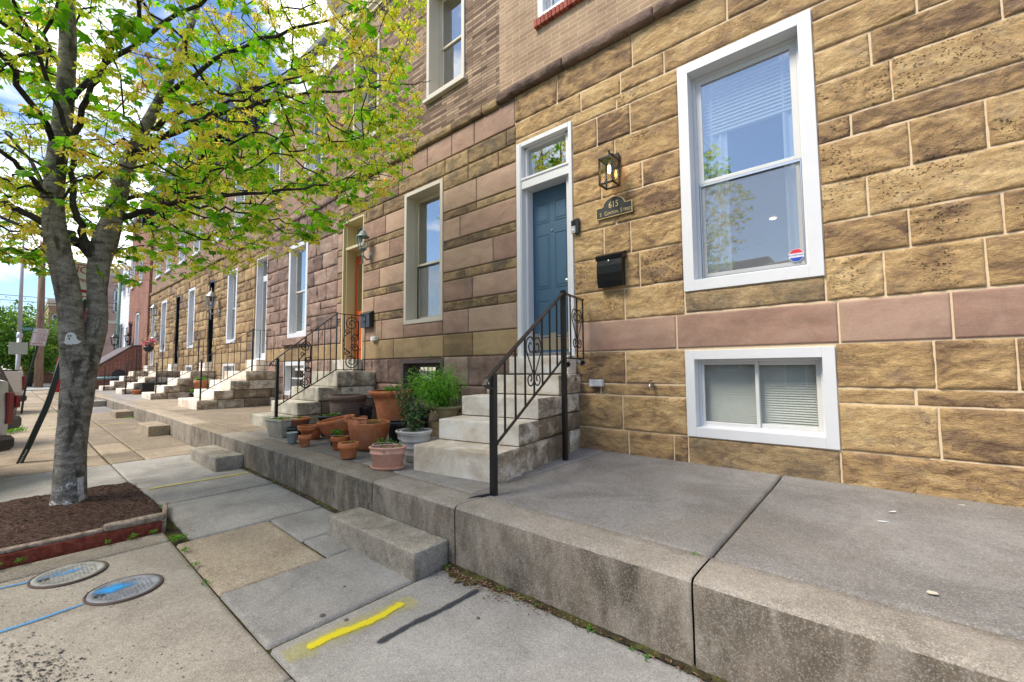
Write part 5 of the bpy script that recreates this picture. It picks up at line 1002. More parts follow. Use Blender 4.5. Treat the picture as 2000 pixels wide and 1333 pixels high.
def bush(parent, c, r, n, size, mat, seed, name='foliage', flat_=1.0, stems=6, stem_from=None, simple=OV, tone=(0, 1)):
    rg_ = np.random.default_rng(seed); VV = [0, []]; FF = []; TT = []; c = np.array(c, float); base = np.array(stem_from if stem_from is not None else (c[0], c[1], c[2]-r)); st = MB()
    tips = []
    for i in range(stems):
        d = rg_.normal(size=3); d[2] = abs(d[2])*.8+.2; d /= np.linalg.norm(d); e = c+d*r*rg_.uniform(.4, .95)*np.array([1, 1, flat_]); m = (base+e)/2+rg_.normal(size=3)*r*.12+np.array([0, 0, r*.1]); st.tube([base, m, e], [.005*max(1, r*3), .003*max(1, r*3), .0015], 4); tips += [(base*(1-s)**2+2*m*s*(1-s)+e*s*s) for s in np.linspace(.45, 1, 8)]
    tips = np.array(tips)
    for i in range(n):
        p = tips[rg_.integers(len(tips))]+rg_.normal(size=3)*r*.16; d = (p-c)+rg_.normal(size=3)*r*.5+np.array([0, 0, -.1*r]); add_leaf(VV, FF, TT, p, d, np.array([rg_.normal()*.3, rg_.normal()*.3, 1.]), size*rg_.uniform(.6, 1.25), tone[0]+(tone[1]-tone[0])*rg_.random(), simple)
    st.build('stem', M['twig'], parent); return leafmesh(name, VV, FF, TT, M[mat], parent)
def sprouts(parent, c, r, n, h, mat, seed, size=.02, name='plant'):
    rg_ = np.random.default_rng(seed); VV = [0, []]; FF = []; TT = []
    for i in range(n):
        a = rg_.uniform(0, 6.28); q = r*math.sqrt(rg_.random()); p = np.array([c[0]+q*math.cos(a), c[1]+q*math.sin(a), c[2]+rg_.uniform(0, h)]); d = rg_.normal(size=3); d[2] = abs(d[2])+.3; add_leaf(VV, FF, TT, p, d, np.array([rg_.normal(), rg_.normal(), .5]), size*rg_.uniform(.6, 1.4), rg_.random(), OV)
    return leafmesh(name, VV, FF, TT, M[mat], parent)
# ------------------------------------------------------------------ pots
def pot(label, c, prof, mat, soil=.85, plant=None, sx=1, sy=1, tilt=None, name='flower_pot', rz=0, seed=1, soilmat='soil', n=40, group='plant pots on the terrace', cat='pot', extra=None):
    """prof: outer profile from the base up (radius, height); wall thickness added inside"""
    t = thing(name, label, cat, c, group); Mx = Matrix.Translation(c) @ Matrix.Rotation(rz, 4, 'Z') @ (tilt or Matrix.Identity(4))
    H_ = prof[-1][1]; rt = prof[-1][0]; inner = [(rt-.012, H_+.002), (rt-.022, H_-.01)]; rs = np.interp(H_*soil, [p[1] for p in prof], [p[0] for p in prof])-.02; 
    for k in (.8, .5, .2):
        zz = H_*soil+(H_-H_*soil)*k; inner.append((np.interp(zz, [p[1] for p in prof], [p[0] for p in prof])-.022, zz))
    inner.append((rs, H_*soil-.005))
    b = MB(); b.M = Mx; b.lathe([(0, 0)]+prof+inner, (0, 0, 0), n, 0, .3+.4*((seed*7) % 10)/10, sx, sy, wob=.012, seed=seed); b.build('pot', M[mat], t)
    b = MB(); b.M = Mx; k = MB(); b.lathe([(rs+.006, H_*soil-.006), (rs*.7, H_*soil+.002), (rs*.35, H_*soil-.004), (0, H_*soil)], (0, 0, 0), 24, 0, .5, sx, sy, wob=.05, seed=seed+3); b.build('soil', M[soilmat], t)
    if extra: extra(t, Mx)
    if plant: plant(t, Mx @ Vector((0, 0, H_*soil)), rs)
    return t
def cl(r, h, lip=.012, liph=.04, base=.68): return [(r*base, 0), (r*base+.004, .004), (r-lip-.004, h-liph-.004), (r-.002, h-liph), (r, h-liph+.004), (r, h-.006), (r-.004, h)]
T_ = tz(-6)
sp = lambda n, h, mat='green1', s=5, size=.02: (lambda t, c, r: sprouts(t, c, r*.9, n, h, mat, s, size))
pot('small terracotta pot with dry sprigs, at the terrace edge left of the oval pot', (-4.80, 2.66, T_), cl(.12, .175, liph=.055), 'terra', plant=sp(70, .04, 's' and 'green1', 5, .012), seed=2)
pot('cracked terracotta pot with dark soil behind the small edge pot', (-5.38, 2.86, T_), cl(.115, .165, liph=.055), 'terra', soil=.8, plant=sp(60, .03, size=.014), seed=3)
def saucer(t, Mx):
    b = MB(); b.M = Mx; b.lathe([(0, -.028), (.165, -.028), (.185, .004), (.178, .006), (.16, -.018), (0, -.018)], n=40, sx=1.0, sy=.68); b.build('saucer', M['terrapink'], t)
pot('pale pink oval planter on a matching saucer at the terrace edge', (-4.03, 2.68, tz(-4)+.03), [(.15, 0), (.155, .004), (.178, .13), (.19, .133), (.19, .145), (.186, .148), (.19, .185), (.2, .19), (.202, .2), (.196, .205)], 'terrapink', soil=.7, sx=1, sy=.66, rz=R(38), plant=sp(60, .06, size=.022), extra=saucer, seed=4)
pot('small white oval pot of green seedlings behind the pink oval planter', (-4.62, 3.02, T_), [(.10, 0), (.14, .09), (.15, .10), (.165, .105), (.165, .12), (.158, .125)], 'lavpot', plant=sp(150, .07, 'green1', 6, .018), sy=.8, seed=5)
def ringed(r, h, n=4):
    o = [(r*.60, 0)]
    for i in range(n): f = (i+1)/n; rr_ = r*(.60+.34*f); o += [(rr_-.012, h*.9*f-.012), (rr_+.006, h*.9*f-.004), (rr_+.006, h*.9*f)]
    return o+[(r-.01, h*.92), (r, h*.935), (r+.004, h*.965), (r-.004, h)]
def rose(t, c, r):
    bush(t, (c[0]-.14, c[1]+.02, c[2]+.34), .22, 190, .04, 'green2', 8, name='rose_bush', stem_from=(c[0], c[1], c[2]-.02), flat_=1.3, stems=13, tone=(.0, .8)); bush(t, (c[0], c[1], c[2]+.12), .17, 240, .035, 'green2', 9, name='rose_bush', stem_from=(c[0], c[1], c[2]-.02), stems=9, tone=(.1, 1))
    bush(t, (c[0]-.34, c[1]+.05, c[2]+.50), .15, 110, .042, 'green2', 18, name='rose_bush', stem_from=(c[0], c[1], c[2]+.1), stems=8, tone=(0, .7))
pot('tall ringed white-grey pot with a leggy rose bush, beside the marble steps', (-4.10, 3.10, T_-.01), ringed(.185, .34), 'whitepot', plant=rose, seed=6, soil=.8)
pot('white ringed pot behind the rose pot', (-4.62, 3.42, T_), ringed(.20, .25, 3), 'whitepot', plant=lambda t, c, r: bush(t, (c[0], c[1], c[2]+.06), .15, 160, .03, 'green2', 19, stem_from=(c[0], c[1], c[2]-.02), tone=(.2, 1)), seed=7)
# big broken terracotta pot with a second pot inside it
def shard(t, Mx):
    b = MB(); b.M = Mx; a = np.linspace(-3.6, -1.0, 30); P = np.array([[((.255+.010*(k > 0))*math.cos(q), (.255+.010*(k > 0))*math.sin(q), z+(.018*math.sin(q*3.1)+.008*math.sin(q*9) if k == 2 else 0)) for k, z in enumerate((.30, .35, .385))] for q in a]); b.grid(P, 0, .6); b.grid(P*np.array([.93, .93, 1]), 0, .4, flip=True); b.build('broken_rim', M['terra'], t)
    b = MB(); b.M = Mx; a = np.linspace(-2.0, -.7, 14); P = np.array([[(.20*math.cos(q), .20*math.sin(q), z) for z in (.34, .375, .41)] for q in a]); b.grid(P, 0, .7); b.grid(P*np.array([.93, .93, 1]), 0, .4, flip=True); b.tube([(.205*math.cos(q), .205*math.sin(q), .41) for q in a], .012, 8); b.build('shard', M['terra'], t)
    b = MB(); b.M = Mx; b.tube([(-.20, -.16, .33), (-.25, -.20, .36), (-.26, -.19, .40), (-.22, -.15, .43)], .018, 8); b.build('lug_handle', M['terra'], t)
pot('large broken terracotta pot with a shard collar in the middle of the terrace', (-5.12, 3.12, T_), [(.15, 0), (.19, .05), (.225, .14), (.232, .145), (.24, .20), (.247, .205), (.254, .26), (.26, .265), (.262, .33), (.265, .335), (.262, .345)], 'terra', soil=.9, plant=sp(90, .05, size=.016), extra=shard, seed=8)
pot('large terracotta bowl tipped on its side', (-6.08, 3.22, T_-.0), [(.10, 0), (.16, .05), (.215, .13), (.245, .22), (.262, .25), (.266, .28), (.258, .29)], 'terra', soil=.45, tilt=Matrix.Translation((0, 0, .03)) @ Matrix.Rotation(R(-5), 4, 'Y') @ Matrix.Rotation(R(9), 4, 'X'), seed=9)
pot('dark blue glazed pot full of fresh seedlings', (-5.70, 2.99, T_), cl(.105, .15, liph=.03, base=.8), 'bluepot', plant=sp(130, .07, size=.025, s=12), seed=10)
pot('small terracotta pot at the terrace edge under the stacked saucers', (-5.97, 2.67, T_), cl(.085, .15, liph=.045), 'terra', soil=.9, seed=11)
pot('two nested terracotta bowls stacked on the small pot', (-6.07, 2.74, T_+.15), [(.06, 0), (.09, .05), (.112, .055), (.115, .08), (.112, .084), (.118, .09), (.121, .11), (.116, .115)], 'terra', soil=.8, seed=12)
def bucket(): return [(.055, 0), (.06, .004), (.075, .14), (.08, .143), (.08, .152), (.076, .155)]
pot('small faceted grey bucket at the terrace edge', (-6.34, 2.66, T_), bucket(), 'greybucket', soil=.3, n=8, seed=13)
pot('dark green bowl between the trough and the grey bucket', (-6.72, 2.86, T_+.02), [(.07, 0), (.10, .05), (.125, .12), (.13, .15), (.126, .155)], 'greenpot', soil=.6, seed=14)
pot('shallow terracotta bowl behind the dark green bowl', (-6.50, 3.02, T_), [(.09, 0), (.12, .1), (.135, .17), (.15, .175), (.15, .195), (.145, .2)], 'terra', soil=.85, seed=15)
def ribs(t, Mx):
    b = MB(); b.M = Mx
    for i in range(44): a = i*2*math.pi/44; b.tube([(.155*math.cos(a), .155*math.sin(a), .02), (.182*math.cos(a), .182*math.sin(a), .25)], .006, 4)
    b.build('ribs', M['brownpot'], t)
pot('ribbed brown pot with thin grass behind the trough', (-7.05, 3.02, T_), [(.15, 0), (.18, .24), (.195, .245), (.195, .27), (.19, .275)], 'terra', plant=sp(60, .06, 'green1', 15, .02), extra=ribs, seed=16)
pot('black plastic pot on the curly stair side of the tipped bowl', (-6.62, 3.36, T_), [(.14, 0), (.17, .26), (.185, .265), (.19, .31), (.185, .315)], 'blackpot', plant=sp(60, .05, size=.03), soil=.9, seed=17)
pot('black plastic pot under the urn, between the brown pot and the urn', (-6.86, 4.12, T_), [(.09, 0), (.115, .33), (.125, .335), (.13, .38), (.126, .385)], 'blackpot', seed=18)
pot('black plastic pot beside the yellow planter', (-5.62, 4.32, T_), [(.12, 0), (.15, .32), (.165, .325), (.17, .365), (.165, .37)], 'blackpot', seed=19)
pot('black plastic pot behind the rose bush', (-5.35, 3.72, T_), [(.12, 0), (.14, .22), (.15, .225), (.155, .27), (.15, .275)], 'blackpot', seed=20)
pot('huge brown tub with a rolled rim beside the curly stair', (-7.14, 3.92, T_), [(.23, 0), (.25, .02), (.275, .25), (.295, .46), (.292, .47), (.305, .48), (.303, .50), (.318, .505), (.33, .53), (.33, .56), (.318, .585), (.30, .59)], 'brownpot', soil=.8, n=56, seed=21)
pot('tall flared terracotta urn with yellow-green seedlings', (-6.20, 4.20, T_), [(.20, 0), (.22, .03), (.235, .2), (.26, .40), (.29, .52), (.283, .525), (.298, .54), (.29, .548), (.31, .565), (.345, .60), (.375, .625), (.38, .66), (.365, .68)], 'terra', soil=.93, n=56, plant=lambda t, c, r: sprouts(t, (c[0]+.08, c[1]-.02, c[2]), .17, 170, .11, 'green1', 31, .035), seed=22)
def fern(t, c, r):
    bush(t, (c[0]-.08, c[1]-.16, c[2]+.30), .60, 2600, .066, 'fernleaf', 41, name='fern_maple', flat_=.62, stems=30, stem_from=(c[0], c[1], c[2]-.02), simple=np.array([(0, 0), (.16, .35), (.05, .45), (.30, .75), (.06, .7), (0, 1.15), (-.06, .7), (-.30, .75), (-.05, .45), (-.16, .35)]))
pot('yellow stone planter with a bright green cut-leaf shrub', (-5.26, 4.58, .70), [(.13, 0), (.17, .13), (.19, .18), (.20, .2), (.225, .205), (.235, .23), (.225, .25)], 'yellowpot', plant=fern, seed=23, soilmat='greybucket')
b = MB(); b.rough(-5.5, -4.95, 4.38, 4.95, .47, .70, amp=.02, side={'x': .02, 'y': .03, 'X': .02}, res=.04, seed=5, tone=.4); tag(b.build('stone_block', M['sand2']), 'rough brown block under the yellow planter', 'stone')
# grey ribbed trough
t = thing('planter_trough', 'grey ribbed rectangular trough with thin grass at the terrace edge', 'planter', (-7.1, 2.82, tz(-7)), 'plant pots on the terrace')
b = MB(); tt = tz(-7); x0, x1, y0, y1 = -7.34, -6.92, 2.68, 2.96
Mt = Matrix.Translation((-7.13, 2.82, tt)) @ Matrix.Rotation(R(8), 4, 'Z'); b.M = Mt
lo, hi = [(-.17, -.09), (.17, -.09), (.17, .09), (-.17, .09)], [(-.215, -.125), (.215, -.125), (.215, .125), (-.215, .125)]
for i in range(4):
    j = (i+1) % 4; n = 18 if i % 2 == 0 else 10
    A0, A1, B0, B1 = map(np.array, (lo[i], lo[j], hi[i], hi[j])); nn = np.array([(A1-A0)[1], -(A1-A0)[0]]); nn = nn/np.linalg.norm(nn)
    P = np.array([[np.append((A0+(A1-A0)*s)*(1-k)+(B0+(B1-B0)*s)*k+nn*.005*(q % 2), .25*k) for k in (0, .5, 1)] for q, s in enumerate(np.linspace(0, 1, 2*n+1))]); b.grid(P, 0, .5, smooth=False)
frame_boxes_xy = [(-.23, .23, -.14, -.115), (-.23, .23, .115, .14), (-.23, -.205, -.115, .115), (.205, .23, -.115, .115)]
for q in frame_boxes_xy: b.box(q[0], q[1], q[2], q[3], .245, .275, ch=.004)
b.box(-.17, .17, -.09, .09, 0, .02); b.build('trough', M['trough'], t)
b = MB(); b.M = Mt; b.grid(np.array([[(x, y, .25) for y in (-.12, .12)] for x in (-.21, .21)]), flip=True); b.build('soil', M['soil'], t); sprouts(t, (-7.13, 2.82, tt+.25), .11, 160, .03, 'green1', 51, .018)
# far pots, wicker box, flower baskets
pot('orange pot with a green plant on a stand before the golden house', (-18.0, 4.42, .86), cl(.20, .34, liph=.08, base=.7), flat('orange_plastic_pot', (.55, .14, .05), .5).name and 'terra', plant=sp(90, .14, size=.06, s=9), seed=24, group=None)
t = thing('plant_stand', 'thin black iron stand under the orange pot', 'stand', (-18.0, 4.42, .58)); b = MB()
for a in range(4): b.tube([(-18+.13*math.cos(a*1.57), 4.42+.13*math.sin(a*1.57), .86), (-18+.17*math.cos(a*1.57), 4.42+.17*math.sin(a*1.57), .575)], .01, 4)
b.lathe([(.12, 0), (.15, 0), (.15, .012), (.12, .012)], (-18, 4.42, .85), 16); b.build('legs', M['black'], t)
pot('small dark pot with a seedling, left of the pale bucket', (-17.6, 4.10, tz(-17)), cl(.10, .22, liph=.05), 'blackpot', plant=sp(40, .12, size=.05, s=9), seed=25, group=None)
pot('small pale bucket with a seedling on the tan terrace', (-17.2, 4.14, tz(-17)), cl(.11, .22, liph=.03), 'whitepot', plant=sp(40, .12, size=.05, s=8), seed=26, group=None)
pot('low orange clay bowl beside the wicker box', (-22.9, 3.48, tz(-22)), [(.12, 0), (.17, .14), (.19, .15), (.19, .17)], 'terra', seed=27, group=None)
t = thing('wicker_box', 'dark brown wicker storage box beside the stone steps', 'box', (-23, 4.1, .6)); b = MB(); b.box(-23.3, -22.75, 3.62, 4.7, .64, 1.02, ch=.01)
for i in range(9):
    b.tube([(-22.745, 3.62, .67+i*.04), (-22.745, 4.7, .67+i*.04)], .012, 6); b.tube([(-23.3, 3.615, .67+i*.04), (-22.75, 3.615, .67+i*.04)], .012, 6)
b.build('body', flat('dark_wicker', (.03, .022, .018), .6, noise=.4, scale=60), t); b = MB(); b.box(-23.32, -22.73, 3.60, 4.72, 1.02, 1.06, ch=.01); b.build('lid', flat('dark_wicker_lid', (.035, .026, .02), .6, noise=.4, scale=60), t)
b = MB()
for (x, y) in ((-23.25, 3.7), (-22.8, 3.7), (-23.25, 4.65), (-22.8, 4.65)): b.box(x-.03, x+.03, y-.03, y+.03, .585, .64)
b.build('feet', M['darkplastic'], t)
t = thing('hanging_basket', 'basket of pink flowers hanging from a black railing', 'flower basket', (-23.3, 3.84, 2.4)); b = MB(); b.lathe([(0, -.24), (.10, -.22), (.17, -.10), (.19, 0), (.17, 0)], (-23.2, 3.84, 2.56), 16); b.build('basket', M['darkplastic'], t); bush(t, (-23.2, 3.84, 2.66), .28, 260, .07, 'green1', 61, stems=10, stem_from=(-23.2, 3.84, 2.5), name='leaves'); bush(t, (-23.2, 3.84, 2.74), .30, 240, .07, 'pink', 62, stems=10, stem_from=(-23.2, 3.84, 2.5), name='flowers', flat_=.7)
t = thing('hanging_basket', 'grey round hanging pot beside the white door', 'hanging pot', (-27.0, 4.7, 3.0)); b = MB(); b.lathe([(0, -.2), (.12, -.17), (.19, -.05), (.2, .02), (.18, .02)], (-27.1, 4.7, 3.15), 16); b.build('pot', M['pewter'], t); b = MB()
for a in range(3): b.tube([(-27.1+.19*math.cos(a*2.1), 4.7+.19*math.sin(a*2.1), 3.17), (-27.1, 4.7, 3.75)], .008, 4)
b.tube([(-27.1, 5, 3.78), (-27.1, 4.7, 3.75)], .012, 5); b.build('hanger', M['black'], t)

# ------------------------------------------------------------------ street tree in its mulch bed
t = thing('planting_bed', 'mulch bed round the tree edged with red stained timber', 'planter', (-6.1, .3, .1))
poly = [(-7.2, -.42), (-5.06, -.42), (-5.06, 1.02), (-5.2, 1.08), (-5.78, 1.16), (-7.2, 1.08)]
b = MB(); xs = np.linspace(-7.19, -5.09, 60); ys = np.linspace(-.42, 1.14, 46)
P = np.zeros((60, 46, 3))
for i, x in enumerate(xs):
    ymax = 1.08+.05*math.sin((x+7.2)*1.1) if x < -5.8 else (1.14-.14*max(0, (x+5.8)/.7)); 
    for j, y in enumerate(np.linspace(-.42, ymax, 46)): P[i, j] = (x, y, 0)
hz = np.array([[gz(P[i, j, 0])+.035+.04*math.exp(-((P[i, j, 0]+6.55)**2+(P[i, j, 1]-.5)**2)/.35) for j in range(46)] for i in range(60)])
P[..., 2] = hz+.03*fbm(P*5, 3, 4)+.022*fbm(P*22, 9, 3); P[:, -1, 2] -= .05; P[0, :, 2] -= .05; P[-1, :, 2] -= .03; b.grid(P, 0, .5, flip=True); b.build('mulch', M['mulch'], t)
rg_ = np.random.default_rng(4); b = MB()
for i in range(2600):
    x, y = rg_.uniform(-7.1, -5.12), rg_.uniform(-.4, 1.08); z = gz(x)+.037+.04*math.exp(-((x+6.55)**2+(y-.5)**2)/.35)+.012; a = rg_.uniform(0, 3.14); l_ = rg_.uniform(.005, .022)
    d = np.array([math.cos(a), math.sin(a), rg_.normal()*.25])*l_; b.tube([np.array([x, y, z])-d, np.array([x, y, z])+d], rg_.uniform(.001, .003), 4, tone=rg_.random())
b.build('wood_chips', M['mulch'], t)['kind'] = 'stuff'
zt0 = gz(-5.05)
b = MB(); b.rough(-5.10, -5.045, -.44, .99, zt0-.03, zt0+.095, amp=.004, res=.05, seed=2, faces='xXyYzZ', rnd=.008); b.build('timber_edge', M['redwood'], t)
b = MB(); b.rough(-5.14, -5.06, -.44, .60, zt0+.096, zt0+.125, amp=.008, res=.04, seed=4, rnd=.01); b.rough(-5.15, -5.05, .60, 1.02, zt0+.09, zt0+.15, amp=.02, res=.03, seed=7, rnd=.02); b.build('weathered_cap', M['oldwood'], t)
b = MB(); b.M = Matrix.Translation((-5.06, 1.0, zt0)) @ Matrix.Rotation(R(168), 4, 'Z'); b.rough(0, .75, -.02, .02, -.02, .07, amp=.006, res=.05, seed=3, rnd=.008); b.build('timber_edge', M['oldwood'], t)

tree = thing('maple_tree', 'forked maple full of yellow seed clusters and fresh green leaves in the mulch bed', 'tree', (-6.55, .49, .1))
X0 = -6.55
def sm(pts, k=4):
    P = np.array(pts, float); n = len(P); o = []
    for i in range(n-1):
        p0, p1, p2, p3 = P[max(i-1, 0)], P[i], P[i+1], P[min(i+2, n-1)]
        for s in np.linspace(0, 1, k, endpoint=False): o.append(.5*((2*p1)+(-p0+p2)*s+(2*p0-5*p1+4*p2-p3)*s*s+(-p0+3*p1-3*p2+p3)*s**3))
    o.append(P[-1]); return np.array(o)
# stems: (x, y, z, r)
trunk = [(X0, .49, -.02, .20), (X0, .49, .06, .175), (X0, .492, .16, .15), (X0, .49, .35, .132), (X0, .488, .7, .122), (X0-.01, .50, 1.15, .128), (X0-.01, .515, 1.5, .138), (X0-.01, .50, 1.75, .125)]
L1 = [(X0-.01, .485, 1.45, .115), (X0-.0, .455, 1.85, .108), (X0+.02, .41, 2.3, .10), (X0+.05, .33, 2.7, .10), (X0+.08, .275, 3.0, .098), (X0+.1, .25, 3.3, .084), (X0+.12, .25, 3.7, .080), (X0+.12, .28, 4.25, .078), (X0+.1, .285, 5.0, .07), (X0+.05, .26, 5.7, .06), (X0, .3, 6.6, .045), (X0, .35, 7.6, .025), (X0, .35, 8.4, .01)]
R1 = [(X0-.02, .55, 1.5, .10), (X0-.03, .62, 1.9, .098), (X0-.04, .64, 2.15, .092), (X0-.03, .625, 2.45, .088), (X0-.02, .63, 2.75, .10), (X0, .67, 3.0, .115), (X0, .73, 3.35, .088), (X0+.02, .80, 3.87, .07), (X0+.05, .93, 4.35, .058), (X0+.1, 1.05, 4.75, .05), (X0+.15, 1.2, 5.3, .04), (X0+.2, 1.35, 6.0, .03), (X0+.2, 1.5, 7.0, .018), (X0+.2, 1.55, 7.8, .008)]
limbs = [
 [(X0, .60, 2.75, .06), (X0+.03, .50, 3.0, .045), (X0+.1, .40, 3.3, .035), (X0+.2, .36, 3.7, .03), (X0+.4, .2, 4.3, .024), (X0+.7, -.1, 4.9, .015)],
 [(X0-.02, .60, 2.72, .06), (X0-.1, .46, 2.95, .045), (X0-.3, .35, 3.15, .04), (X0-.7, .2, 3.7, .028), (X0-1.3, -.1, 4.4, .016)],
 [(X0+.05, .30, 2.95, .055), (X0+.05, .1, 3.12, .04), (X0+.0, -.15, 3.2, .034), (X0-.1, -.8, 3.45, .026), (X0-.2, -1.6, 3.8, .018), (X0-.2, -2.4, 4.2, .01)],
 [(X0, .72, 3.25, .05), (X0+.1, 1.0, 3.42, .036), (X0+.25, 1.35, 3.6, .03), (X0+.45, 1.8, 3.75, .026), (X0+.7, 2.4, 3.95, .02), (X0+1.0, 3.0, 4.2, .012), (X0+1.3, 3.5, 4.35, .006)],
 [(X0+.2, 1.25, 3.56, .022), (X0+.5, 1.6, 3.5, .016), (X0+.8, 2.0, 3.45, .012), (X0+1.0, 2.3, 3.35, .006)],
 [(X0+.02, .85, 4.0, .045), (X0+.3, 1.3, 4.5, .034), (X0+.6, 2.0, 5.0, .026), (X0+.9, 2.9, 5.5, .02), (X0+1.1, 3.7, 5.9, .012), (X0+1.2, 4.3, 6.2, .006)],
 [(X0+.05, .95, 4.4, .04), (X0+.1, 1.5, 5.0, .03), (X0+.1, 2.3, 5.6, .022), (X0+.1, 3.2, 6.2, .012), (X0+.1, 3.9, 6.6, .006)],
 [(X0+.1, 1.1, 4.85, .035), (X0+.6, 1.5, 5.3, .028), (X0+1.3, 2.1, 5.7, .02), (X0+1.9, 2.7, 6.0, .01)],
 [(X0+.12, .3, 3.6, .04), (X0+.6, .35, 4.0, .032), (X0+1.3, .5, 4.35, .026), (X0+2.1, .6, 4.55, .018), (X0+2.9, .6, 4.7, .01), (X0+3.5, .55, 4.75, .005)],
 [(X0+.12, .25, 3.9, .035), (X0+.6, -.1, 4.3, .028), (X0+1.3, -.6, 4.7, .02), (X0+2.1, -1.1, 5.0, .012), (X0+2.9, -1.5, 5.2, .006)],
 [(X0+.12, .28, 4.3, .035), (X0+.7, .6, 4.8, .028), (X0+1.5, 1.1, 5.2, .02), (X0+2.4, 1.5, 5.4, .012), (X0+3.1, 1.8, 5.5, .006)],
 [(X0+.1, .25, 3.3, .032), (X0+.5, .0, 3.45, .024), (X0+1.0, -.2, 3.5, .018), (X0+1.6, -.35, 3.5, .012), (X0+2.2, -.45, 3.45, .006)],
 [(X0+.1, .22, 4.8, .03), (X0-.2, -.5, 5.3, .022), (X0-.4, -1.5, 5.7, .014), (X0-.4, -2.4, 6.0, .007)],
 [(X0, .5, 3.6, .03), (X0-.7, .8, 4.1, .024), (X0-1.5, 1.3, 4.5, .016), (X0-2.3, 1.9, 4.8, .008)],
 [(X0+.02, .75, 3.5, .03), (X0-.3, 1.3, 3.8, .024), (X0-.5, 2.0, 4.1, .018), (X0-.7, 2.8, 4.5, .01)],
 [(X0, .3, 5.4, .03), (X0+.9, .2, 6.0, .02), (X0+1.9, .2, 6.4, .012), (X0+2.8, .2, 6.6, .006)],
 [(X0+.12, .8, 4.0, .03), (X0+.8, 1.1, 4.2, .022), (X0+1.6, 1.5, 4.4, .015), (X0+2.3, 1.9, 4.55, .008)],
 [(X0, .45, 2.9, .03), (X0-.8, .0, 3.2, .022), (X0-1.6, -.3, 3.5, .014), (X0-2.3, -.5, 3.8, .007)],
]
b = MB()
for c_, n in ((trunk, 22), (L1, 18), (R1, 18)):
    S_ = sm(c_, 8); S_[:, 3] *= 1+.0*S_[:, 3]
    P = S_[:, :3]; k = b.n; b.tube(P, S_[:, 3], n, tone=.5, cap=False)
    V = b.v[-1]; cc = np.repeat(P, n, 0); dd = V-cc; amp_ = fbm(V*np.array([5, 5, 1.6]), 3, 4)*.38+fbm(V*np.array([22, 22, 7]), 5, 3)*.12
    ang = np.arctan2(dd[:, 1], dd[:, 0]); flare = np.exp(-np.maximum(V[:, 2], 0)/.12)*.22*np.sin(ang*5+1) if c_ is trunk else 0
    b.v[-1] = cc+dd*(1+amp_*.7+flare)[:, None]
AV = np.concatenate(b.v)
for i, q in enumerate(b.f):
    zq = AV[list(q)]; cq = zq.mean(0)
    if cq[2] < .50+.9*fbm(cq*4, 13, 3): b.m[i] = 1
b.build('trunk', [M['bark'], M['barkbase']], tree)
nodes = []; nr = []; parent_ = []
b = MB(); segs = []
def addchain(P, pr, par):
    global nodes
    ids = []
    for i, p in enumerate(P): nodes.append(tuple(p)); nr.append(pr[i]); parent_.append(par); par = len(nodes)-1; ids.append(par)
    return ids
for c_ in (L1, R1): S_ = sm(c_, 4); S_ = S_[S_[:, 2] > 2.7]; addchain(S_[:, :3], S_[:, 3], -1)
fixed = []
for c_ in limbs: 
    S_ = sm(c_, 5); S_[1:, :3] += (np.random.default_rng(len(fixed)).normal(size=S_[1:, :3].shape)*.018); fixed.append(S_); b.tube(S_[:, :3], S_[:, 3]*.85, 8, tone=.3, cap=False); addchain(S_[:, :3], S_[:, 3], -1)
nfix = len(nodes)
rg_ = np.random.default_rng(12); TG = []
def crown_ok(p):
    x, y, z = p; dx, dy = x+6.3, y-.75; r = math.hypot(dx/(4.5 if dx > 0 else 3.0), dy/(3.75 if dy > 0 else 3.6)); rr2 = math.hypot(dx, dy)
    lo = 2.55+.185*rr2**2 if dy > -.2 else 2.55+.07*rr2**2
    if dx > 0: lo = max(lo, 2.75+.30*dx+(.5*(dx-3.2) if dx > 3.2 else 0))
    hi = 8.6-3.2*r*r
    return r < 1 and lo < z < hi and y < 4.45 and y < .765*-x
while len(TG) < 5900:
    p = (rg_.uniform(-9.6, -1.85), rg_.uniform(-3.2, 4.7), rg_.uniform(2.4, 8.4))
    if crown_ok(p):
        if rg_.random() > (.28 if p[2] > 6.3 else 1) : continue
        if fbm(np.array(p)*.9, 77, 2) < -.16: continue
        TG.append(p)
TG = np.array(TG); TG = TG[np.argsort(np.linalg.norm(TG-np.array([-6.5, .6, 3.6]), axis=1))]
NA = np.zeros((120000, 3)); NA[:len(nodes)] = np.array(nodes); nN = len(nodes); childcnt = {}
tipinfo = []
for p in TG:
    d = np.linalg.norm(NA[:nN]-p, axis=1); out_ = NA[:nN]-np.array([-6.5, .6, 0]); cost = d+np.where(NA[:nN, 2] > p[2]+.15, (NA[:nN, 2]-p[2])*.5, 0); j = int(np.argmin(cost)); L_ = d[j]
    if L_ < .09: tipinfo.append((p, p-NA[j], j)); continue
    q = NA[j]; k = max(1, int(L_/.16)); perp = rg_.normal(size=3)*.06*min(L_, 1); pts = [q+(p-q)*s+perp*math.sin(s*math.pi)+np.array([0, 0, .10*L_*math.sin(s*math.pi)]) for s in np.linspace(0, 1, k+1)[1:]]
    ids = []; par = j
    for u in pts: NA[nN] = u; parent_.append(par); nr.append(.0016); par = nN; nN += 1
    tipinfo.append((p, p-pts[-2] if k > 1 else p-q, par))
cnt = np.zeros(nN)
for i in range(nN-1, nfix-1, -1): cnt[i] += 1 if cnt[i] == 0 else 0; cnt[parent_[i]] += cnt[i]
kids = {}
for i in range(nfix, nN): kids.setdefault(parent_[i], []).append(i)
def rad(i): return min(.012, .0024*math.sqrt(max(1, cnt[i])))
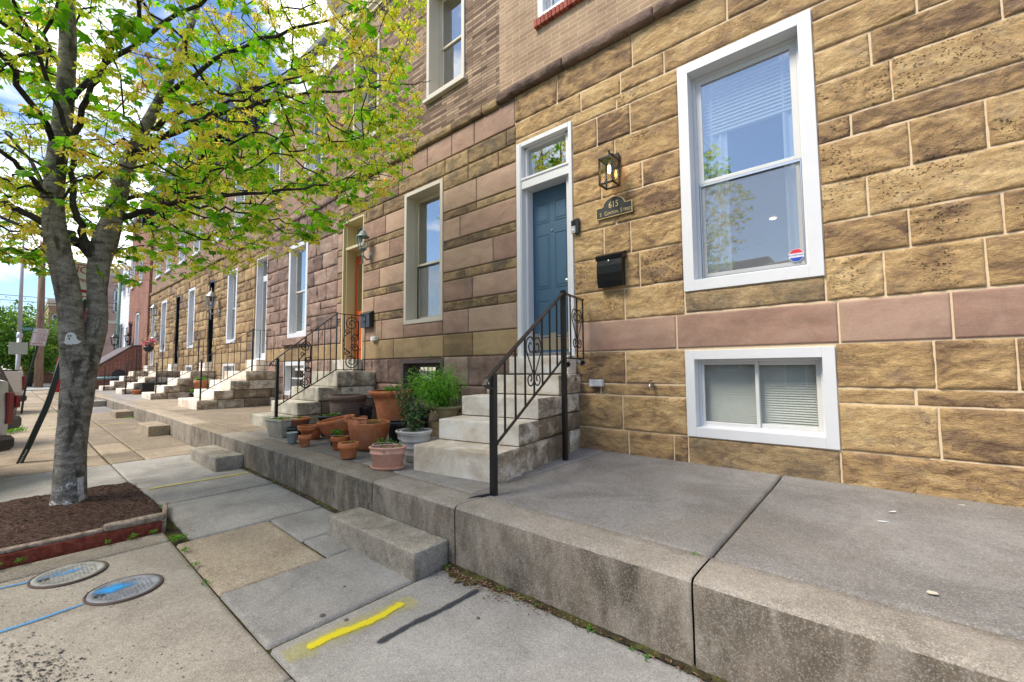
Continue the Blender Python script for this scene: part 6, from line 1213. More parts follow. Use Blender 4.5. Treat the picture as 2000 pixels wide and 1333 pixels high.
# draw the twigs as continuous chains
for i in range(nfix, nN):
    pa = parent_[i]
    if pa >= nfix and kids[pa][0] == i: continue
    ch = [pa, i]
    while ch[-1] in kids: ch.append(kids[ch[-1]][0])
    P = NA[ch]; r_ = [rad(c_) for c_ in ch]; r_[0] = r_[1]; b.tube(P, r_, 5 if r_[0] > .006 else 4, tone=.2, cap=False)
b.build('branches', M['bark'] if False else stone('branch_bark', [(.02, .017, .014), (.05, .043, .036), (.11, .095, .08)], (.3, .5, .75), 9, (1, 1, 1), .2, .004, 40), tree)
VL = [0, []]; FL = []; TL = []; VS = [0, []]; FS = []; TS = []
WING = np.array([(0, 0), (.14, .18), (.24, .55), (.20, .88), (.02, 1.0), (-.12, .70), (-.08, .3)])
leafpts = []
for (p, d, j) in tipinfo:
    leafpts.append((p, d, 1))
    # along the last stretch too
    u = j; 
    for s in range(2):
        if u >= nfix: u = parent_[u]
        if u >= nfix and rg_.random() < .55: leafpts.append((NA[u], d, 0))
for (p, d, tip) in leafpts:
    d = d/(np.linalg.norm(d)+1e-9); low = (p[2] < 3.6); seedy = fbm(np.array(p)*1.1, 31, 2)
    green = .62 if low and seedy < .06 else .30
    nl = (rg_.integers(1, 4) if fbm(np.array(p)*1.9, 55, 2) > (-.03 if low else .04) else 0)
    a0 = rg_.uniform(0, 6.28)
    for i in range(nl):
        a = a0+i*2.3+rg_.normal()*.3; o = np.array([math.cos(a), math.sin(a), -.25+rg_.normal()*.2]); e = p+o*rg_.uniform(.03, .06); add_leaf(VL, FL, TL, e, o+d*.4+np.array([0, 0, -.2]), np.array([rg_.normal()*.25, rg_.normal()*.25, 1.]), rg_.uniform(.06, .115), min(1, max(0, rg_.normal()*.25+.45)), droop=rg_.uniform(.2, .6))
    if rg_.random() < (.80 if nl == 0 else .42):
        nw = rg_.integers(12, 24); tcol = min(.85, max(0, .28+seedy*1.1+rg_.normal()*.14))
        for i in range(nw):
            a = rg_.uniform(0, 6.28); o = np.array([math.cos(a), math.sin(a), -rg_.uniform(.2, 1.6)]); o /= np.linalg.norm(o); e = p+np.array([0, 0, -.025])+o*rg_.uniform(.008, .055); add_leaf(VS, FS, TS, e, o+rg_.normal(size=3)*.35, rg_.normal(size=3), rg_.uniform(.028, .042)*1.25, min(.9, max(0, tcol+rg_.normal()*.12)), WING, .1)
        if rg_.random() < .5: add_leaf(VS, FS, TS, p, np.array([0, 0, -1.])+rg_.normal(size=3)*.4, rg_.normal(size=3), .03, 1.0, OV, .1)
leafmesh('crown', VL, FL, TL, M['leaf'], tree); leafmesh('seed_clusters', VS, FS, TS, M['seed'], tree)
# white ghost cut-out on the trunk
t = thing('ghost_sign', 'white wooden ghost shape fixed to the maple trunk', 'decoration', (-6.40, .42, 1.85))
gp = [(-.028, -.05), (-.02, -.058), (-.008, -.048), (.004, -.058), (.016, -.046), (.03, -.052), (.05, -.045), (.075, -.02), (.055, -.018), (.04, .0), (.034, .03), (.018, .052), (-.004, .056), (-.024, .045), (-.034, .02), (-.034, -.02), (-.042, -.04)]
b = MB(); b.prism([(x*1.15, y*1.15) for x, y in gp], (-6.385, .425, 1.875), (0, 1, 0), (0, 0, 1), (.012, 0, 0)); b.build('ghost_body', M['white'], t, fixn=True)
b = MB(); b.lathe([(0, 0), (.006, 0), (.006, .003), (0, .003)], (-6.373, .408, 1.90), 8, Mx=Matrix.Rotation(R(90), 4, 'Y') @ Matrix.Scale(1.6, 4, (1, 0, 0))); b.build('eye', M['black'], t)
b = MB(); b.lathe([(0, 0), (.006, 0), (.006, .003), (0, .003)], (-6.373, .425, 1.902), 8, Mx=Matrix.Rotation(R(90), 4, 'Y') @ Matrix.Scale(1.6, 4, (1, 0, 0))); b.build('eye', M['black'], t)
b = MB(); b.lathe([(0, 0), (.008, 0), (.008, .003), (0, .003)], (-6.373, .415, 1.872), 8, Mx=Matrix.Rotation(R(90), 4, 'Y')); b.build('mouth', M['black'], t)

# ------------------------------------------------------------------ paint marks, covers, weeds
def strip(name, pts, w_, mat, label, zo=.006, n=30, soft=1.0, cat='paint mark', group='sprayed utility marks on the sidewalk', nc=7):
    P0 = sm([(p[0], p[1]) if len(p) == 2 else p for p in pts], n); T = np.gradient(P0, axis=0); T /= np.linalg.norm(T, axis=1)[:, None]; nn = np.stack([-T[:, 1], T[:, 0]], 1)
    us = np.linspace(-1, 1, nc*2+1); wv = w_*(1+.35*fbm(np.c_[P0*4, P0[:, :1]*0], 5, 3)); m = len(P0); endf = np.clip(np.minimum(np.arange(m), m-1-np.arange(m))/(m*.06), 0, 1)**.5
    G = np.array([[(*(P0[i]+nn[i]*u*wv[i]), gz(P0[i][0])+zo) for u in us] for i in range(m)]); TN = np.array([[max(0, 1-abs(u))**1.3*endf[i] for u in us] for i in range(m)])
    b = MB(); b.grid(G, 0, TN, flip=False); tag(b.build(name, mat), label, cat, group)
SY = spray('yellow_spray', (.66, .56, .015), 1.3, .95); SY2 = spray('faded_yellow_spray', (.62, .56, .06), .9, .8); SK = spray('dark_spray', (.03, .036, .045), 1.2, .9); SBl = spray('blue_spray', (.06, .30, .62), .8, .75)
SYh = spray('yellow_overspray', (.6, .55, .08), 1.6, .28)
strip('paint_mark', [(-2.47, 1.14), (-2.465, 1.3), (-2.44, 1.45), (-2.43, 1.6), (-2.45, 1.76)], .055, SY, 'bright yellow sprayed dash on the near grey slab')
strip('paint_mark', [(-2.48, 1.02), (-2.46, 1.4), (-2.42, 1.84)], .14, SYh, 'faint yellow overspray haze round the yellow dash', zo=.004)
strip('paint_mark', [(-2.21, 1.41), (-2.21, 1.65), (-2.19, 1.9), (-2.19, 2.19)], .036, SK, 'dark grey sprayed dash beside the yellow one')
strip('paint_mark', [(-6.76, 1.18), (-6.77, 1.5), (-6.75, 1.9), (-6.76, 2.28)], .045, SY2, 'long faded yellow sprayed line beyond the mulch bed', zo=.008)
strip('paint_mark', [(-3.92, -.3), (-3.93, .1), (-3.97, .40)], .028, SBl, 'blue sprayed line leading to the clean cover', zo=.007); strip('paint_mark', [(-4.62, -.3), (-4.63, .0), (-4.60, .22)], .028, SBl, 'blue sprayed line leading to the worn cover', zo=.007)
for x_, lb in ((-14.2, 'faint yellow line across the far sidewalk, nearer one'), (-19.3, 'faint yellow line across the far sidewalk, farther one')): strip('paint_mark', [(x_, .1), (x_+.1, 1.0), (x_, 2.0)], .05, SY2, lb, zo=.01)
def cover(label, c, r, col, worn):
    z = gz(c[0]); t = thing('meter_cover', label, 'manhole cover', (c[0], c[1], z), 'round water meter covers')
    m = stone('cover_metal_'+('worn' if worn else 'clean'), [tuple(q*.6 for q in col), col, tuple(min(1, q*1.35) for q in col)], (.3, .5, .7), 9, (1, 1, 1), 0, .002, 60, fine=.15, rough=.55)
    b = MB(); b.lathe([(r+.014, -.004), (r+.012, .009), (r+.002, .010), (r, .004)], (c[0], c[1], z), 48); b.build('rim', flat('rusty_rim', (.09, .06, .045), .8, noise=.3), t)
    b = MB(); b.lathe([(r-.002, .002), (r-.004, .010), (r-.03, .011), (r-.034, .007), (0, .007)], (c[0], c[1], z), 48); b.build('lid', m, t)
    b = MB(); rq = random.Random(int(c[0]*10))
    for i in range(-7, 8):
        for j in range(-7, 8):
            x, y = i*.022, j*.022
            if x*x+y*y < (r-.045)**2 and not (j < -4 and abs(i) < 2) and rq.random() < .9: b.box(c[0]+x-.008, c[0]+x+.008, c[1]+y-.006, c[1]+y+.006, z+.0065, z+.0105)
    b.build('raised_pattern', m, t)
    b = MB(); b.lathe([(.016, .0108), (.022, .0125), (.028, .0108)], (c[0]+.01, c[1]-.13, z), 16); b.build('key_hole', M['blackdoor'], t)
    G = np.array([[(c[0]+u, c[1]+v, z+.0135) for v in np.linspace(-.19, .09, 24)] for u in np.linspace(-.13, .04, 16)]); TN = np.array([[max(0, 1-((u+.045)/.085)**2-((v+.05)/.14)**2)**.7*(.52 if not worn else .33) for v in np.linspace(-.19, .09, 24)] for u in np.linspace(-.13, .04, 16)])
    b = MB(); b.grid(G, 0, TN, flip=True); b.build('blue_paint', spray('blue_cover_spray', (.02, .32, .75), .6, .9), t)
cover('clean grey meter cover with bright blue paint on the tan slab', (-4.02, .60), .195, (.26, .27, .29), 0); cover('worn pale meter cover with faded blue paint by the red timber', (-4.57, .37), .195, (.33, .32, .29), 1)
# tar spatter on the near slab
b = MB(); rg_ = np.random.default_rng(2)
for i in range(620):
    u = rg_.normal(); x, y = (-3.32+.2*u+.03*rg_.normal(), .17+.12*u*.3+.07*rg_.normal()) if i < 430 else (rg_.uniform(-4.4, -2.7), rg_.uniform(-.1, .8)); s_ = rg_.uniform(.0015, .006)*(1.3 if i < 150 else .8)
    n = 7; b.add([(x+s_*rg_.uniform(.6, 1.3)*math.cos(a)*.8, y+s_*rg_.uniform(.6, 1.3)*math.sin(a)*1.3, gz(x)+.006) for a in np.linspace(0, 6.28, n, endpoint=False)]+[(x, y, gz(x)+.009)], [(k, (k+1) % n, n) for k in range(n)])
tag(b.build('tar_spatter', flat('tar', (.02, .02, .02), .7)), 'scattered black tar specks on the tan slab', 'spatter', kind='stuff')
M['gum'] = flat('old_gum', (.10, .095, .09), .8)
for (x, y, r_, lb) in ((-2.72, 1.35, .018, 'largest dark gum spot just beyond the slab joint'), (-2.56, 1.42, .014, 'gum spot touching the yellow dash'), (-1.95, 1.95, .012, 'small gum spot on the camera side of the dark dash'), (-2.95, 1.62, .01, 'tiny gum spot on the slab below the tan patch'), (-1.35, 1.6, .015, 'lone gum spot near the bottom of the picture')):
    b = MB(); b.lathe([(r_, .004), (r_*.8, .0062), (0, .0065)], (x, y, gz(x)), 14, wob=.3, seed=int(x*50)); tag(b.build('gum_spot', M['gum']), lb, 'gum', 'gum spots on the grey slabs')
# moss and debris strip at the foot of the terrace wall, weeds
b = MB(); xs = np.linspace(3, -9, 900); wv = .022+.05*np.clip(fbm(np.c_[xs*1.3, xs*0, xs*0], 8, 4)+.2, 0, 1)+np.exp(-((xs+2.42)/.22)**2)*.10
G = np.array([[(x, 2.32-wv[i]*v*(.6+.9*vn(np.array([[x*26, v*3, 1.]]), 5)[0]), gz(x)+.004+.022*(1-v)**1.5+.006*vn(np.array([[x*40, v*9, 2.]]), 6)[0]) for v in (0, .3, .6, .85, 1)] for i, x in enumerate(xs)]); b.grid(G, 0, .5, flip=True)
tag(b.build('moss_strip', M['moss']), 'mossy dirt along the foot of the terrace wall', 'moss', kind='stuff')
b = MB(); rg_ = np.random.default_rng(5); VW = [0, []]; FW = []; TW = []
for i in range(1500):
    x = -2.35+rg_.normal()*.35 if i < 800 else rg_.uniform(-9, 1.5); y = 2.30-abs(rg_.normal())*(.07 if i < 800 else .03); a = rg_.uniform(0, 6.28); l_ = rg_.uniform(.003, .012); p = np.array([x, y, gz(x)+.018]); d = np.array([math.cos(a), math.sin(a), .1])*l_; b.tube([p-d, p+d], rg_.uniform(.001, .003), 4, tone=rg_.random())
tag(b.build('leaf_litter', stone('leaf_litter_brown', [(.07, .03, .018), (.17, .08, .045), (.42, .28, .17)], (.2, .5, .85), 20, tone=1.0)), 'brown crumbled leaf litter by the terrace wall', 'litter', kind='stuff')
def weed(c, n, r, h, blades=False):
    n = int(n*1.8)
    for i in range(n):
        a = rg_.uniform(0, 6.28); q = r*rg_.random(); p = np.array([c[0]+q*math.cos(a), c[1]+q*math.sin(a), c[2]+rg_.uniform(0, h*.6)*(0 if blades else 1)]); d = np.array([math.cos(a)*.5, math.sin(a)*.5, 1.2 if blades else rg_.uniform(.1, .8)])
        add_leaf(VW, FW, TW, p, d, np.array([rg_.normal()*.4, rg_.normal()*.4, .8]), (h if blades else .015)*rg_.uniform(.5, 1.2), rg_.random(), np.array([(0, 0), (.05, .3), (0, 1), (-.05, .3)]) if blades else OV)
for c_, n, r_, h in [((-2.58, 2.25, 0), 26, .03, .07), ((-2.05, 2.27, 0), 14, .02, .04), ((-1.9, 2.26, 0), 10, .015, .03), ((-1.75, 2.27, 0), 8, .02, .03), ((-1.35, 2.27, 0), 14, .02, .04), ((-1.1, 2.27, 0), 8, .02, .03), ((-.86, 2.62, .45), 10, .02, .02), ((-1.0, 2.25, 0), 10, .02, .03), ((-4.72, 1.04, .07), 120, .06, .04), ((-4.4, 1.02, .06), 30, .03, .03), ((-4.05, 1.0, .05), 26, .03, .03), ((-3.7, 1.0, .03), 20, .04, .02), ((-5.0, .02, .1), 26, .03, .05), ((-5.0, .14, .1), 26, .03, .05), ((-5.0, .62, .09), 20, .02, .04), ((-4.99, .78, .09), 34, .03, .05), ((-4.99, .92, .09), 40, .03, .05), ((-8.45, 2.2, .14), 90, .09, .06), ((-15.2, 2.2, .28), 120, .2, .1), ((-12.0, 2.28, .2), 40, .1, .05), ((-21, 2.2, .34), 90, .3, .1), ((-13.6, 2.6, .59), 40, .1, .05), ((-5.8, 1.14, .1), 30, .05, .03)]: weed(c_, n, r_, h)
for i in range(14): weed((rg_.uniform(-24, -13), rg_.uniform(.1, 1.2), .32), 30, .2, .05)
weed((-14.0, .1, .27), 160, .25, .14, True)
tag(leafmesh('weeds', VW, FW, TW, M['green1']), 'small green weeds growing in the sidewalk joints', 'weeds', kind='stuff')

# ------------------------------------------------------------------ vehicles, signs, far things on the left
M['whitecar'] = flat('white_car_paint', (.62, .62, .62), .2, noise=.02, spec=.6); M['greycar'] = flat('dark_grey_car_paint', (.09, .085, .085), .2, .3, noise=.02)
M['redlens'] = flat('red_tail_lens', (.22, .008, .012), .15); M['carglass'] = flat('dark_car_glass', (.02, .025, .03), .05); M['tyre'] = flat('tyre_rubber', (.015, .015, .015), .8); M['rim'] = flat('alloy_rim', (.4, .4, .42), .3, .8)
def vehicle(label, corner, yaw, body='whitecar', pickup=True, L_=5.4, W_=1.95, Hb=1.42, Hc=1.9, zg=0., name='parked_pickup', cat='pickup truck'):
    """local x = forward (away from the tail), y = left; the tail's right corner (seen from behind) sits at the given corner"""
    t = thing(name, label, cat, (corner[0], corner[1], zg), 'vehicles parked with their tails over the sidewalk')
    Mx = Matrix.Translation((corner[0], corner[1], zg)) @ Matrix.Rotation(yaw, 4, 'Z') @ Matrix.Translation((0, W_/2-.03, 0))
    def sec(y_): # side silhouette
        if pickup: return [(.02, .55), (.0, .95), (.03, Hb), (.12, Hb+.03), (1.75, Hb+.02), (1.8, Hc), (3.3, Hc-.02), (3.95, Hb-.05), (5.2, Hb-.2), (L_, .95), (L_, .5), (4.9, .42), (4.85, .42)]
        return [(.05, .5), (.0, .85), (.05, 1.05), (.25, 1.55), (.5, 1.75), (2.8, 1.78), (3.5, 1.2), (4.6, 1.05), (4.85, .8), (4.8, .45)]
    S_ = sec(0); lowz = .42; ys = np.array([-1, -.97, -.9, -.5, 0, .5, .9, .97, 1])*W_/2
    b = MB(); b.M = Mx; n = len(S_); P = np.zeros((len(ys), n+2, 3))
    for i, y in enumerate(ys):
        f = abs(y)/(W_/2)
        for j, (x, z) in enumerate(S_+[(S_[-1][0], lowz), (.1, lowz)]):
            tuck = .16*max(0, (z-1.15))*(1 if (not pickup or x > 1.7) else .15); yy = y*(1-tuck) if f > .4 else y; zz = z-(.03 if f > .98 else 0)*(z > 1)
            xx = x+(.05 if x < .3 else (-.12 if x > 4.6 else 0))*(f > .98)+(.015 if x < .3 else -.04 if x > 4.6 else 0)*(f > .85); P[i, j] = (xx, yy, zz)
    b.grid(P, 0, .5); 
    for k in (0, -1): b.add([P[k, j] for j in range(n+2)], [tuple(range(n+2))])
    o = b.build('body', M[body], t, fixn=True)
    b = MB(); b.M = Mx
    b.box(-.14, .12, -W_/2+.05, W_/2-.05, .52 if pickup else .45, .72 if pickup else .68, ch=.05); b.build('bumper', M['darkplastic'] if pickup else M[body], t)
    for s in (-1, 1):
        b = MB(); b.M = Mx; y0, y1 = sorted((s*(W_/2-.075), s*(W_/2+.004))); b.box(-.012, .05, y0, y1, .86 if pickup else .82, 1.28 if pickup else 1.05, ch=.012); b.build('taillight', M['redlens'], t)
        for wx in (1.05, 4.35 if pickup else 4.0):
            b = MB(); b.M = Mx; cc = (wx, s*(W_/2-.13), .38); Rm = Matrix.Rotation(R(90)*(-s), 4, 'X'); b.lathe([(.22, -.12), (.34, -.12), (.38, -.08), (.38, .08), (.34, .12), (.22, .12)], cc, 32, Mx=Rm); w1 = b.build('wheel', M['tyre'], t)
            b = MB(); b.M = Mx; b.lathe([(.22, .10), (.2, .06), (.05, .10), (0, .11)], cc, 10, Mx=Rm); b.build('rim', M['rim'], w1)
    if pickup:
        b = MB(); b.M = Mx; b.box(-.018, .02, -W_/2+.19, W_/2-.19, .80, Hb+.02, ch=.012); b.box(-.026, -.012, -W_/2+.26, W_/2-.26, 1.16, 1.20, ch=.006); tg = b.build('tailgate', M[body], t)
        b = MB(); b.M = Mx; b.box(-.032, -.014, -.14, .14, 1.30, 1.38, ch=.012); b.build('handle', M['darkplastic'], tg)
        b = MB(); b.M = Mx; b.box(.02, 1.74, -W_/2+.08, W_/2-.08, Hb+.031, Hb+.06, ch=.01); b.build('bed_cover', M['darkplastic'], t)
        b = MB(); b.M = Mx; b.box(1.77, 1.80, -W_/2+.3, W_/2-.3, Hb+.1, Hc-.07, ch=.01); b.build('rear_window', M['carglass'], t)
    else:
        b = MB(); b.M = Mx; b.prism([(.09, 1.12), (.26, 1.52), (.23, 1.54), (.06, 1.14)], (0, -W_/2+.25, 0), (1, 0, 0), (0, 0, 1), (0, W_-.5, 0)); b.build('rear_window', M['carglass'], t, fixn=True)
    for s in (-1, 1):
        b = MB(); b.M = Mx; x0, x1 = (1.95, 3.2) if pickup else (.6, 2.9); b.prism([(x0, Hb+.08 if pickup else 1.12), (x1+.35, Hb+.04 if pickup else 1.12), (x1, Hc-.1 if pickup else 1.66), (x0+.02, Hc-.1 if pickup else 1.66)], (0, s*(W_/2-.075 if pickup else W_/2-.10), 0), (1, 0, 0), (0, 0, 1), (0, s*.012, 0)); b.build('side_window', M['carglass'], t, fixn=True)
    return t
vehicle('white pickup nearest the leaning signpost, only its tail showing', (-8.95, .07), R(225), zg=-.02)
vehicle('dark grey hatchback tail between the two white pickups', (-12.3, .19), R(225), 'greycar', False, L_=4.8, W_=1.85, zg=.05, name='parked_car', cat='car')
vehicle('white pickup in front of the parking sign with a black bumper', (-20.0, .40), R(232), zg=.12)
# leaning posts and signs
def perf(label, pts, w_, name='sign_post', mat='greenpost', holes=0, cat='post', group='leaning sign posts'):
    t = thing(name, label, cat, pts[0], group); P = sm(pts, 8); b = MB(); b.tube(P, w_, 4, flat=(1.25, .75)); b.build('post', M[mat], t)
    if holes:
        b = MB()
        for i in range(holes): q = P[0]+(P[8]-P[0])*((i+.5)/holes*1.0); b.lathe([(0, 0), (.008, 0), (.008, .004), (0, .004)], tuple(q+np.array([w_*.93, 0, 0])), 8, Mx=Matrix.Rotation(R(90), 4, 'Y'))
        b.build('bolt_holes', M['white'], t)
    return t
M['greenpost'] = flat('dark_green_steel', (.012, .02, .014), .35)
perf('bent black post leaning behind the maple with small holes near its foot', [(-10.0, .19, .12), (-10.0, .27, .36), (-9.98, .36, .68), (-9.97, .47, 1.1), (-9.95, .60, 1.83), (-9.93, .76, 2.45), (-9.92, .86, 2.95)], .062, holes=9)
t = thing('parking_sign', 'white sign with red arrow and lettering seen through the fork of the maple', 'sign', (-9.85, .82, 2.9))
Sg = lambda y, z: Vector((-9.84, .82+y*.97-z*-.14, 2.93+z*.98+y*-.06))
U_, W_ = Vector((0, .99, -.08)), Vector((0, .10, .99)); O_ = Vector((-9.86, .70, 3.02))
b = MB(); b.prism([(-.23, -.3), (.23, -.3), (.23, .3), (-.23, .3)], O_, U_, W_, (.006, 0, 0)); b.build('panel', M['white'], t, fixn=True)
M['signred'] = flat('sign_red', (.42, .015, .015), .4)
b = MB(); frame_pts = [(-.21, -.265, .21, -.25), (-.21, .25, .21, .265)]
for (a0, c0, a1, c1) in frame_pts: b.prism([(a0, c0), (a1, c0), (a1, c1), (a0, c1)], O_+Vector((.007, 0, 0)), U_, W_, (.002, 0, 0))
b.prism([(-.19, -.17), (-.08, -.10), (-.08, -.145), (.19, -.145), (.19, -.195), (-.08, -.195), (-.08, -.24)], O_+Vector((.007, 0, 0)), U_, W_, (.002, 0, 0)); b.build('arrow', M['signred'], t, fixn=True)
text('NO', .16, O_+Vector((.009, 0, 0))+W_*.17, U_, W_, M['signred'], t); text('STOPPING', .085, O_+Vector((.009, 0, 0))+W_*.0, U_, W_, M['signred'], t, sx=.9)
perf('dark green post leaning behind the far white pickup', [(-19, .36, .34), (-19, .41, 1.1), (-19, .55, 2.0), (-19, .62, 2.6)], .045)
t = thing('parking_sign', 'tilted white sign reading BACK-IN ANGLE PARKING ONLY on the green post', 'sign', (-18.93, .62, 2.56)); O_ = Vector((-18.93, .62, 2.565)); U_, W_ = Vector((0, .995, -.03)), Vector((0, .13, .99))
b = MB(); b.prism([(-.16, -.26), (.16, -.26), (.16, .26), (-.16, .26)], O_, U_, W_, (.006, 0, 0)); b.build('panel', M['white'], t, fixn=True)
b = MB()
for (a0, c0, a1, c1) in ((-.15, -.25, .15, -.242), (-.15, .242, .15, .25), (-.15, -.25, -.143, .25), (.143, -.25, .15, .25), (-.12, -.215, .12, -.195), (-.13, .115, .13, .13)): b.prism([(a0, c0), (a1, c0), (a1, c1), (a0, c1)], O_+Vector((.0065, 0, 0)), U_, W_, (.001, 0, 0))
b.build('border', M['signred'], t, fixn=True)
for i, (s_, z) in enumerate((('RESERVED', .185), ('BACK-IN', .065), ('ANGLE', -.01), ('PARKING', -.085), ('ONLY', -.155))): text(s_, .078 if i else .058, O_+Vector((.008, 0, 0))+W_*z, U_, W_, M['signred'], t, sx=.85)
# white pole, street name sign and blank back plate
t = thing('light_pole', 'white metal light pole behind the far white pickup', 'pole', (-34, .35, .35)); b = MB(); b.tube([(-34, .43, .3), (-34, .40, 3.6)], .085, 12); b.tube([(-34, .40, 3.6), (-34, .30, 9)], [.085, .06], 12); b.lathe([(.10, -.12), (.115, -.1), (.115, .1), (.1, .12)], (-34, .41, 3.42), 12); b.build('pole', flat('white_pole_paint', (.55, .56, .58), .45, .3), t)
b = MB(); b.tube([(-34, .30, 9), (-33.5, -.4, 9.4), (-33, -1.6, 9.5)], .05, 8); b.build('arm', M['steel'], t)
t = thing('street_sign', 'green street name sign reading FLEET ST on the white pole', 'sign', (-33.9, .75, 3.75)); b = MB(); b.box(-33.92, -33.90, .46, 1.02, 3.69, 3.88); b.build('panel', flat('street_sign_green', (.01, .22, .17), .4), t)
text('FLEET ST', .15, (-33.89, .74, 3.785), (0, 1, 0), (0, 0, 1), M['white'], t, ext=.002)
t = thing('blank_sign', 'pale blank back of a square sign on the white pole', 'sign', (-33.88, .33, 2.8)); b = MB(); b.box(-33.90, -33.88, .06, .72, 2.45, 3.08, ch=.005); b.build('panel', flat('bare_sign_back', (.42, .44, .34), .45, .2), t)
t = thing('utility_pole', 'brown wooden utility pole on the far corner', 'pole', (-46, 1.55, .4)); b = MB(); b.tube([(-46, 1.6, .35), (-46, 1.50, 5), (-46, 1.38, 11)], [.24, .21, .16], 14); b.build('pole', stone('pole_timber', [(.12, .07, .045), (.25, .155, .10), (.33, .22, .15)], (.3, .5, .7), 4, (3, 3, .3), .2, .01, 20), t); b = MB(); b.box(-46.1, -45.9, .2, 2.7, 10.2, 10.35); b.build('crossarm', M['oldwood'], t)
for i, (z, dz, lb) in enumerate(((6.9, .2, 'upper thin black wire across the sky'), (6.55, .1, 'lower thin black wire across the sky'))):
    b = MB(); ys = np.linspace(-30, 30, 40); b.tube([(-46, y, z+dz*((y/30)**2)*3) for y in ys], .02, 5); tag(b.build('utility_wire', M['black']), lb, 'wire', 'utility wires')
# green pole and far buildings
t = thing('street_pole', 'green painted pole at the corner of the white house', 'pole', (-41.5, 5.15, .4)); b = MB(); b.tube([(-41.5, 5.2, .35), (-41.5, 5.15, 4.5), (-41.5, 5.1, 7.9)], [.14, .12, .11], 12); b.build('pole', flat('grey_green_paint', (.12, .22, .155), .5), t)
b = MB()
for z in (4.9, 5.9, 7.7): b.tube([(-41.5, 4.7, z), (-41.5, 5.6, z+.05)], .03, 6)
b.build('bracket', M['black'], t)
def farhouse(label, x0, x1, y0, y1, z1, mat, wins, trim='white', z0=.3, corn='cream', face='X', group='buildings beyond the side street'):
    t = thing('corner_building', label, 'building', ((x0+x1)/2, (y0+y1)/2, z0), group); b = MB(); b.box(x0, x1, y0, y1, z0, z1); b.build('wall', M[mat], t)
    b = MB(); b.box(x0-.15, x1+.18, y0-.15, y1+.15, z1-.1, z1+.35, ch=.03); b.box(x0-.08, x1+.08, y0-.08, y1+.08, z1-.35, z1-.1, ch=.02); b.build('roof_cornice', M[corn], t)
    for (a, c, p, q) in wins:
        b = MB()
        if face == 'X': frame_boxes_X = None; V = [(a, c, p, p+.1), (a, c, q-.1, q), (a, a+.1, p, q), (c-.1, c, p, q), (a, c, (p+q)/2-.04, (p+q)/2+.04)]; [b.box(x1-.03, x1+.06, v[0], v[1], v[2], v[3]) for v in V]
        else: V = [(a, c, p, p+.1), (a, c, q-.1, q), (a, a+.1, p, q), (c-.1, c, p, q), (a, c, (p+q)/2-.04, (p+q)/2+.04)]; [b.box(v[0], v[1], y1-.03, y1+.06, v[2], v[3]) for v in V]
        w1 = b.build('window', M[trim], t); g = MB()
        if face == 'X': g.box(x1-.02, x1+.01, a+.05, c-.05, p+.05, q-.05)
        else: g.box(a+.05, c-.05, y1-.02, y1+.01, p+.05, q-.05)
        g.build('pane', M['winback'], w1)
    return t
M['winback'] = flat('far_window_glass', (.10, .13, .15), .08, noise=.3, scale=2)
cb = farhouse('pinkish brick corner building with red awning board beyond the side street', -66, -53, 4.0, 20, 10.6, 'brickrose', [(6.15, 7.1, 6.9, 9.0), (9, 10, 6.9, 9.0), (12, 13, 6.9, 9)], corn='cream')
b = MB(); b.box(-53.0, -52.6, 4.05, 5.0, 3.6, 6.6, ch=.02); b.box(-53, -52.3, 4.0, 5.6, 6.6, 6.9, ch=.02); b.build('sign_board', flat('dark_red_board', (.22, .03, .03), .5), cb)
b = MB(); b.box(-52.99, -52.93, 3.98, 9, 5.9, 6.15); b.build('stone_band', M['cream'], cb)
text('IN', .6, (-52.58, 4.45, 4.5), (0, 1, 0), (0, 0, 1), M['white'], cb, ext=.01)
farhouse('tan brick house between the wooden pole and the maple', -76, -64, 2.6, 3.7, 8.6, 'bricktan', [(2.85, 3.3, 5.6, 7.4)])
farhouse('rose brick row end with white windows left of the maple trunk', -64, -62.4, 3.75, 8, 9.4, 'brickrose', [(4.1, 4.8, 5.9, 7.8), (4.1, 4.8, 2.2, 4.4)])
farhouse('low red brick shop front beyond the parked cars', -62, -58, 1.0, 3.6, 3.4, 'brickred', [(1.5, 2.2, 1.4, 2.8), (2.6, 3.3, 1.4, 2.8)], corn='brownpaint')
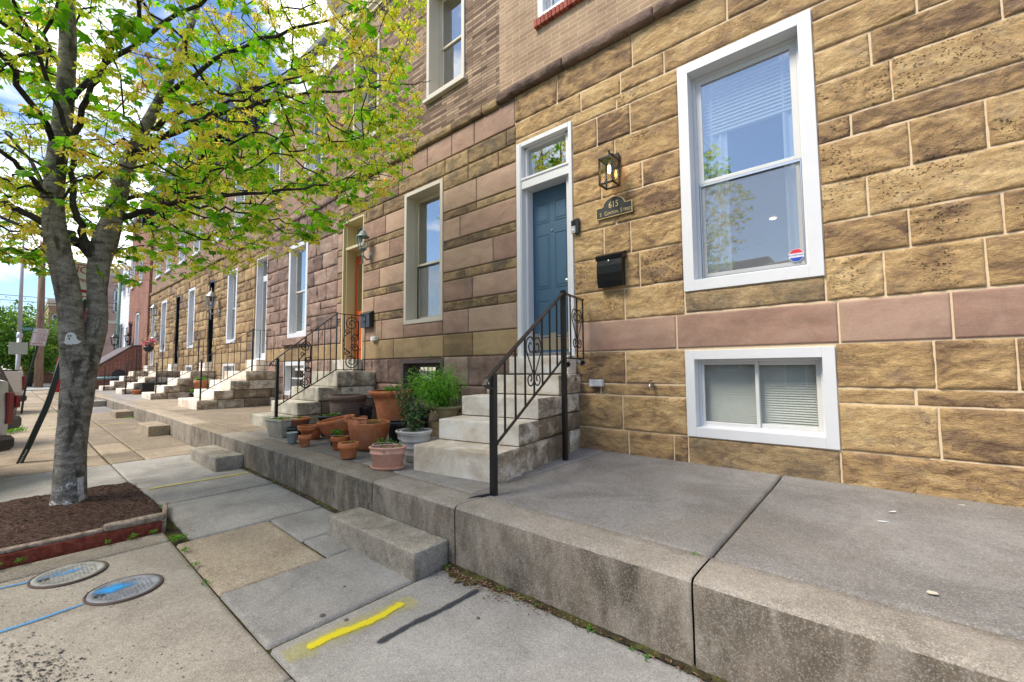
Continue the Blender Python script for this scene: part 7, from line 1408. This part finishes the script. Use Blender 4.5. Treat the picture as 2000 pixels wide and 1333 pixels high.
# far green trees
def fartree(label, c, h, r, seed):
    t = thing('street_tree', label, 'tree', c, 'green trees beyond the side street'); rg2 = np.random.default_rng(seed); b = MB(); c = np.array(c, float)
    b.tube([c, c+(0, .1, h*.3), c+(0, 0, h*.6)], [.2, .15, .07], 9); VV = [0, []]; FF = []; TT = []
    cl_ = []
    for i in range(26):
        d = rg2.normal(size=3); d /= np.linalg.norm(d); e = c+np.array([0, 0, h*.58])+d*np.array([r, r, h*.36])*rg2.uniform(.45, 1); b.tube([c+(0, 0, h*.35), (c+(0, 0, h*.45)+e)/2, e], [.07, .04, .015], 5); cl_.append(e)
    b.build('trunk', M['twig'], t)
    for e in cl_:
        rr = r*rg2.uniform(.22, .42)
        for k in range(150): p = e+rg2.normal(size=3)*rr*np.array([.6, .6, .42]); add_leaf(VV, FF, TT, p, rg2.normal(size=3)+np.array([0, 0, -.4]), np.array([rg2.normal()*.4, rg2.normal()*.4, 1.]), rg2.uniform(.14, .3), min(1, max(0, .5+rg2.normal()*.25)), OV)
    leafmesh('crown', VV, FF, TT, M['green3'], t)
fartree('green tree behind the blank sign, leftmost', (-50, -1.2, .4), 7.0, 2.6, 1); fartree('green tree behind the white pole', (-56, .6, .4), 7.6, 2.6, 2); fartree('green tree right of the wooden pole', (-60, 3.3, .4), 6.6, 2.2, 3); fartree('low green tree behind the wooden pole', (-49, 1.2, .4), 4.6, 1.6, 4)
# red cart / folding barrier by the trunk
t = thing('sidewalk_sign', 'red folding frame sign standing beyond the leaning post', 'sign', (-35, 1.95, .4)); b = MB(); b.prism([(-.35, 0), (.35, 0), (.28, 1.9), (-.05, 2.2), (-.28, 1.9)], (-35, 2.12, .4), (0, 1, 0), (0, 0, 1), (.05, 0, 0)); b.build('panel', M['signred'], t, fixn=True); b = MB()
for y in (1.85, 2.35): b.tube([(-35.4, y, .4), (-35, y, 1.9)], .02, 5)
b.build('leg', M['black'], t)
# houses across the street (seen in the window glass)
ac = 0
for i, (wd, hh, mt, lb) in enumerate(((5.2, 7.6, 'brickpink', 'buff brick house across the street, seen mirrored in the storm door'), (5.0, 7.3, 'brickrose', 'rose brick house across the street with pale cornice'), (5.4, 7.0, 'bricktan', 'tan brick house across the street opposite the maple'), (4.8, 7.5, 'brickred', 'red brick house across the street'), (5.2, 7.1, 'brickpink', 'buff brick house across the street opposite the blue door'), (5.0, 6.7, 'bricktan', 'low tan brick house across the street opposite the big window'), (5.2, 7.2, 'brickrose', 'rose brick house across the street at the near end'))):
    x0 = -30+ac; ac += wd; farhouse(lb, x0, x0+wd-.02, -26, -16, hh, mt, [(x0+.6, x0+1.6, 4.4, 6.3), (x0+2.7, x0+3.7, 4.4, 6.3), (x0+2.6, x0+3.8, 1.3, 3.6), (x0+.6, x0+1.6, .4, 3.2)], face='Y', z0=0, group='houses across the street', corn='cream' if i % 2 else 'brownpaint')
